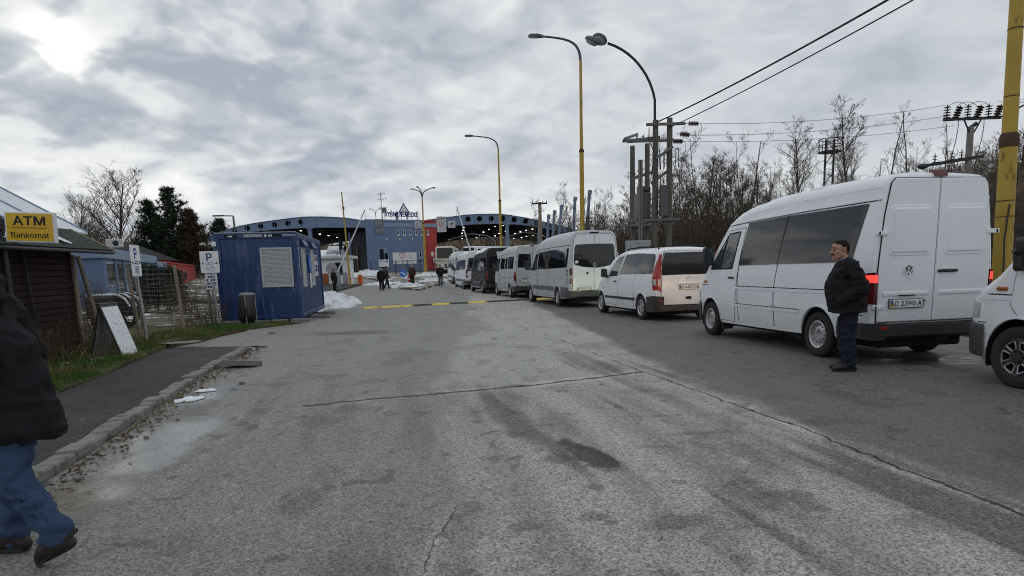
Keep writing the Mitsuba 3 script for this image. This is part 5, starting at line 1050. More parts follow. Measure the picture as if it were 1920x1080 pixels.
# waste bag stand
pm('bag_black', (.012, .012, .013), .35, clear=.3)
bk = thing('waste_bag_stand', 'black rubbish bag hanging in a grey stand before the blue container', 'waste bin')
BM = tr(-7.78, 19.75, .06)
put('rim', xf(lathe([(.20, -.02), (.225, -.02), (.23, .0), (.225, .022), (.20, .022), (.20, -.02)], 28), tr(0, 0, .86)), 'galvanised', bk, smooth=40, M=BM)
put('lid', xf(lathe([(0, .04), (.15, .035), (.215, .012), (.215, 0), (0, 0)], 28), tr(0, 0, .884)), 'galvanised', bk, smooth=40, M=BM)
a = np.linspace(0, 2 * PI, 40, endpoint=False); Vb = []
for t in np.linspace(0, 1, 12):
    z = .86 * (1 - t) + .03; rr = .205 + .03 * math.sin(t * PI) + (.05 * t - .09 * max(0, t - .85) / .15)
    Vb.append(np.stack([(rr + .012 * np.sin(9 * a + 4 * t) * t) * np.cos(a) - .05 * t, (rr + .012 * np.cos(7 * a) * t) * np.sin(a), a * 0 + z], 1))
k_ = 40; q_ = np.arange(k_); j_ = (q_ + 1) % k_
put('bag', trimesh.Trimesh(np.vstack(Vb), np.vstack([np.vstack([np.stack([r_ * k_ + q_, r_ * k_ + j_, (r_ + 1) * k_ + j_], 1), np.stack([r_ * k_ + q_, (r_ + 1) * k_ + j_, (r_ + 1) * k_ + q_], 1)]) for r_ in range(11)]), process=False), 'bag_black', bk, smooth=60, M=BM)
for x, y in ((.235, -.02), (.02, -.235), (-.16, .16)): put('leg', tube([(x, y, 0), (x, y, .87)], .014, 8), 'galvanised', bk, smooth=50, M=BM)
# trailer with a slatted tarpaulin end, in the yard
tk = thing('yard_trailer', 'dark trailer with a snow-striped curved cover behind the mesh fence', 'trailer')
put('box', bx(-12.4, -11.55, 19.4, 21.0, .35, 1.0, .04), 'dark_steel', tk)
put('snow_cover', bx(-12.35, -11.55, 19.45, 20.95, 1.0, 1.05, .02), 'old_snow', tk)
for j in range(6):
    y = 19.45 + .17 * j; put('cover_rib', tube([(-11.6, y, 1.06), (-11.4, y, 1.02), (-11.22, y, .90), (-11.10, y, .68)], .03, 6), 'old_snow' if j % 2 == 0 else 'dark_steel', tk, smooth=50)
put('drawbar', tube([(-11.1, 20.2, .45), (-10.3, 20.2, .42)], .03, 8), 'dark_steel', tk)
for y in (19.5, 20.9): put('wheel', xf(tyre_mesh(.3, .18, .17), tr(-12.0, y, .3) @ TOY), 'tyre_rubber', tk, smooth=40)
# white-roofed hall behind the kiosk
hk = thing('market_hall', 'large hall with a white ribbed metal roof behind the wooden kiosk', 'hall')
put('wall', bx(-34, -19.4, 8, 29.6, -.05, 3.4), 'blue_wall', hk)
put('roof', hull([(x, y, z) for y in (6, 30) for x, z in ((-18.6, 3.46), (-18.6, 3.56), (-26.5, 8.05), (-34.5, 3.56), (-34.5, 3.46), (-26.5, 7.9))]), 'roof_white', hk)
for j in range(13): put('roof_seam', tube([(-18.58, 30 - .04 - j * 2.0, 3.58), (-26.5, 30 - .04 - j * 2.0, 8.08)], .035, 5), 'pale_blue_trim', hk)
put('eave_board', bx(-18.72, -18.56, 6, 30.05, 3.30, 3.48, .01), 'dark_steel', hk)
# long low blue building, then its red end
lb = thing('low_building', 'long low blue building with a red end and a grey parapet behind the yard', 'building')
LM = tr(-24.1, 40.0, 0) @ rz(math.atan2(7, 19) )      # local +y runs away along the front
for nm, y0, y1, h, c in (('wall', 0, 20.2, 2.75, 'blue_wall'), ('wall', 20.2, 27.5, 2.5, 'blue_wall'), ('wall', 27.5, 58, 2.75, 'red_wall')):
    put(nm, bx(-9, 0, y0, y1, -.1, h + float(zg(40 + .93 * y0)) * .6), c, lb, M=LM)
put('parapet', bx(-9.1, .22, -.2, 20.3, 2.75, 3.38, .02), 'pale_blue_trim', lb, M=LM); put('parapet', bx(-9.05, .12, 20.3, 27.5, 2.5, 2.98, .02), 'pale_blue_trim', lb, M=LM); put('parapet', bx(-9.05, .12, 27.5, 58.1, 2.95, 3.12, .02), 'red_wall', lb, M=LM)
for j, (y0, y1, z0, z1) in enumerate([(.5, 2.9, 1.0, 2.6), (3.3, 5.6, .2, 2.6), (6.2, 8.6, 1.0, 2.6), (9.2, 11.6, 1.0, 2.6), (12.5, 15, 1.0, 2.6), (16, 18.5, 1.0, 2.6), (22, 24, 1.5, 2.3), (30, 33, 1.4, 2.3), (36, 39, 1.4, 2.3), (43, 46, 1.4, 2.3)]):
    f = put('window', bx(-.06, .03, y0, y1, z0, z1, .01), 'pale_blue_trim', lb, M=LM)
    for q in range(2): put('pane', bx(.02, .04, y0 + .08 + q * (y1 - y0 - .08) / 2, y0 + (q + 1) * (y1 - y0 - .08) / 2, z0 + .08, z1 - .08), 'tinted_glass', f, M=LM)
for y in (3.1, 5.9, 9.0): put('pilaster', bx(.02, .12, y - .12, y + .12, 0, 2.75, .01), 'pale_blue_trim', lb, M=LM)
pm('aircon_white', (.55, .55, .53), .5)
ac = thing('air_conditioner', 'white air conditioning unit on the roof of the low blue building', 'air conditioner')
put('case', bx(-.42, .42, -.18, .18, 0, .50, .02), 'aircon_white', ac, M=tr(-23.65, 40.6, 3.38) @ rz(.2)); put('fan_grille', xf(lathe([(.17, .01), (.02, .02), (.0, .02)], 20), tr(.12, -.182, .25) @ rx(PI / 2)), 'dark_steel', ac, M=tr(-23.65, 40.6, 3.38) @ rz(.2))
# ---------------------------------------------------------------- lamps, poles, wires, trees, hills
pm('pole_yellow', proc(lambda p, n, uv: mix(mix(mi.Color3f(.50, .345, .055), mi.Color3f(.37, .255, .05), fbm(p.x * 9, p.y * 9, p.z * 2)), mi.Color3f(.14, .08, .035), smoothstep(.66, .78, fbm(p.x * 11 + 3, p.y * 11, p.z * 3.0)) * .8)), .55, spec=.3)
pm('pole_rust', (.075, .042, .026), .85)
pm('lamp_grey', (.10, .105, .11), .5, metal=.3)
pm('insulator_mat', (.060, .028, .022), .25, clear=.6)
pm('wire_black', (.02, .02, .022), .6)
pm('diffuser', (.40, .41, .42), .3)
def bez(P, n=12):
    P = np.asarray(P, float); t = np.linspace(0, 1, n)[:, None]
    return ((1 - t) ** 3 * P[0] + 3 * (1 - t) ** 2 * t * P[1] + 3 * (1 - t) * t * t * P[2] + t ** 3 * P[3])
def street_lamp(label, x, y, h, arms, r0=.11, r1=.075, split=.62):
    z0 = float(zg(y)); k = thing('street_lamp', label, 'street lamp')
    hs = z0 + (h - z0) * split
    put('base', tube([(x, y, z0 - .1), (x, y, z0 + 1.3)], r0 * 1.35, 14), 'pole_yellow', k, smooth=50)
    put('pole', tube([(x, y, z0 + 1.3), (x, y, hs)], r0, 14), 'pole_yellow', k, smooth=50)
    put('collar', lathe([(r0 * .9, -.06), (r0 * 1.15, -.05), (r0 * 1.12, .05), (r1 * .9, .12)], 14), 'pole_rust', k, smooth=50, M=tr(x, y, hs))
    put('upper_pole', tube([(x, y, hs), (x, y, h - .9)], [r1, r1 * .8], 12), 'pole_yellow', k, smooth=50)
    for dx, dy, dz in arms:
        P = bez([(x, y, h - .9), (x + dx * .02, y, h - .15), (x + dx * .18, y + dy * .18, h), (x + dx * .72, y + dy * .72, h + dz)])
        put('arm', tube(P, np.linspace(r1 * .8, r1 * .55, len(P)), 10), 'lamp_grey', k, smooth=50)
        e = np.array([x + dx, y + dy, h + dz + .03]); s = P[-1]; d = (e - s); L = np.linalg.norm(d); d /= L; w = np.cross([0, 0, 1.0], d); w /= np.linalg.norm(w)
        hd = hull([s + d * L * t + w * sw * wd + np.array([0, 0, zz]) for t, wd, z_ in ((-.02, .05, .05), (.35, .13, .08), (.85, .12, .07), (1.0, .06, .03)) for sw in (-1, 1) for zz in (-.04, z_)])
        q = put('lamp_head', hd, 'lamp_grey', k, smooth=30)
        put('diffuser', hull([s + d * L * t + w * sw * .09 + np.array([0, 0, zz]) for t in (.38, .9) for sw in (-1, 1) for zz in (-.03, -.06)]), 'diffuser', q)
street_lamp('tall yellow street lamp with one curved arm behind the silver grey van', 3.42, 31.0, 11.35, [(-2.28, 0, .12)], .10, .075, .58)
street_lamp('yellow street lamp with one curved arm behind the black van', -.55, 52.0, 11.25, [(-2.5, 0, .12)], .10, .07, .58)
street_lamp('yellow street lamp with two arms in front of the customs building', -9.95, 80.0, 10.75, [(-1.35, .3, .22), (1.65, -.3, .24), (-.35, -1.6, .25)], .15, .09, .62)
street_lamp('small two-armed lamp on the roof of the blue customs building', -19.2, 99.0, 10.45, [(-.85, 0, .1), (.85, 0, .1)], .07, .05, .5)
lk = thing('street_lamp', 'dark lamp with a flat square-bent arm above the blue container roof', 'street lamp')
put('pole', tube([(-28.15, 70, .4), (-28.25, 70, 7.6)], .09, 10), 'lamp_grey', lk, smooth=50)
put('arm', tube([(-28.25, 70, 7.62), (-29.2, 70, 7.66)], .06, 8), 'lamp_grey', lk, smooth=50); put('lamp_head', bx(-30.35, -29.2, 69.85, 70.15, 7.60, 7.74, .03), 'lamp_grey', lk)
# the battered yellow pole close by
yk = thing('lamp_post', 'thick battered yellow steel post with a rusty collar beside the white panel van', 'post')
ypt = lambda z: (8.115 - .030 * z, 10.95, z)
put('foot', tube([ypt(-.1), ypt(.80)], .165, 20), 'ink_blue', yk, smooth=50)
put('pole', tube([ypt(.78), ypt(1.5), ypt(3.2)], [.138, .134, .122], 22), 'pole_yellow', yk, smooth=50)
put('collar', tube([ypt(3.14), ypt(3.18), ypt(3.28), ypt(3.33), ypt(3.36)], [.126, .138, .136, .126, .112], 22), 'pole_rust', yk, smooth=40)
put('upper_pole', tube([ypt(3.3), ypt(6.5), ypt(9.5)], [.106, .094, .08], 20), 'pole_yellow', yk, smooth=50)
for z in (2.05, 2.30, 3.9, 4.9): put('weld_band', tube([ypt(z), ypt(z + .018)], .131 if z < 3 else .105, 20), 'pole_rust', yk, smooth=50)
put('cable', tube([(8.00, 10.79, 2.25), (7.97, 10.80, 1.7), (7.99, 10.78, 1.15)], .012, 6), 'wire_black', yk); put('label_plate', bx(8.13, 8.22, 10.785, 10.80, 1.86, 1.96, .002), 'dark_steel', yk, M=tr(0, .02, 0))
put('arm', tube(bez([ypt(9.4), (7.8, 10.95, 10.4), (7.4, 10.95, 10.7), (6.2, 10.95, 10.8)]), .05, 10), 'lamp_grey', yk, smooth=50); put('lamp_head', bx(5.5, 6.25, 10.8, 11.1, 10.74, 10.9, .04), 'lamp_grey', yk)
# transformer station on four concrete poles
pm('old_concrete', proc(lambda p, n, uv: mi.Color3f(.115, .105, .09) * (.6 + .8 * fbm(p.x * 9, p.y * 9, p.z * 1.5))), .85)
def insulator(n, r=.075, l=.07):
    P = [(0.018, 0)]
    for i in range(n): z = i * l + .02; P += [(.03, z), (r, z + .012), (r * .92, z + .024), (.032, z + .034)]
    return lathe(P + [(.018, n * l + .05), (0, n * l + .05)], 14)
def along(m, p, d):
    d = np.asarray(d, float); d /= np.linalg.norm(d); u = np.cross(d, [0.1, .2, 1.0] if abs(d[2]) < .9 else [1.0, 0, 0]); u /= np.linalg.norm(u)
    return xf(m, frame(p, u, np.cross(d, u), d))
def beam(p, q, w=.08, h=.10):
    p, q = np.asarray(p, float), np.asarray(q, float); d = q - p; L = np.linalg.norm(d); d /= L; s = np.cross(d, [0, 0, 1.0]); s /= np.linalg.norm(s); u = np.cross(s, d)
    return xf(bx(0, L, -w / 2, w / 2, -h / 2, h / 2, .006), frame(p, d, s, u))
pm('steel_weathered', (.17, .17, .165), .6, metal=.3)
ts = thing('transformer_station', 'transformer station on four tall concrete poles with beams and insulators beside the street lamp', 'transformer')
for x, y, h in ((7.39, 31, 7.9), (6.75, 31, 7.82), (6.64, 36, 7.6), (7.42, 36, 7.7)): put('pole', tube([(x, y, -.2), (x, y, h)], [.155, .125], 12), 'old_concrete', ts, smooth=50)
for p, q in (((5.36, 31.0, 7.06), (6.62, 34.6, 7.92)), ((6.3, 30.85, 7.62), (8.05, 30.85, 7.62)), ((6.1, 34.5, 7.55), (8.4, 34.5, 7.6)), ((6.2, 33, 7.3), (8.1, 33, 7.3)), ((5.3, 31.2, 7.0), (7.0, 31.2, 7.12)), ((6.75, 30.84, 6.15), (7.5, 30.84, 6.65)), ((6.6, 31.15, 5.1), (7.5, 31.15, 5.75)),
             ((5.45, 31.15, 3.46), (7.85, 31.15, 3.46)), ((5.45, 30.85, 3.46), (7.85, 30.85, 3.46)), ((5.9, 35.8, 3.5), (7.9, 35.8, 3.5)), ((5.75, 31.2, 5.35), (6.75, 31.2, 5.62)), ((6.7, 31, 3.5), (6.64, 36, 3.5)), ((7.4, 31, 3.5), (7.42, 36, 3.5))): put('beam', beam(p, q, .10, .12), 'steel_weathered', ts)
for x, z0, z1 in ((6.95, 5.65, 6.3), (7.12, 5.75, 6.4), (7.62, 5.75, 6.55)): put('fuse_frame', cat_([beam((x, 30.8, z0), (x, 30.8, z1), .03, .03), beam((x + .14, 30.8, z0), (x + .14, 30.8, z1), .03, .03), beam((x, 30.8, z0), (x + .14, 30.8, z0), .03, .03), beam((x, 30.8, z1), (x + .14, 30.8, z1), .03, .03)]) if False else cat_([tube([(x, 30.8, z0), (x, 30.8, z1)], .018, 6), tube([(x + .13, 30.8, z0), (x + .13, 30.8, z1)], .018, 6), tube([(x, 30.8, z1), (x + .13, 30.8, z1)], .018, 6)]), 'dark_steel', ts)
put('transformer_tank', bx(6.05, 6.62, 31.3, 32.5, 3.58, 4.75, .03), 'lamp_grey', ts)
for j in range(7): put('cooling_fin', bx(6.10, 6.15, 31.52 + j * .14, 31.58 + j * .14, 3.7, 4.5, .005), 'lamp_grey', ts)
put('oil_drum', along(lathe([(0, 0), (.16, .01), (.17, .04), (.17, .56), (.16, .59), (0, .6)], 18), (6.05, 31.6, 4.9), (1, .1, 0.0)), 'lamp_grey', ts, smooth=40)
put('switch_cabinet', bx(6.90, 7.24, 30.5, 30.84, 3.6, 4.95, .02), 'lamp_grey', ts)
put('ground_cabinet', bx(5.36, 6.45, 30.4, 30.9, .0, 2.55, .03), 'galvanised', ts); put('cabinet_door', bx(5.92, 6.42, 30.38, 30.40, .2, 2.5, .004), 'galvanised', ts)
for x in (5.98, 6.08): put('conduit', tube([(x, 30.7, 2.4), (x, 30.75, 6.1)], .055, 8), 'steel_weathered', ts, smooth=50)
put('cable', tube([(6.45, 30.9, 7.5), (6.4, 30.8, 7.0), (6.65, 30.8, 6.4), (6.5, 30.8, 5.2), (6.1, 30.8, 4.6)], .02, 6), 'wire_black', ts); put('cable', tube([(5.5, 31, 5.6), (6.0, 31, 5.45), (6.7, 31, 5.7)], .014, 6), 'wire_black', ts)
INS = insulator(6, .11, .075)
ends = []
for p, q in (((8.05, 30.85, 7.62), (8.75, 30.9, 7.60)), ((7.72, 31.0, 7.22), (8.42, 31.1, 7.16)), ((7.45, 31.1, 6.92), (8.1, 31.2, 6.92))):
    p, q = np.array(p), np.array(q); put('insulator', along(INS, p + (q - p) * .2, q - p), 'insulator_mat', ts, smooth=40); put('insulator_rod', tube([p, q], .014, 6), 'dark_steel', ts); ends.append(q)
    a = q; b = np.array([7.3, 30.9, 6.3]) + (q - ends[0]) * .4; put('jumper_wire', tube(bez([a, a + [.35, 0, -.5], b + [.5, 0, -.4], b]), .010, 5), 'wire_black', ts)
for x in (6.3, 6.6): put('insulator', along(insulator(3, .06), (x, 33.0, 7.34), (0, 0, 1)), 'insulator_mat', ts, smooth=40)
put('lamp_arm', tube(np.vstack([[(6.72, 31, 7.7), (6.71, 31, 8.6)], bez([(6.71, 31, 8.7), (6.55, 31, 9.6), (5.9, 31, 10.7), (4.62, 31, 11.12)])]), .055, 10), 'wire_black', ts, smooth=50)
for (x, y, z), s in (((4.28, 31.05, 11.30), 1), ((3.92, 30.75, 11.16), -1)):
    Mh = tr(x, y, z) @ ry(.42) @ rx(-.25 * s)
    q = put('lamp_hood', lathe([(0, .15), (.18, .14), (.30, .09), (.345, .02), (.345, -.03), (.33, -.05), (0, -.05)], 24), 'lamp_grey', ts, smooth=40, M=Mh)
    put('lamp_bowl', lathe([(.29, -.05), (.26, -.12), (.16, -.17), (0, -.185)], 24), 'diffuser', q, smooth=50, M=Mh)
# medium-voltage pole on the right and its three lines
rk = thing('power_pole', 'concrete power pole with a crossarm of dark ribbed insulators behind the white panel van', 'power pole')
put('pole', tube([(23.68, 35, 0), (23.62, 35, 7.9)], [.20, .15], 12), 'concrete_mat', rk, smooth=50); put('cap', tube([(23.62, 35, 7.85), (23.9, 35, 8.05)], .10, 8), 'dark_steel', rk)
put('crossarm', beam((22.15, 34.9, 8.25), (25.05, 34.9, 8.28), .12, .13), 'dark_steel', rk)
for s in (-1, 1): put('brace', beam((23.62 + s * .12, 34.9, 7.6), (23.62 + s * .42, 34.9, 8.2), .06, .06), 'dark_steel', rk)
put('side_arm', beam((24.9, 34.9, 8.25), (26.6, 34.9, 9.05), .08, .08), 'dark_steel', rk)
I4 = insulator(5, .17, .125)
for i, x in enumerate((22.3, 22.75, 23.35, 23.8, 24.4, 24.8, 25.4, 26.3)):
    z = 8.3 if x < 25 else 8.3 + (x - 24.9) * .47
    put('insulator', along(I4 if x < 25 else insulator(3, .1, .09), (x, 34.9, z), (.0 if i % 2 == 0 else .35, 0, 1)), 'insulator_mat', rk, smooth=40)
for a, b in ((22.3, 23.35), (23.35, 24.4), (22.75, 23.8)): put('jumper_wire', tube(bez([(a, 34.9, 8.85), (a + .3, 34.9, 9.15), (b - .3, 34.9, 9.15), (b, 34.9, 8.85)]), .014, 5), 'wire_black', rk)
put('lower_arm', beam((21.15, 34.9, 6.0), (24.3, 34.9, 6.42), .13, .16), 'dark_steel', rk); put('arm_end', xf(trimesh.creation.icosphere(subdivisions=2, radius=.16), tr(21.25, 34.9, 6.0) @ sc(1.6, 1, .9)), 'dark_steel', rk, smooth=True)
for x in (21.85, 22.7, 23.2): put('pin', along(insulator(3, .13, .14), (x, 34.9, 6.15 + (x - 21.85) * .13), (0, 0, 1)), 'insulator_mat', rk, smooth=40)
for x in (24.2, 22.9): put('down_cable', tube(bez([(x, 34.9, 8.2), (x + .1, 34.9, 7.4), (x - .4, 34.9, 6), (x - .5, 34.9, 4)]), .018, 5), 'wire_black', rk)
def span(p, q, sag, r, label, group=None):
    p, q = np.asarray(p, float), np.asarray(q, float); t = np.linspace(0, 1, 25)[:, None]; P = p + (q - p) * t; P[:, 2] -= sag * 4 * (t * (1 - t))[:, 0]
    return put('power_line', tube(P, r, 5), 'wire_black', label=label, cat='cable', group=group)
for i, (e, z, lb) in enumerate(zip(ends, (8.95, 8.9, 8.85), ('highest', 'middle', 'lowest'))):
    span(e, (22.3 + .2 * i, 34.9, z - .45 * i), .25, .010, f'{lb} of the three thin power lines from the transformer station to the power pole', 'thin lines to the power pole')
    span((24.8 + .4 * i, 34.9, z + .1), (46 + 2 * i, 30, 11.5 - .5 * i), .5, .010, f'thin power line running on to the right from the power pole, {lb} of three', 'thin lines beyond the power pole')
span((6.8, 30.9, 7.72), (11.75, 5, 8.25), .35, .030, 'thick black cable from the transformer station running up out of the picture, upper of two', 'thick cables overhead')
span((7.3, 30.9, 7.45), (12.35, 5, 8.30), .30, .020, 'thinner twisted cable from the transformer station, below the thick black cable', 'thick cables overhead')
# wooden pole, lattice platform, slanting blue masts
wk = thing('power_pole', 'wooden pole with a short crossarm of four pins before the canopy', 'power pole')
put('pole', tube([(3.03, 62, .3), (2.97, 62, 7.35)], [.19, .15], 10), 'post_wood', wk, smooth=50); put('crossarm', beam((2.25, 61.85, 7.22), (3.65, 61.85, 7.22), .12, .12), 'dark_steel', wk)
for x in (2.3, 2.65, 3.25, 3.6): put('pin', along(insulator(2, .06), (x, 61.85, 7.26), (0, 0, 1)), 'insulator_mat', wk, smooth=40)
tw = thing('observation_mast', 'dark mast with a round railed platform rising from the thicket', 'mast')
for x in (32.6, 33.45): put('leg', tube([(x, 70, 0), (x, 70, 13.5)], .11, 8), 'dark_steel', tw)
for z, r in ((12.2, 1.12), (13.45, 1.12), (12.85, 1.12)): put('ring', lathe([(r - .06, 0), (r, 0), (r, .1 if z < 12.5 else .06), (r - .06, .1 if z < 12.5 else .06), (r - .06, 0)], 28), 'dark_steel', tw, M=tr(33.03, 70, z))
put('deck', lathe([(0, 0), (1.05, 0), (1.05, .05), (0, .05)], 24), 'dark_steel', tw, M=tr(33.03, 70, 12.18))
for j in range(14): a = j * 2 * PI / 14; put('bar', tube([(33.03 + 1.1 * math.cos(a), 70 + 1.1 * math.sin(a), 12.2), (33.03 + 1.1 * math.cos(a), 70 + 1.1 * math.sin(a), 13.5)], .025, 5), 'dark_steel', tw)
for z in (5, 7, 9, 11): put('brace', tube([(32.6, 70, z), (33.45, 70, z + 1.2)], .05, 6), 'dark_steel', tw)
pm('mast_blue', (.17, .22, .31), .6)
for k, (x, z, xb, y) in enumerate([(3.95, 7.35, 3.75, 84), (4.85, 7.55, 4.6, 80), (5.35, 7.75, 5.0, 77), (5.9, 8.05, 5.45, 74), (7.1, 8.55, 6.9, 71), (8.15, 8.75, 7.7, 67)]):
    b = thing('slanted_mast', 'slanting grey-blue steel mast at the canopy end, ' + ['first and smallest of six', 'second of six', 'third of six', 'fourth of six', 'fifth of six', 'tallest of six, by the tall yellow lamp'][k], 'mast', 'slanting masts in a row')
    put('tube', tube([(xb - .25, y, .5), (x, y, z)], .15, 8), 'mast_blue', b, smooth=50); put('head', tube([(x - .02, y, z - .35), (x + .05, y, z + .08)], .2, 8), 'mast_blue', b, smooth=50)
# bare winter trees
pm('bark_mat', proc(lambda p, n, uv: mi.Color3f(.105, .088, .072) * (.5 + fbm(p.x * 14, p.y * 14, p.z * 3))), .9, spec=.1)
pm('branch_mat', (.105, .083, .066), .9, spec=.1)
pm('leaf_brown', proc(lambda p, n, uv: mix(mi.Color3f(.045, .032, .018), mi.Color3f(.10, .075, .03), cell_rand(p.x * 6, p.y * 6, p.z * 6))), .8, spec=.1)
def prisms(S, n):
    P0, P1, R0, R1 = (np.array([s[i] for s in S], float) for i in range(4)); d = P1 - P0; L = np.linalg.norm(d, axis=1, keepdims=True); d = d / np.maximum(L, 1e-9)
    ref = np.where(np.abs(d[:, 2:3]) < .9, [[0, 0, 1.0]], [[1.0, 0, 0]]); u = np.cross(d, ref); u /= np.linalg.norm(u, axis=1, keepdims=True); w = np.cross(d, u); a = np.arange(n) * 2 * PI / n
    ring = np.cos(a)[None, :, None] * u[:, None] + np.sin(a)[None, :, None] * w[:, None]
    V = np.concatenate([P0[:, None] + ring * R0[:, None, None], P1[:, None] + ring * R1[:, None, None]], 1).reshape(-1, 3); i = np.arange(n); j = (i + 1) % n
    f = np.vstack([np.stack([i, j, j + n], 1), np.stack([i, j + n, i + n], 1)]); F = (f[None] + (np.arange(len(S)) * 2 * n)[:, None, None]).reshape(-1, 3)
    return trimesh.Trimesh(V, F, process=False)
def bare_tree(seed, h=10., r=.13, stems=1, n1=15, l1=.36, start=.22, up=.55, dens=1.0, leaf=0):
    g = rng(seed); thick, thin, tips = [], [], []
    def limb(p, d, L, r0, n, lst, bend, upw):
        P = [p]; q = p.copy(); dd = d / np.linalg.norm(d)
        for i in range(n):
            dd = dd + g.normal(0, bend, 3) + np.array([0, 0, upw]); dd /= np.linalg.norm(dd); e = q + dd * L / n
            lst.append((q, e, r0 * (1 - i / n * .75), r0 * (1 - (i + 1) / n * .75))); q = e; P.append(q)
        return P, dd
    def kids(P, L, r0, count, frac, lvl):
        for c in range(count):
            t = g.uniform(.25, 1.0) ** .8 * (len(P) - 1); i = min(int(t), len(P) - 2); p = P[i] + (P[i + 1] - P[i]) * (t - i); ax = P[i + 1] - P[i]; ax = ax / np.linalg.norm(ax)
            s = np.cross(ax, g.normal(0, 1, 3)); s /= np.linalg.norm(s); d = ax * g.uniform(.5, 1.0) + s * g.uniform(.45, .9) + np.array([0, 0, .15])
            l = L * frac * g.uniform(.6, 1.2) * (1 - .35 * t / len(P))
            Q, _ = limb(p, d, l, max(r0 * .5, .006), 3 if lvl < 3 else 2, thick if lvl == 1 and r0 > .06 else thin, .12, .05)
            if lvl < 3: kids(Q, l, max(r0 * .5, .006), int(round((5 if lvl == 1 else 4) * dens)), .5, lvl + 1)
            else: tips.append(Q[-1])
    for s in range(stems):
        b = np.append(g.normal(0, .25 * (stems > 1), 2), -.1); d = np.append(g.normal(0, .04 + .16 * (stems > 1), 2), 1.0); H = h * (g.uniform(.7, 1) if stems > 1 else 1)
        P, _ = limb(b, d, H, r * (g.uniform(.5, 1) if stems > 1 else 1), 9, thick, .045, .05)
        for c in range(max(4, int(n1 / stems ** .6))):
            t = (start + (1 - start) * (c + g.random()) / max(4, int(n1 / stems ** .6))) * (len(P) - 1); i = min(int(t), len(P) - 2); p = P[i] + (P[i + 1] - P[i]) * (t - i); f = t / (len(P) - 1)
            a = g.random() * 2 * PI; d = np.array([math.cos(a), math.sin(a), up * g.uniform(.7, 1.6)]); l = h * l1 * (1 - .62 * f) * g.uniform(.7, 1.2); rr = max(r * .45 * (1 - f * .7), .012)
            Q, _ = limb(p, d, l, rr, 4, thick, .10, .10); kids(Q, l, rr, int(round(6 * dens)), .45, 2)
    lv = None
    if leaf:
        T_ = np.array(tips); T_ = T_[g.random(len(T_)) < leaf]; T_ = np.repeat(T_, 3, 0) + g.normal(0, .09, (len(T_) * 3, 3)); n = len(T_); A = g.normal(0, 1, (n, 3)); B_ = g.normal(0, 1, (n, 3)); A /= np.linalg.norm(A, axis=1, keepdims=True); B_ /= np.linalg.norm(B_, axis=1, keepdims=True); s = g.uniform(.018, .040, (n, 1))
        V = np.stack([T_ - A * s, T_ + B_ * s * .6, T_ + A * s, T_ - B_ * s * .6], 1).reshape(-1, 3); i = np.arange(n) * 4; lv = trimesh.Trimesh(V, np.vstack([np.stack([i, i + 1, i + 2], 1), np.stack([i, i + 2, i + 3], 1)]), process=False)
    return ply(prisms(thick, 5)), ply(prisms([(a, b, max(c, .007), max(d, .005)) for a, b, c, d in thin], 3)), (ply(lv) if lv is not None else None)
TR = {'a': bare_tree(1, 10, .085, 2, 24, .32, .10, 1.0, 1.3, .55), 'b': bare_tree(2, 10, .08, 4, 28, .29, .08, 1.0, 1.25, .6), 'c': bare_tree(3, 10, .09, 2, 18, .24, .2, 1.2, 1.05, .08), 'd': bare_tree(4, 10, .07, 1, 13, .22, .3, 1.3, .85, 0),
      'poplar': bare_tree(12, 10, .085, 1, 46, .34, .12, 2.0, 1.3, 0), 'round': bare_tree(5, 10, .13, 1, 46, .52, .12, 1.3, 1.7, 0), 'shrub': bare_tree(6, 10, .09, 7, 36, .24, .03, .6, 1.1, .9), 'shrub2': bare_tree(9, 10, .08, 6, 32, .30, .02, .5, 1.1, .4)}
def tree(v, x, y, h, rot, label, group=None, name='bare_tree', wide=1.0, z=None):
    k = thing(name, label, 'tree' if 'tree' in name else 'shrub', group); s = h / 10; M = tr(x, y, float(zg(y)) if z is None else z) @ rz(rot) @ sc(s * wide, s * wide, s); th, tn, lv = TR[v]
    put('trunk', th, 'bark_mat', k, M=M); put('crown', tn, 'branch_mat', k, M=M, kind='stuff')
    if lv: put('leaves', lv, 'leaf_brown', k, M=M, kind='stuff')
def ground_px(px, y): return (px - 960) / 1240 * y
tg = rng(33)
tops = PchipInterpolator([1090, 1120, 1180, 1230, 1290, 1350, 1400, 1445, 1490, 1560, 1640, 1700, 1760, 1830, 1900, 1960], [6.2, 6.4, 7.6, 8.4, 9.8, 10.6, 10.0, 9.4, 7.6, 7.4, 8.4, 8.8, 9.6, 10.2, 10, 9.5])
for i, px in enumerate(np.arange(1100, 1862, 15.0)):
    y = tg.uniform(46, 60); h = float(tops(px)) * tg.uniform(.78, 1.06) * (y / 52); v = 'abba'[i % 4] if px < 1480 else 'bcab'[i % 4]
    tree(v, ground_px(px + tg.uniform(-8, 8), y), y, h, tg.random() * 6, 'bare multi-stemmed tree in the dark thicket right of the road', 'bare trees of the thicket', wide=tg.uniform(.9, 1.25))
for i, px in enumerate(np.arange(1085, 1990, 17.0)):
    y = tg.uniform(41, 50); tree('shrub' if i % 2 else 'shrub2', ground_px(px + tg.uniform(-8, 8), y), y, tg.uniform(4.2, 6.4), tg.random() * 6, 'dense leafless shrub filling the foot of the thicket', 'shrubs of the thicket', 'bare_shrub', tg.uniform(.9, 1.2))
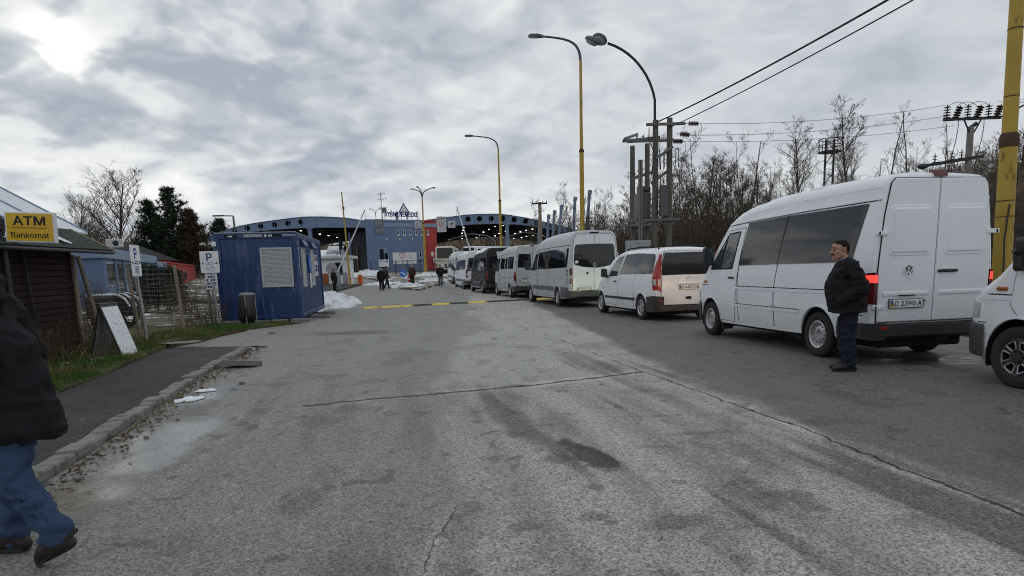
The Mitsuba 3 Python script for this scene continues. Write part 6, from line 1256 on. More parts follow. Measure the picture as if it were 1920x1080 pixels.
for px, y, h, v, lb in ((1505, 62, 12.2, 'poplar', 'slender bare poplar to the left of the railed mast, above the white van roof'), (1592, 60, 13.6, 'poplar', 'slender bare poplar just right of the railed mast'), (1655, 56, 12.8, 'd', 'thin open tree with few long shoots, left of two by the power pole'), (1690, 57, 13.2, 'd', 'thin open tree with few long shoots, right of two by the power pole'), (1757, 58, 12.4, 'd', 'thin open tree standing just left of the power pole'), (1850, 56, 11.5, 'b', 'broad bare tree between the power pole and the yellow post')):
    tree(v, ground_px(px, y), y, h, px, lb, wide=1.5 if v == 'poplar' else 1.25)
for i, (px, y, h) in enumerate(((1250, 58, 11.4), (1288, 60, 12.2), (1330, 57, 12.0), (1362, 61, 12.8), (1405, 58, 11.8), (1440, 60, 11.6), (1535, 64, 10.5), (1625, 62, 11.0), (1725, 62, 11.5), (1800, 63, 12))): tree('c' if i % 2 else 'a', ground_px(px, y), y, h, px, 'tall open-crowned bare tree rising above the thicket right of the road', 'taller trees of the thicket', wide=1.2)
for px, y, h, lb in ((1000, 92, 9.2, 'bare tree at the end of the canopy behind the wooden pole'), (1050, 88, 9.6, 'bare leaf-flecked tree among the slanting masts'), (1080, 84, 10.4, 'bare leaf-flecked tree behind the tall yellow lamp')): tree('a', ground_px(px, y), y, h, px, lb)
tree('round', -58.3, 101, 15.6, 1.0, 'large bare round-crowned tree above the low blue building', z=0, wide=1.35); tree('round', -65.0, 103, 12.8, 2.2, 'smaller bare tree left of the large round-crowned tree', z=0, wide=1.1)
# dark pines
pm('needle_mat', proc(lambda p, n, uv: mix(mi.Color3f(.016, .030, .018), mi.Color3f(.045, .062, .036), cell_rand(p.x * 3, p.y * 3, p.z * 3))), .8, spec=.15)
pm('needle_brown', proc(lambda p, n, uv: mix(mi.Color3f(.050, .040, .026), mi.Color3f(.085, .058, .034), cell_rand(p.x * 3, p.y * 3, p.z * 3))), .8, spec=.15)
def pine(seed, h, w, irregular=.35, n=26, tuft=1.0, per=9, core=.35):
    g = rng(seed); wood, V = [], []
    wood.append((np.array([0, 0, -.1]), np.array([0, 0, h * .97]), .03 * h * .55, .03))
    for i in range(n):
        f = .10 + .9 * (i + g.random() * .6) / n; z = h * f; L = w * (1 - f) ** .72 * (1 + g.normal(0, irregular)) + core; L = max(L, .2)
        for b in range(5):
            a = g.random() * 2 * PI; q = L * g.uniform(.6, 1.15); d = np.array([math.cos(a), math.sin(a), g.uniform(.05, .45)]); e = np.array([0, 0, z]) + d * q
            wood.append((np.array([0, 0, z]), e, .035, .012))
            for t in np.linspace(.35, 1, max(3, int(q * 2.6))):
                c = np.array([0, 0, z]) + d * q * t + g.normal(0, .10 * (1 + q * .35), 3); k = per; dd = g.normal(0, 1, (k, 3)) + d * .6 + [0, 0, .35]; dd /= np.linalg.norm(dd, axis=1, keepdims=True); s = np.cross(dd, g.normal(0, 1, (k, 3))); s /= np.linalg.norm(s, axis=1, keepdims=True); l = g.uniform(.22, .46, (k, 1)) * tuft
                V.append(np.stack([c - s * .03 * tuft, c + s * .03 * tuft, c + dd * l], 1).reshape(-1, 3))
    V = np.vstack(V); return prisms(wood, 4), trimesh.Trimesh(V, np.arange(len(V)).reshape(-1, 3), process=False)
for x, y, h, w, sd, mt_, lb in ((-53.5, 101.5, 12.7, 3.5, 2, 'needle_mat', 'dark pine, left of the pair behind the low buildings'), (-50.2, 101.5, 14.4, 4.4, 3, 'needle_mat', 'dark pine, taller right of the pair behind the low buildings'), (-47.3, 101, 11.0, 3.8, 5, 'needle_brown', 'brownish conifer in front of the taller dark pine'), (-44.2, 104, 9.8, 2.8, 6, 'needle_mat', 'smaller dark conifer just left of the square lamp')):
    k = thing('pine_tree', lb, 'tree'); wd_, nd = pine(sd, h, w, .30, 46, 1.6, 17); put('trunk', wd_, 'bark_mat', k, M=tr(x, y, .2)); put('crown', nd, mt_, k, M=tr(x, y, .2))
for i, (x, y, h, w) in enumerate(((-16.75, 30.6, 2.05, .42), (-16.35, 30.9, 2.0, .42), (-15.95, 31.2, 1.92, .42), (-15.6, 31.5, 1.75, .36))):
    k = thing('hedge_conifer', 'clipped dark green conifer of the hedge behind the mesh fence, ' + ['first from the kiosk', 'second from the kiosk', 'third from the kiosk', 'last and lowest'][i], 'conifer', 'hedge conifers in the yard'); wd_, nd = pine(40 + i, h, w, .1, 26, .38, 20, .06); put('stem', wd_, 'bark_mat', k, M=tr(x, y, 0)); put('crown', nd, 'needle_mat', k, M=tr(x, y, 0))
# hills with far woods and houses
pm('hill_mat', proc(lambda p, n, uv: mix(mi.Color3f(.075, .058, .042), mi.Color3f(.13, .105, .07), fbm(p.x * .08, p.y * .08, p.z * .2, octaves=4))), .95, spec=.05)
pm('far_wood_mat', proc(lambda p, n, uv: mix(mi.Color3f(.070, .056, .048), mi.Color3f(.115, .088, .066), cell_rand(p.x * .4, p.y * .4))), .95, spec=.05)
def hill_z(x, y): return 1.7 + 9.5 * np.clip((y - 158) / 60, 0, 1) ** .8 * (.55 + .7 * meshkit.fbm(np.stack([x * .013 + 3, y * .013, x * 0], -1), 3, 2)) + 9 * np.clip((y - 230) / 200, 0, 1)
put('hill', grid(-420, 260, 150, 460, 90, 50, lambda x, y: hill_z(x, y) - 2.2 * (y < 155)), 'hill_mat', kind='structure', smooth=True)
def dome_z(x, y): q = np.clip(1 - ((x - 112) / 40) ** 2 - ((y - 125) / 45) ** 2, 0, 1); return -1 + 22 * q ** .75
put('hill', grid(70, 155, 78, 172, 40, 40, dome_z), 'hill_mat', kind='structure', smooth=True)
def wood(P, h0, h1, seed, per=46):
    g = rng(seed); V = []
    for x, y, z in P:
        h = g.uniform(h0, h1); k = per; zz = g.uniform(.12, 1.0, (k, 1)) * h; R = h * .28 * np.sqrt(np.maximum(1 - (zz / h - .5) ** 2 * 3.2, .05)); a = g.random((k, 1)) * 2 * PI; c = np.hstack([np.cos(a) * R * g.random((k, 1)), np.sin(a) * R * g.random((k, 1)), zz]) + [x, y, z]
        d = np.hstack([np.cos(a), np.sin(a), g.uniform(.4, 1.8, (k, 1))]); d /= np.linalg.norm(d, axis=1, keepdims=True); s = np.cross(d, g.normal(0, 1, (k, 3))); s /= np.linalg.norm(s, axis=1, keepdims=True); l = g.uniform(.08, .2, (k, 1)) * h; w = .012 * h
        V.append(np.stack([c - s * w, c + s * w, c + d * l], 1).reshape(-1, 3)); t = np.array([[x - .1, y, z], [x + .1, y, z], [x, y, z + h]]); V.append(t)
    V = np.vstack(V); return trimesh.Trimesh(V, np.arange(len(V)).reshape(-1, 3), process=False)
g = rng(3); P = np.stack([g.uniform(-160, 150, 900), g.uniform(160, 250, 900)], 1); P = np.column_stack([P, hill_z(P[:, 0], P[:, 1])])
put('far_wood', wood(P, 4.5, 9, 4), 'far_wood_mat', kind='stuff', label='leafless brown wood covering the low hill behind the customs hall', cat='wood')
P = np.stack([g.uniform(76, 150, 700), g.uniform(84, 165, 700)], 1); P = np.column_stack([P, dome_z(P[:, 0], P[:, 1])]); P = P[P[:, 2] > .5]
put('far_wood', wood(P, 4, 7, 5, 60), 'far_wood_mat', kind='stuff', label='grey leafless wood covering the steep hill at the right edge', cat='wood')
pm('house_wall', (.52, .50, .46), .8); pm('house_roof', (.20, .10, .08), .8)
for i, (x, y, w, hh, snow) in enumerate([(-37.5, 150, 6, 3.2, 1), (-33.5, 146, 5, 3.0, 0), (-41.5, 158, 7, 3.2, 1), (-30.0, 156, 6, 3.0, 1), (-60.5, 160, 7, 3.2, 1), (-68, 165, 7, 3.4, 0), (-53, 170, 7, 3.2, 1)]):
    z = float(hill_z(np.array(x), np.array(y))) + (.5 if y < 158 else 0)
    k = thing('house', 'small pale house ' + ('with a snowy roof ' if snow else 'with a brown roof ') + ['seen under the left canopy beside the booth', 'nearest under the left canopy', 'farthest left under the left canopy', 'at the right under the left canopy', 'on the hill between the pines and the container', 'on the hill behind the pines', 'on the hill above the container roof'][i], 'house')
    put('wall', bx(x - w / 2, x + w / 2, y, y + 6, z - 2, z + hh), 'house_wall', k)
    put('roof', hull([(x + sx * (w / 2 + .3), y + yy, z + zz) for sx in (-1, 1) for yy, zz in ((-.4, hh - .05), (3, hh + 2.2), (6.4, hh - .05), (3, hh + 2.0))]), 'roof_snow' if snow else 'house_roof', k)
    for q in (-.28, .0, .28): put('window', bx(x + q * w - .45, x + q * w + .45, y - .05, y + .02, z + 1.0, z + 2.3), 'tinted_glass', k)
    put('chimney', bx(x + .8, x + 1.3, y + 2, y + 2.5, z + hh + 1, z + hh + 3), 'brick_mat', k)

pm('dark_roof', (.035, .032, .032), .85)
k = thing('house', 'dark hip-roofed house with a brick chimney beyond the low blue building', 'house')
put('wall', bx(-60, -47.5, 86, 95, 0, 4.0), 'brick_mat', k); put('roof', hull([(x, y, 3.9) for x in (-61, -46.8) for y in (85.2, 95.8)] + [(-57.5, 90.5, 6.3), (-50.5, 90.5, 6.3)]), 'dark_roof', k); put('chimney', bx(-57.3, -56.3, 89.6, 90.4, 5.6, 7.4, .03), 'brick_mat', k)
# ---------------------------------------------------------------- customs hall, its signs and barriers
cb = thing('customs_building', 'blue two-storey customs building with a red end, small upper windows and rooftop letters', 'building')
eu = np.array([9.05, 5.5]) / 10.59; BM_ = tr(-19.35, 92.0, 0) @ rz(math.atan2(eu[1], eu[0]))          # x along the front, -y outwards
pm('building_grey', (.20, .215, .225), .7)
put('wall', hull([(x, y, z) for x, y in ((0, 0), (8.55, 0), (8.55, 9), (3.6, 9)) for z in (.9, 8.42)]), 'blue_wall', cb, M=BM_)
put('end_wall', bx(8.55, 10.6, .02, 9, .9, 8.40), 'red_wall', cb, M=BM_)
put('parapet', bx(-.06, 8.60, -.08, .4, 8.42, 8.62, .02), 'pale_blue_trim', cb, M=BM_); put('parapet', bx(8.60, 10.68, -.06, .4, 8.40, 8.58, .02), 'red_wall', cb, M=BM_)
put('fascia_band', bx(2.62, 10.62, -.05, .01, 7.62, 8.14, .01), 'pale_blue_trim', cb, M=BM_)
put('plinth', bx(-.04, 10.64, -.05, .02, .9, 1.55, .01), 'building_grey', cb, M=BM_)
for x0, x1, z0, z1 in ((1.35, 2.5, 7.55, 8.66), (1.42, 2.6, 6.68, 7.42)):
    f = put('cladding_box', bx(x0, x1, -.12, .01, z0, z1, .02), 'building_grey', cb, M=BM_); put('vent_slot', bx(x0 + .5, x1 - .25, -.135, -.115, z0 + .2, z0 + .27), 'seam_dark', f, M=BM_)
for x in (4.70, 5.62, 6.52, 7.42, 8.30, 9.24):
    f = put('window', bx(x - .17, x + .17, -.04, .02, 6.50, 7.24, .01), 'sign_white', cb, M=BM_); put('pane', bx(x - .12, x + .10, -.05, -.035, 6.60, 7.18), 'tinted_glass', f, M=BM_); put('sill', bx(x - .2, x + .2, -.10, -.0, 6.44, 6.50, .006), 'sign_white', f, M=BM_)
f = put('doorway', bx(1.70, 3.05, -.03, .02, 2.0, 4.72, .01), 'pale_blue_trim', cb, M=BM_); put('door_recess', bx(1.78, 2.42, -.04, -.02, 2.0, 4.62), 'seam_dark', f, M=BM_); put('pane', bx(2.50, 2.97, -.045, -.02, 3.2, 4.1), 'tinted_glass', f, M=BM_); put('sill', bx(2.46, 3.0, -.09, -.02, 3.08, 3.2, .01), 'sign_white', f, M=BM_); put('downpipe', tube([(3.02, -.08, 1.2), (3.02, -.08, 4.9), (3.3, -.08, 5.0)], .05, 8), 'pale_blue_trim', f, M=BM_)
f = put('window', bx(7.75, 8.12, -.04, .02, 2.55, 4.1, .01), 'sign_white', cb, M=BM_)
for z in (2.62, 3.42): put('pane', bx(7.80, 8.05, -.05, -.035, z, z + .66), 'tinted_glass', f, M=BM_)
for x, z in ((2.96, 5.94), (4.88, 5.97), (6.76, 6.0)): put('wall_lamp', bx(x - .09, x + .09, -.16, .01, z - .10, z + .10, .03), 'sign_white', cb, M=BM_)
f = put('banner', bx(3.67, 7.28, -.10, -.06, 2.50, 4.10, .008), 'sign_white', cb, M=BM_)
for x in (5.72, 6.22): put('banner_seam', bx(x, x + .03, -.108, -.099, 2.52, 4.08), 'building_grey', f, M=BM_)
put('banner_seam', bx(3.7, 7.25, -.108, -.099, 2.98, 3.02), 'building_grey', f, M=BM_); put('banner_print', bx(4.0, 4.25, -.108, -.099, 2.60, 2.75), 'ink_blue', f, M=BM_)
put('notice', bx(9.56, 9.95, -.08, .0, 3.5, 4.15, .01), 'sign_white', cb, M=BM_); f = put('notice', bx(9.85, 10.35, -.09, .0, 2.65, 3.25, .01), 'sign_white', cb, M=BM_); put('arrow', cat_([bx(10.02, 10.08, -.1, -.089, 2.75, 3.1), bx(10.02, 10.24, -.1, -.089, 2.80, 2.87)]), 'ink_black', f, M=BM_)
# rooftop name
sg_ = thing('rooftop_sign', 'dark blue rooftop letters reading Vyšné Nemecké with a white triangle emblem behind', 'sign')
lm = text('VYŠNÉ NEMECKÉ', .62, .09, True, False); sx = 5.0 / (lm.bounds[1][0] - lm.bounds[0][0])
put('lettering', xf(lm, tr(2.82, -.02, 9.02) @ sc(sx, 1, 1) @ UPR), 'ink_blue', sg_, M=BM_)
for x in np.linspace(2.9, 7.7, 7): put('strut', tube([(x, .06, 8.5), (x, .06, 9.6)], .03, 6), 'dark_steel', sg_, M=BM_)
for z in (9.1, 9.5): put('rail', tube([(2.8, .06, z), (7.85, .06, z)], .025, 6), 'dark_steel', sg_, M=BM_)
tri = Polygon([(4.98, 9.62), (6.66, 9.62), (5.78, 10.95)])
put('emblem_frame', xf(prism(tri.difference(tri.buffer(-.11, join_style=2)), .10), tr(0, .22, 0) @ UPR), 'ink_blue', sg_, M=BM_); put('emblem_panel', xf(prism(tri.buffer(-.10, join_style=2), .05), tr(0, .20, 0) @ UPR), 'sign_white', sg_, M=BM_)
put('emblem_leg', bx(4.55, 4.95, .12, .3, 8.4, 9.6, .02), 'pale_blue_trim', sg_, M=BM_); put('emblem_leg', bx(6.3, 6.42, .2, .3, 8.4, 9.65, .01), 'dark_steel', sg_, M=BM_)
an = thing('roof_antenna', 'thin television aerial with several crossbars on the customs building roof', 'antenna')
put('mast', tube([(3.3, 2.2, 8.4), (3.3, 2.2, 12.4)], .045, 8), 'dark_steel', an, M=BM_)
for z, a, l in ((12.3, .3, .75), (11.55, -.4, .85), (10.4, .2, .95)):
    e = np.array([math.cos(a), math.sin(a), .12]); b = put('boom', tube([np.array([3.3, 2.2, z]) - e * l * .6, np.array([3.3, 2.2, z]) + e * l], .025, 6), 'dark_steel', an, M=BM_)
    for t in (-.5, -.1, .4, .8): c = np.array([3.3, 2.2, z]) + e * l * t; put('element', tube([c - [0, 0, .22], c + [0, 0, .22]], .014, 5), 'dark_steel', b, M=BM_)
dh = thing('satellite_dish', 'grey satellite dish on a short mast at the left of the rooftop letters', 'dish')
put('mast', tube([(2.5, -.05, 8.0), (2.5, -.05, 10.1)], .05, 8), 'dark_steel', dh, M=BM_); put('reflector', xf(lathe([(0, .0), (.2, .03), (.36, .11), (.40, .15), (.38, .13), (.2, .05), (0, .02)], 24), tr(2.72, -.12, 9.85) @ rx(PI / 2 + .3)), 'building_grey', dh, smooth=50, M=BM_)
# two arched canopies
pm('steel_blue', proc(lambda p, n, uv: mi.Color3f(.17, .235, .35) * (.88 + .24 * fbm(p.x * .9, p.y * .9, p.z * 1.5))), .6, spec=.3)
pm('soffit_shade', (.030, .033, .040), .8); pm('light_lens', (.8, .8, .8), .4)  # soffit colour is near-black to stand in for shade under the canopies
def canopy(label, top, bot, holes, cols, y0, y1, lights, hr):
    k = thing('canopy', label, 'canopy'); t = PchipInterpolator(*zip(*top)); b = PchipInterpolator(*zip(*bot)); xs = np.linspace(top[0][0], top[-1][0], 40)
    poly = Polygon(list(zip(xs, t(xs))) + list(zip(xs[::-1], b(xs[::-1]))))
    for x in holes: poly = poly.difference(Point(x, float(t(x)) * .56 + float(b(x)) * .44 - .02).buffer(hr, 14))
    put('arch_girder', upright(prism(poly, .22), 0, y0, 0), 'steel_blue', k)
    for s, r in ((t, .06), (b, -.06)): put('flange', cat_([hull([(xs[i + d], y, float(s(xs[i + d])) + z) for d in (0, 1) for y in (y0 - .36, y0 + .14) for z in (0, r)]) for i in range(39)]), 'steel_blue', k)
    for i in range(3, 38, 3):
        x = xs[i]; put('stiffener', bx(x - .03, x + .03, y0 - .30, y0 - .22, float(b(x)), float(t(x)), .004), 'steel_blue', k)
    for x in holes: z = float(t(x)) * .56 + float(b(x)) * .44 - .02; put('hole_ring', upright(prism(Point(0, 0).buffer(hr + .10, 18).difference(Point(0, 0).buffer(hr, 18)), .05), x, y0 - .22, z), 'steel_blue', k)
    V = np.vstack([np.stack([xs, xs * 0 + y, t(xs) + .02 - (.5 if lo else 0)], 1) for y in (y0 + .15, y1) for lo in (0, 1)]); n = 40; F = []; i = np.arange(n - 1)
    Q = lambda a, c: [np.stack([a * n + i, a * n + i + 1, c * n + i + 1], 1), np.stack([a * n + i, c * n + i + 1, c * n + i], 1)]
    put('roof', trimesh.Trimesh(V[np.r_[0:n, 2 * n:3 * n]], np.vstack(Q(0, 1)), process=False), 'roof_white', k); put('soffit', trimesh.Trimesh(V[np.r_[n:2 * n, 3 * n:4 * n]] - [0, 0, .55], np.vstack(Q(0, 1)), process=False), 'soffit_shade', k)
    for y in np.arange(y0 + 9, y1, 9.0): put('cross_girder', upright(prism(Polygon(list(zip(xs, t(xs) - .1)) + list(zip(xs[::-1], b(xs[::-1]) + .1))), .2), 0, y, 0), 'soffit_shade', k)  # inner girders take the same painted-in shade instead of the blue
    for x in cols:
        for y in (y0, y0 + 18, y0 + 36, y1 - 1):
            c = put('column', bx(x - .28, x + .28, y - .25, y + .2, 1.0, float(b(x)) + .05, .03), 'steel_blue', k)
            if y == y0: put('capital', bx(x - .5, x + .5, y - .35, y + .25, float(b(x)) - .25, float(b(x)) - .02, .03), 'steel_blue', c)
    for x, y in lights:
        z = float(b(x)) - .14; c = put('ceiling_light', bx(x - .13, x + .13, y - .18, y + .18, z - .05, z + .05, .03), 'light_lens', k); scene[c]['emitter'] = emit(c, (.75, .73, .68))
    return k
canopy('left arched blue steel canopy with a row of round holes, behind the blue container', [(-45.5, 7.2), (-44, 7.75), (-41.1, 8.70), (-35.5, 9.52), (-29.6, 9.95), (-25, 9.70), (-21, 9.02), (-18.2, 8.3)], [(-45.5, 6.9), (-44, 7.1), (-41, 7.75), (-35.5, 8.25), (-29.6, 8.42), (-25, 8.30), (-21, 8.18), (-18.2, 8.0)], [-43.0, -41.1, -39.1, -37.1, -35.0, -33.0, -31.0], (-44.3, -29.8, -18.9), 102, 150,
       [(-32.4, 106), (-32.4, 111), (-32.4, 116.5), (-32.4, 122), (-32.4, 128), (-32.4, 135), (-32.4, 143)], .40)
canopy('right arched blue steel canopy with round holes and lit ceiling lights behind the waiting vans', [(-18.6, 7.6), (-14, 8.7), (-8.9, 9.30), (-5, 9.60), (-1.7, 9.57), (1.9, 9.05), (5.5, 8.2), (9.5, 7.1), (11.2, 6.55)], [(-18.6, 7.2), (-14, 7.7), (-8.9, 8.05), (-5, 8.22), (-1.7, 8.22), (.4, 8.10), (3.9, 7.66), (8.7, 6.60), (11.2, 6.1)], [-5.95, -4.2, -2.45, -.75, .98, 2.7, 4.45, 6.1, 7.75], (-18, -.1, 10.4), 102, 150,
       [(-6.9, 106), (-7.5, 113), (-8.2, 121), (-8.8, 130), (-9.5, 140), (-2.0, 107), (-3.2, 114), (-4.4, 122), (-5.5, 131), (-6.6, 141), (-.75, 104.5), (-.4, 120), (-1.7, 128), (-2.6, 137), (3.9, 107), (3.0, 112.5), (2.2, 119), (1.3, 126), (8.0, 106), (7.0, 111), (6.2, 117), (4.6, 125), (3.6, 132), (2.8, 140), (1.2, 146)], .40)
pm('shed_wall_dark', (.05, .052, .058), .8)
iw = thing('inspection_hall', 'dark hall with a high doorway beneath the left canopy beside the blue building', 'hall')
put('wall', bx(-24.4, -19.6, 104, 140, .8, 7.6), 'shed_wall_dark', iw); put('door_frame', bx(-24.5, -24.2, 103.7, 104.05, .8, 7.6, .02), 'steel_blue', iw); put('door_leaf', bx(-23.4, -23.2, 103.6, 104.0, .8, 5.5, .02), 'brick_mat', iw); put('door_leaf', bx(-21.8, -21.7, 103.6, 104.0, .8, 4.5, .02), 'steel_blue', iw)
for k, (x, y, dx) in enumerate(((-5.5, 100.8, -3.2), (2.4, 100.8, -3.3))):
    q = thing('canopy_lamp', ['pale drooping double-armed lamp under the right canopy, left of the two', 'pale lamp with a curved arm under the right canopy, right of the two'][k], 'lamp', 'arched lamps under the canopy')
    put('arm', tube(bez([(x + 3.6, y, 4.9), (x + 3.6, y, 6.6), (x + 1.5, y, 6.5), (x, y, 6.75)]), .06, 8), 'building_grey', q, smooth=50); put('arm', tube([(x, y, 6.75), (x + dx, y, 6.0)], .05, 8), 'building_grey', q, smooth=50); put('post', tube([(x + 3.6, y, 1.3), (x + 3.6, y, 4.9)], .08, 8), 'building_grey', q, smooth=50); put('lamp_head', bx(x + dx - .3, x + dx + .1, y - .12, y + .12, 5.88, 6.02, .03), 'diffuser', q)
# hanging signs
def board(name, label, x, y, z, w, h, mat, parts, post=None):
    k = thing(name, label, 'sign'); M = tr(x, y, z) @ UPR
    put('plate', xf(bevel_plate(rrect(w, h, .02), .05, .01), tr(0, 0, -.03)), mat, k, M=M)
    for nm, m, c in parts: put(nm, xf(m, tr(0, 0, .0205)), c, k, M=M)
    if post: put('post', tube([(x + post, y + .06, float(zg(y)) - .05), (x + post, y + .06, z + h * .3)], .05, 8), 'galvanised', k, smooth=50)
    return k
pm('sign_grey', (.50, .51, .52), .5)
walker = lambda s: cat_([prism(Point(0, .30 * s).buffer(.07 * s), .004), prism(LineString([(0, .22 * s), (.02 * s, -.02 * s)]).buffer(.055 * s), .004), prism(LineString([(0, 0), (-.12 * s, -.32 * s)]).buffer(.035 * s), .004), prism(LineString([(.02 * s, 0), (.13 * s, -.30 * s)]).buffer(.035 * s), .004), prism(LineString([(0, .18 * s), (-.13 * s, .02 * s)]).buffer(.03 * s), .004), prism(LineString([(.02 * s, .18 * s), (.14 * s, .06 * s)]).buffer(.03 * s), .004)])
ringm = lambda r, w: prism(Point(0, 0).buffer(r, 24).difference(Point(0, 0).buffer(r - w, 24)), .004)
board('zone_sign', 'tall white zone sign with a round red-ringed symbol hanging beside the canopy', -8.02, 82, 6.98, 1.14, 1.86, 'sign_grey', [('lettering', xf(text('ZÓNA', .25, .004, True), tr(0, .68, 0)), 'ink_black'), ('ring', xf(ringm(.31, .07), tr(0, .05, 0)), 'sign_red'), ('symbol', xf(walker(.42), tr(0, .05, 0)), 'ink_black')], 0.)
board('lane_sign', 'small white sign with a dark vehicle symbol at the canopy edge', -6.78, 82, 6.93, .86, .86, 'sign_grey', [('symbol', cat_([xf(prism(Polygon([(-.22, -.02), (-.20, .12), (-.05, .14), (.12, .22), (.24, .20), (.16, .06), (.05, -.06)]), .004), np.eye(4)), prism(sbox(-.12, -.24, .12, -.20), .004)]), 'ink_black')], None)
put('hanger', beam((-7.5, 82.05, 7.1), (-7.2, 82.05, 7.1), .05, .05), 'galvanised', 'lane_sign')
hs = thing('lane_sign', 'white sign with two rows of dark lettering fixed on the blue building front', 'sign')
put('plate', bx(7.14, 8.2, -.26, -.20, 7.42, 8.40, .02), 'sign_grey', hs, M=BM_); put('lettering', cat_([xf(text('AUTO', .20, .006, True), tr(7.66, -.262, 8.05) @ UPR), xf(text('BUS', .20, .006, True), tr(7.66, -.262, 7.68) @ UPR)]), 'ink_black', hs, M=BM_); put('bracket', bx(7.6, 7.72, -.2, 0, 7.8, 8.0), 'dark_steel', hs, M=BM_)
board('information_board', 'white information board on the railings before the blue building', -15.25, 82, 2.53, 1.22, .84, 'sign_white', [('print', cat_([prism(sbox(-.5, .20, -.25, .32), .004), prism(sbox(-.15, .22, .2, .30), .004), prism(sbox(.30, .1, .5, .34), .004), prism(sbox(-.5, .02, .2, .05), .004), prism(sbox(-.5, -.12, .1, -.09), .004)]), 'ink_blue')], .35)
k = thing('no_pedestrians_sign', 'round no-pedestrians sign with a black ring on a post before the blue building', 'sign')
Mn = tr(-12.95, 82, 3.44) @ UPR
put('plate', xf(prism(Point(0, 0).buffer(.36, 24), .03), tr(0, 0, -.015)), 'sign_white', k, M=Mn); put('ring', xf(ringm(.37, .09), tr(0, 0, .016)), 'sign_red', k, M=Mn); put('symbol', xf(walker(.55), tr(0, 0, .016)), 'ink_black', k, M=Mn); put('post', tube([(-12.95, 82.05, .9), (-12.95, 82.05, 3.3)], .045, 8), 'galvanised', k)
k = thing('arrow_sign', 'round blue sign with a white arrow on the traffic island', 'sign'); ya = float(zg(60)); Ma = tr(-9.50, 60, 1.30) @ UPR
put('plate', xf(prism(Point(0, 0).buffer(.33, 24), .03), tr(0, 0, -.015)), 'bright_blue', k, M=Ma); put('arrow', xf(cat_([xf(prism(sbox(-.22, -.04, .12, .04), .004), rz(-.55)), xf(prism([(.10, -.13), (.25, 0), (.10, .13)], .004), rz(-.55))]), tr(0, 0, .016)), 'sign_white', k, M=Ma); put('post', tube([(-9.50, 60.05, ya - .1), (-9.50, 60.05, 1.2)], .04, 8), 'galvanised', k)
k = thing('hydrant_marker', 'red and white post cap beside the blue arrow sign', 'bollard'); put('body', lathe([(.0, .0), (.17, 0), (.17, .1), (.13, .14), (.12, .62), (.14, .66), (.10, .78), (0, .82)], 18), 'sign_red', k, smooth=40, M=tr(-9.15, 61.2, float(zg(61.2)))); put('band', lathe([(.135, .0), (.137, .0), (.137, .12), (.135, .12)], 18), 'sign_white', k, M=tr(-9.15, 61.2, float(zg(61.2)) + .34))
# railings before the building
fk3 = thing('railing', 'dark vertical-bar railing on a low white wall before the customs building', 'railing')
for j, x in enumerate(np.arange(-17.3, -8.3, 1.55)): put('post', tube([(x, 84, .9), (x, 84, 2.85)], .045, 6), 'dark_steel', fk3)
for z in (1.45, 2.75): put('rail', tube([(-17.3, 84, z), (-8.3, 84, z)], .025, 6), 'dark_steel', fk3)
for x in np.arange(-17.15, -8.3, .31): put('bar', tube([(x, 84, 1.35), (x, 84, 2.8 + .05 * math.sin(x * 40))], .016, 4), 'dark_steel', fk3)
for a, b in ((-17.2, -14.3), (-14.0, -11.2), (-10.9, -8.5)): put('base_wall', bx(a, b, 83.8, 84.2, .8, 1.34, .03), 'house_wall', fk3)
# barriers, mast, booth
bt = thing('booth', 'white control booth with a flat roof and orange panel beside the raised barrier', 'booth'); zb_ = float(zg(62))
BB = tr(-16.15, 62, zb_ - .15) @ rz(.0)
put('wall', bx(-1.25, 1.2, 0, 2.6, 0, 2.55, .02), 'sign_white', bt, M=BB); put('roof', bx(-1.55, 1.6, -.4, 3.0, 2.55, 2.82, .04), 'sign_grey', bt, M=BB); put('roof_snow', bx(-1.0, .2, -.1, 2.0, 2.82, 2.98, .06), 'roof_snow', bt, M=BB)
for x0, x1 in ((.1, .75),): f = put('window', bx(x0 - .05, x1 + .05, -.03, .02, 1.05, 2.25, .01), 'sign_grey', bt, M=BB); put('pane', bx(x0, x1, -.04, -.02, 1.1, 2.2), 'tinted_glass', f, M=BB)
put('orange_panel', bx(-1.15, -.55, -.06, .0, .12, 1.25, .01), 'lamp_amber', bt, M=BB); put('side_panel', bx(.75, 1.15, -.06, 0, .1, 1.3, .01), 'galvanised', bt, M=BB); put('column', bx(1.3, 1.5, -.3, -.1, -.1, 2.6, .01), 'sign_white', bt, M=BB); put('roof_gear', cat_([bx(-.2, .3, .3, .8, 2.95, 3.3), bx(.6, .9, .4, .7, 2.82, 3.4)]), 'galvanised', bt, M=BB)
pm('barrier_white', (.72, .72, .70), .45)
def barrier(label, p, q, post_h, box_col):
    k = thing('barrier', label, 'barrier'); p, q = np.array(p, float), np.array(q, float); z0 = float(zg(p[1])); d = q - p; n = 8
    put('housing', bx(p[0] - .2, p[0] + .2, p[1] - .2, p[1] + .2, z0 - .05, p[2] + .1, .03), box_col, k)
    for i in range(n): a, b = p + d * i / n, p + d * (i + 1) / n; put('arm_segment', tube([a, b], np.array([.075, .07]) * (1 - i * .05), 8), 'barrier_white' if i % 4 != 3 else 'sign_grey', k, smooth=50)
    put('counterweight', tube([p - d * .06, p + d * .01], .12, 8), 'dark_steel', k); put('rest_wire', tube([q, q - [0.02, 0, 1.2]], .012, 4), 'wire_black', k)
barrier('raised white barrier arm leaning right beside the control booth', (-14.85, 58, 1.55), (-12.15, 58, 6.75), 1.2, 'galvanised')
barrier('raised white barrier arm leaning left before the right canopy', (-3.0, 60, 1.7), (-4.45, 60, 6.95), 1.2, 'galvanised')
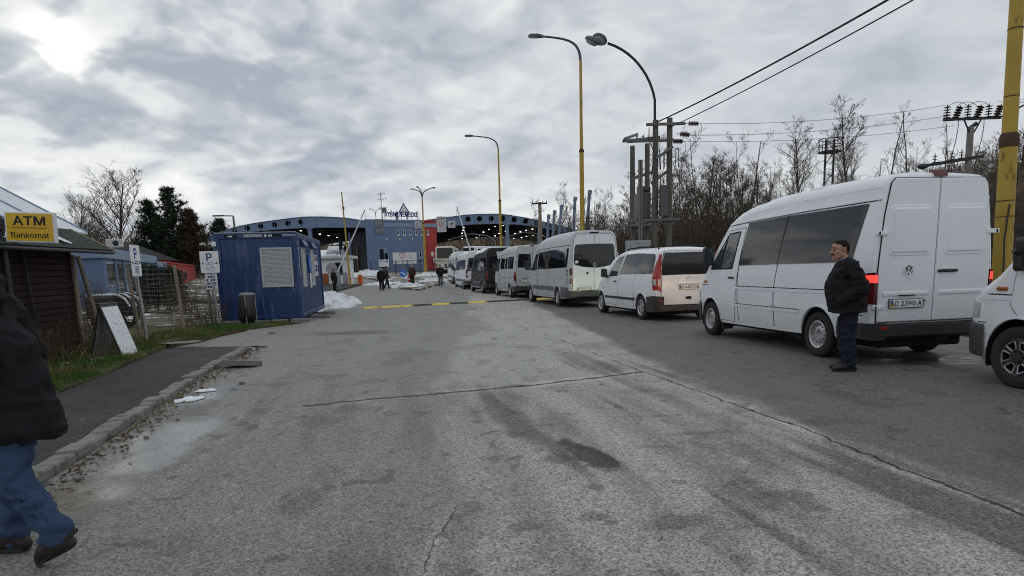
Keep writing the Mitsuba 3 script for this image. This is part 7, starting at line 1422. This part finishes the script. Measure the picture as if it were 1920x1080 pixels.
k = thing('light_mast', 'thin yellowed mast standing behind the raised barrier by the booth', 'mast'); put('pole', tube([(-13.95, 58.6, .2), (-14.02, 58.6, 3.2), (-14.18, 58.6, 8.35)], [.10, .085, .05], 8), 'pole_yellow', k, smooth=50); put('collar', tube([(-14.1, 58.6, 6.9), (-14.12, 58.6, 7.1)], .09, 8), 'pole_rust', k)
k = thing('round_sign_back', 'grey back of a round road sign on a yellow post by the booth', 'sign'); put('plate', xf(prism(Point(0, 0).buffer(.42, 24), .03), tr(-13.22, 50, 1.83) @ UPR), 'galvanised', k); put('post', tube([(-13.22, 50.08, 0), (-13.22, 50.08, 1.9)], .05, 8), 'pole_yellow', k)
pm('barrier_orange', (.60, .12, .02), .5)
k = thing('orange_gate', 'orange steel post and rail frame on the kerb behind the snow', 'gate'); zo = float(zg(60))
put('post', bx(-13.55, -13.2, 59.9, 60.2, zo - .05, 1.28, .02), 'barrier_orange', k)
for z in (.62, .95): put('rail', tube([(-14.5, 60, z + .05), (-13.5, 60, z + .05)], .03, 6), 'barrier_orange', k)
put('leg', tube([(-14.5, 60, zo - .1), (-14.5, 60, 1.1)], .03, 6), 'barrier_orange', k)
isl = put('traffic_island', sheet(Polygon([(-6.6, 48.5), (-8.4, 51.5), (-11, 62), (-18, 81), (-18, 90), (-6.5, 90), (-5.8, 70), (-6.0, 56)]), lambda x, y: zg(y) + .13, 1.5, .3), 'yard_mat', kind='structure')
put('booth_island', sheet(Polygon([(-8.6, 36.5), (-11.2, 43), (-13.0, 48), (-13.3, 60), (-20, 66), (-20, 40), (-9.5, 34)]), lambda x, y: zg(y) + .12, 1.5, .3), 'path_mat', kind='structure')
# ---------------------------------------------------------------- people
pm('skin_mat', proc(lambda p, n, uv: mi.Color3f(.42, .235, .165) * (.82 + .36 * fbm(p.x * 30, p.y * 30, p.z * 30))), .55, spec=.35)
pm('hair_dark', proc(lambda p, n, uv: mi.Color3f(.022, .014, .010) * (.4 + noise(p.x * 160, p.y * 160, p.z * 40))), .8, spec=.15)
pm('hair_grey', (.30, .29, .28), .7)
pm('eye_mat', (.02, .015, .012), .15)
cloth = lambda name, c, r=.85: pm(name, proc(lambda p, n, uv: mi.Color3f(c) * (.7 + .6 * noise(p.x * 260, p.y * 260, p.z * 260)) * (.8 + .4 * fbm(p.x * 9, p.y * 9, p.z * 5))), r, spec=.2)
cloth('cloth_black', (.014, .014, .016)); cloth('cloth_navy', (.018, .020, .032)); cloth('cloth_jeans', (.042, .070, .135)); cloth('cloth_grey_jeans', (.085, .095, .115)); cloth('cloth_brown', (.06, .03, .025)); cloth('cloth_collar', (.045, .055, .075))
pm('shoe_black', (.013, .013, .014), .4); pm('shoe_brown', (.020, .013, .010), .55); pm('sole_mat', (.03, .026, .022), .8)
V3 = lambda p: tuple(float(c) for c in p)
def sph(p, r, n=16): return m3.Manifold.sphere(float(r), n).translate(V3(p))
def bone(a, b, ra, rb, n=16): return m3.Manifold.batch_hull([sph(a, ra, n), sph(b, rb, n)])
def blob(balls, n=16): return m3.Manifold.batch_hull([sph(p, r, n) for p, r in balls])
def union(L): return m3.Manifold.batch_boolean(L, m3.OpType.Add)
def soft(L, step, it=12, fold=0., seed=0, freq=(9, 9, 5)):
    m = mt(union(L).refine_to_length(step)); m.merge_vertices(); m = trimesh.Trimesh(m.vertices, m.faces, process=True)
    trimesh.smoothing.filter_taubin(m, lamb=.5, nu=.52, iterations=it)
    if fold:
        n = np.array(m.vertex_normals); p = np.array(m.vertices); q = p * np.array(freq) + seed * 3.1 + 1.2 * (meshkit.fbm(p * 5 + seed, 2, 4) - .5)[:, None]; f = .55 * (1 - 2 * np.abs(meshkit.noise(q, seed) - .5) * 1.6) + .45 * meshkit.fbm(q * 1.7, 3, seed); m.vertices = p + n * ((f - .5) * fold)[:, None]
    return m
def hand(wr, d, side, curl=.5):
    """Palm, four bent fingers of unequal length and a thumb, from the wrist along d; side = +1 left."""
    d = np.asarray(d, float); d /= np.linalg.norm(d); s = np.cross([1.0, 0, 0], d); s = s / np.linalg.norm(s); fwd = np.cross(d, s); wr = np.asarray(wr, float)
    P = [blob([(wr, .026), (wr + d * .09 + fwd * .030, .016), (wr + d * .09 - fwd * .030, .016), (wr + d * .03 + fwd * .022, .018)], 10)]
    inn = -s * side * (1 if s[1] > 0 else -1)
    for k, (o, l) in enumerate(((.031, .070), (.011, .080), (-.011, .075), (-.030, .058))):
        a = wr + d * .09 + fwd * o; b = a + (d + inn * .25 * curl) / 1.05 * l * .5; c = b + (d * .8 + inn * (.5 + curl * .5)) / 1.1 * l * .32; e = c + (d * .55 + inn * (.7 + curl * .6)) / 1.1 * l * .26
        P += [bone(a, b, .0095, .0088, 8), bone(b, c, .0088, .008, 8), bone(c, e, .008, .0068, 8)]
    t = wr + d * .03 + fwd * .028; u = t + (d * .6 + fwd * .6 + inn * .3) * .035; w = u + (d * .9 + fwd * .2 + inn * .35) * .03; P += [bone(t, u, .013, .011, 8), bone(u, w, .011, .009, 8)]
    return union(P)
def head_parts(c, yaw, pitch=0., s=1.0):
    """Head manifolds round the skull centre c, the face turned by yaw from +x."""
    M = lambda p: tuple(np.asarray(c) + s * (rz(yaw)[:3, :3] @ ry(pitch)[:3, :3] @ np.asarray(p, float)))
    L = [blob([(M((-.022, 0, .022)), .082 * s), (M((.022, 0, .028)), .074 * s), (M((-.03, 0, -.01)), .070 * s)], 20), blob([(M((.03, 0, -.02)), .062 * s), (M((.052, .018, -.082)), .030 * s), (M((.052, -.018, -.082)), .030 * s), (M((0, .035, -.055)), .038 * s), (M((0, -.035, -.055)), .038 * s)], 16),
         bone(M((.086, 0, .012)), M((.112, 0, -.030)), .011 * s, .015 * s, 10), bone(M((.098, .012, -.034)), M((.098, -.012, -.034)), .011 * s, .011 * s, 10), bone(M((.083, .034, .022)), M((.088, .010, .022)), .012 * s, .012 * s, 8), bone(M((.083, -.034, .022)), M((.088, -.010, .022)), .012 * s, .012 * s, 8),
         bone(M((.088, .018, -.062)), M((.088, -.018, -.062)), .010 * s, .010 * s, 8), bone(M((.062, .045, -.018)), M((.05, .05, -.03)), .020 * s, .02 * s, 10), bone(M((.062, -.045, -.018)), M((.05, -.05, -.03)), .020 * s, .02 * s, 10), blob([(M((.082, 0, -.10)), .018 * s), (M((.06, 0, -.095)), .024 * s)], 10)]
    for e in (1, -1): L.append(blob([(M((-.012, e * .083, .015)), .013 * s), (M((-.018, e * .092, .022)), .010 * s), (M((-.008, e * .082, -.028)), .009 * s)], 8))
    return L, M
def person(label, M, J, cols, H=1.75, bulk=1.0, belly=0., hands=(), yaw=0., pitch=0., hair='hair_dark', fine=.03, moustache=False, long_hem=.0, group=None, collar=False, hood=False, fold=.028, hem=0., jk=1.0, hs=1.0):
    k = thing('person', label, 'person', group); s = H / 1.75; j = {a: np.asarray(b, float) * s for a, b in J.items()}; b_ = bulk
    hd, HM = head_parts(j['head'], yaw, pitch, s * hs); f2 = min(fine, .013)
    neck = bone(j['neck'], j['head'] + [-.02 * s, 0, -.05 * s], .062 * s, .058 * s)
    arms = [bone(j['sh' + q], j['el' + q], .032, .03) for q in 'LR'] + [bone(j['el' + q], j['wr' + q], .03, .026) for q in 'LR']
    legs = [bone(j['hip' + q], j['kn' + q], .07, .05) for q in 'LR'] + [bone(j['kn' + q], j['an' + q], .05, .035) for q in 'LR'] + [blob([(j['hipL'], .07), (j['hipR'], .07), (j['neck'] - [0, 0, .08], .05), (j['shL'], .03), (j['shR'], .03)])]
    head = soft(hd + [neck], f2, 7); rest = union(arms + legs).refine_to_length(.06)
    body = union([tm(head), rest] + [hand(j['wr' + q], j['wr' + q] - j['el' + q], 1 if q == 'L' else -1) for q in hands])
    put('body', mt(body), 'skin_mat', k, smooth=45, M=M)
    for e in (1, -1): put('eye', xf(trimesh.creation.icosphere(subdivisions=2, radius=.0095 * s), tr(*HM((.087, e * .030, .005)))), 'eye_mat', k, smooth=True, M=M)
    if moustache:
        put('moustache', mt(union([bone(HM((.103, e * .004, -.048)), HM((.088, e * .030, -.056)), .0085, .006, 8) for e in (1, -1)])), 'hair_dark', k, smooth=60, M=M)
        for e in (1, -1): put('eyebrow', mt(bone(HM((.097, e * .012, .030)), HM((.086, e * .044, .028)), .006, .0045, 8)), 'hair_dark', k, smooth=60, M=M)
    cap = blob([(HM((-.028, 0, .030)), .092 * s), (HM((.012, 0, .042)), .078 * s), (HM((-.045, 0, -.02)), .066 * s)], 24) - m3.Manifold.cube((.3, .4, .3), False).rotate((0, 20, 0)).translate((.030, -.2, -.235)).scale((s, s, s)).rotate((0, 0, math.degrees(yaw))).translate(V3(j['head'])) - m3.Manifold.cube((.2, .4, .2), False).translate((.022, -.2, -.225)).scale((s, s, s)).rotate((0, 0, math.degrees(yaw))).translate(V3(j['head']))
    put('hair', soft([cap], .02, 4, .008, 5, (40, 40, 40)), hair, k, smooth=60, M=M)
    # trousers
    T_ = []
    for q in 'LR':
        T_ += [bone(j['hip' + q] * [1, .9, 1], j['kn' + q], .092 * s * b_, .078 * s * b_), bone(j['kn' + q], j['an' + q] + [0, 0, .015], .078 * s * b_, .066 * s * b_), blob([(j['an' + q] + [.012, 0, .0], .068 * s), (j['an' + q] + [-.01, 0, .03], .07 * s)])]
    T_ += [blob([(j['hipL'], .10 * s * b_), (j['hipR'], .10 * s * b_), ((j['hipL'] + j['hipR']) / 2 + [0, 0, .03], .10 * s * b_)])]
    if hem: T_ = [union(T_).trim_by_plane((0, 0, -1), -(hem + .14) * s)]
    put('trousers', soft(T_, fine, 8, fold * 1.0, 3, (11, 11, 20)), cols[1], k, smooth=60, M=M)
    for q in 'LR':
        a = j['an' + q]; t = j['toe' + q]; d = t - a; hz = math.hypot(d[0], d[1]); ux = np.array([d[0] / hz, d[1] / hz, 0]); sd = np.array([-ux[1], ux[0], 0]); drop = d[2]
        heel = a - ux * .055 + [0, 0, -.045 + (.0)]; ball = a + d * .72; tip = t
        sh = blob([(heel, .040), (a + [0, 0, -.005], .05), (ball + sd * .022 + [0, 0, .012], .036), (ball - sd * .022 + [0, 0, .012], .036), (tip + [0, 0, .005], .030)])
        q_ = put('shoe', soft([sh, bone(a, a + [0, 0, .05], .052, .052)], .03, 5), cols[2], k, smooth=60, M=M)
        e3 = d / np.linalg.norm(d); dn = np.cross(e3, sd); dn = dn if dn[2] < 0 else -dn
        hp = a - ux * .06 + [0, 0, -.085] if abs(drop) < .09 else a - e3 * .05 + dn * .075
        tp = np.array([t[0], t[1], max(t[2] - .03, .004)])
        put('sole', mt(m3.Manifold.hull_points([V3(c + sd * w + np.array([0, 0, z])) for c, w0 in ((hp, .036), ((hp * .45 + tp * .55), .046), (tp, .030)) for w in (-w0, w0) for z in (0, .022)] + [V3(tp + ux * .03 + [0, 0, z]) for z in (.004, .022)])), 'sole_mat', q_, M=M)
    # jacket: trunk, sleeves, hem
    c0 = (j['shL'] + j['shR']) / 2; hp = (j['hipL'] + j['hipR']) / 2; mid = c0 * .45 + hp * .55
    Jk = [blob([(j['shL'] + [0, 0, -.012], .082 * s * b_ * jk), (j['shR'] + [0, 0, -.012], .082 * s * b_ * jk), (c0 + [.03, .06, -.14], .13 * s * b_ * jk), (c0 + [.03, -.06, -.14], .13 * s * b_ * jk), (j['neck'] + [-.01, 0, -.01], .075 * s)]),
          blob([(c0 + [.02, .08, -.12], .13 * s * b_ * jk), (c0 + [.02, -.08, -.12], .13 * s * b_ * jk), (mid + [.03 + belly, .06, .0], .150 * s * b_ * jk), (mid + [.03 + belly, -.06, .0], .150 * s * b_ * jk), (mid + [-.04, 0, 0], .14 * s * b_ * jk), (hp + [.02 + belly * .6, .09, .03 - long_hem], .138 * s * b_ * jk), (hp + [.02 + belly * .6, -.09, .03 - long_hem], .138 * s * b_ * jk), (hp + [-.06, 0, .02 - long_hem], .125 * s * b_ * jk)])]
    for q in 'LR': Jk += [bone(j['sh' + q], j['el' + q], .086 * s * b_ * jk, .074 * s * b_ * jk), bone(j['el' + q], j['wr' + q] - (j['wr' + q] - j['el' + q]) * .06, .074 * s * b_ * jk, .056 * s * b_ * jk)]
    if hood: Jk.append(blob([(j['neck'] + [-.075, .06, .03], .060 * s), (j['neck'] + [-.075, -.06, .03], .060 * s), (j['neck'] + [-.10, 0, -.04], .065 * s), (j['neck'] + [-.02, .07, .05], .035), (j['neck'] + [-.02, -.07, .05], .035)]))
    if hem: Jk = [union(Jk).trim_by_plane((0, 0, 1), hem * s)]
    put('jacket', soft(Jk, fine * .7, 6, fold, 2, (10, 10, 13)), cols[0], k, smooth=60, M=M)
    if hem: put('jacket_zip', tube([c0 + [.15 + .02 * bulk, 0, -.02], c0 + [.172, 0, -.12], mid + [.19 + belly, 0, 0], hp + [.155 + belly * .6, 0, -.02]], .006, 5), 'dark_steel', k, M=M)
    put('collar', soft([blob([(j['neck'] + [-.045, .045, .028], .030), (j['neck'] + [-.045, -.045, .028], .030), (j['neck'] + [.035, .055, .0], .026), (j['neck'] + [.035, -.055, .0], .026), (j['neck'] + [-.05, 0, .0], .045)])], .03, 4), 'cloth_collar' if collar else cols[0], k, smooth=60, M=M)
    return k
STAND = dict(hipL=(0, .09, .90), hipR=(0, -.09, .90), knL=(.02, .10, .49), knR=(.02, -.10, .49), anL=(-.02, .10, .09), anR=(-.02, -.10, .09), toeL=(.16, .12, .035), toeR=(.16, -.12, .035), neck=(0, 0, 1.47), head=(.03, 0, 1.625), shL=(-.01, .19, 1.40), shR=(-.01, -.19, 1.40), elL=(-.06, .26, 1.12), elR=(-.06, -.26, 1.12), wrL=(.04, .26, .87), wrR=(.04, -.26, .87))
def facing(x, y, dx, dy, z=None): return tr(x, y, float(zg(y)) if z is None else z) @ rz(math.atan2(dy, dx))
# the man beside the white van, hands in his jacket pockets
MAN = {**STAND, 'hipL': (-.03, .10, .90), 'hipR': (-.03, -.10, .90), 'knL': (-.01, .10, .48), 'knR': (-.02, -.11, .48), 'anL': (-.05, .10, .09), 'anR': (-.07, -.10, .09), 'toeL': (.15, .13, .035), 'toeR': (.12, -.12, .035), 'neck': (.055, 0, 1.455), 'head': (.115, 0, 1.605),
       'shL': (.02, .205, 1.375), 'shR': (.02, -.205, 1.375), 'elL': (-.10, .285, 1.10), 'elR': (-.10, -.285, 1.10), 'wrL': (.13, .25, .95), 'wrR': (.13, -.25, .95)}
person('heavy-set man in black jacket and dark trousers standing hands in pockets beside the van', facing(4.40, 8.66, -.96, .22), MAN, ('cloth_black', 'cloth_navy', 'shoe_black'), 1.72, 1.16, .055, (), .30, .04, 'hair_dark', .022, True, .12, collar=True, fold=.040, hem=.79, jk=1.10, hs=1.09)
# the walker cut off by the left edge
WALK = dict(hipL=(-.13, .09, .90), hipR=(-.13, -.09, .90), knL=(-.11, .10, .47), knR=(.05, -.10, .50), anL=(-.275, .10, .165), anR=(.10, -.10, .09), toeL=(-.185, .11, .035), toeR=(.29, -.11, .035), neck=(.06, 0, 1.42), head=(.20, 0, 1.55), shL=(.03, .20, 1.34), shR=(.05, -.20, 1.34), elL=(-.12, .28, 1.08), elR=(0, -.28, 1.08), wrL=(.02, .27, .84), wrR=(.12, -.26, .86))
person('man in long black jacket, blue jeans and brown boots walking out at the left edge', tr(-2.66, 3.36, 0) @ rz(PI), WALK, ('cloth_black', 'cloth_jeans', 'shoe_brown'), 1.76, .97, .0, ('L', 'R'), 0, .2, 'hair_dark', .024, False, .22, hood=True, fold=.042, hem=.66)
# people further up the road
def pose(**k): return {**STAND, **k}
BACK = pose(knL=(.06, .10, .49), anL=(.05, .10, .09), toeL=(.22, .12, .035), wrL=(.08, .24, .90), wrR=(.06, -.24, .90), head=(.05, 0, 1.61))
STEP = pose(knL=(.12, .09, .50), anL=(.18, .09, .09), toeL=(.35, .10, .04), knR=(-.04, -.09, .48), anR=(-.26, -.09, .13), toeR=(-.10, -.10, .035), elL=(-.14, .24, 1.14), wrL=(-.10, .25, .90), elR=(.02, -.25, 1.13), wrR=(.14, -.24, .90))
person('pedestrian in black hooded coat walking away, nearer of the pair at the left lane', facing(-9.62, 50.3, -.15, 1), BACK, ('cloth_black', 'cloth_black', 'shoe_black'), 1.70, 1.12, 0, ('L', 'R'), 0, .1, 'hair_grey', .05, hood=True)
person('pedestrian in dark coat stepping to the right, farther of the pair at the left lane', facing(-9.72, 53.0, .85, .5), STEP, ('cloth_brown', 'cloth_black', 'shoe_black'), 1.76, 1.0, 0, ('L', 'R'), 0, 0, 'hair_dark', .05)
person('man in black jacket and grey jeans standing in the middle of the road', facing(-5.62, 54.6, .08, -1), pose(knL=(.05, .10, .49), anL=(.06, .10, .09), toeL=(.23, .12, .035), elL=(-.08, .30, 1.14), elR=(-.08, -.30, 1.14), wrL=(.10, .25, .98), wrR=(.10, -.25, .98)), ('cloth_black', 'cloth_grey_jeans', 'shoe_black'), 1.74, 1.08, .02, ('L', 'R'), 0, .1, 'hair_dark', .05)
person('man in dark two-tone jacket standing before the railings by the traffic island', facing(-8.35, 57.6, -.3, -1), pose(), ('cloth_brown', 'cloth_black', 'shoe_black'), 1.76, 1.08, .02, ('L', 'R'), .3, .1, 'hair_grey', .05)
person('man in long black coat standing by the booth kerb behind the snow heap', facing(-12.36, 47.2, .9, -.3, .12), pose(), ('cloth_black', 'cloth_black', 'shoe_black'), 1.66, 1.05, .02, ('L', 'R'), 0, .05, 'hair_dark', .05, long_hem=.12)
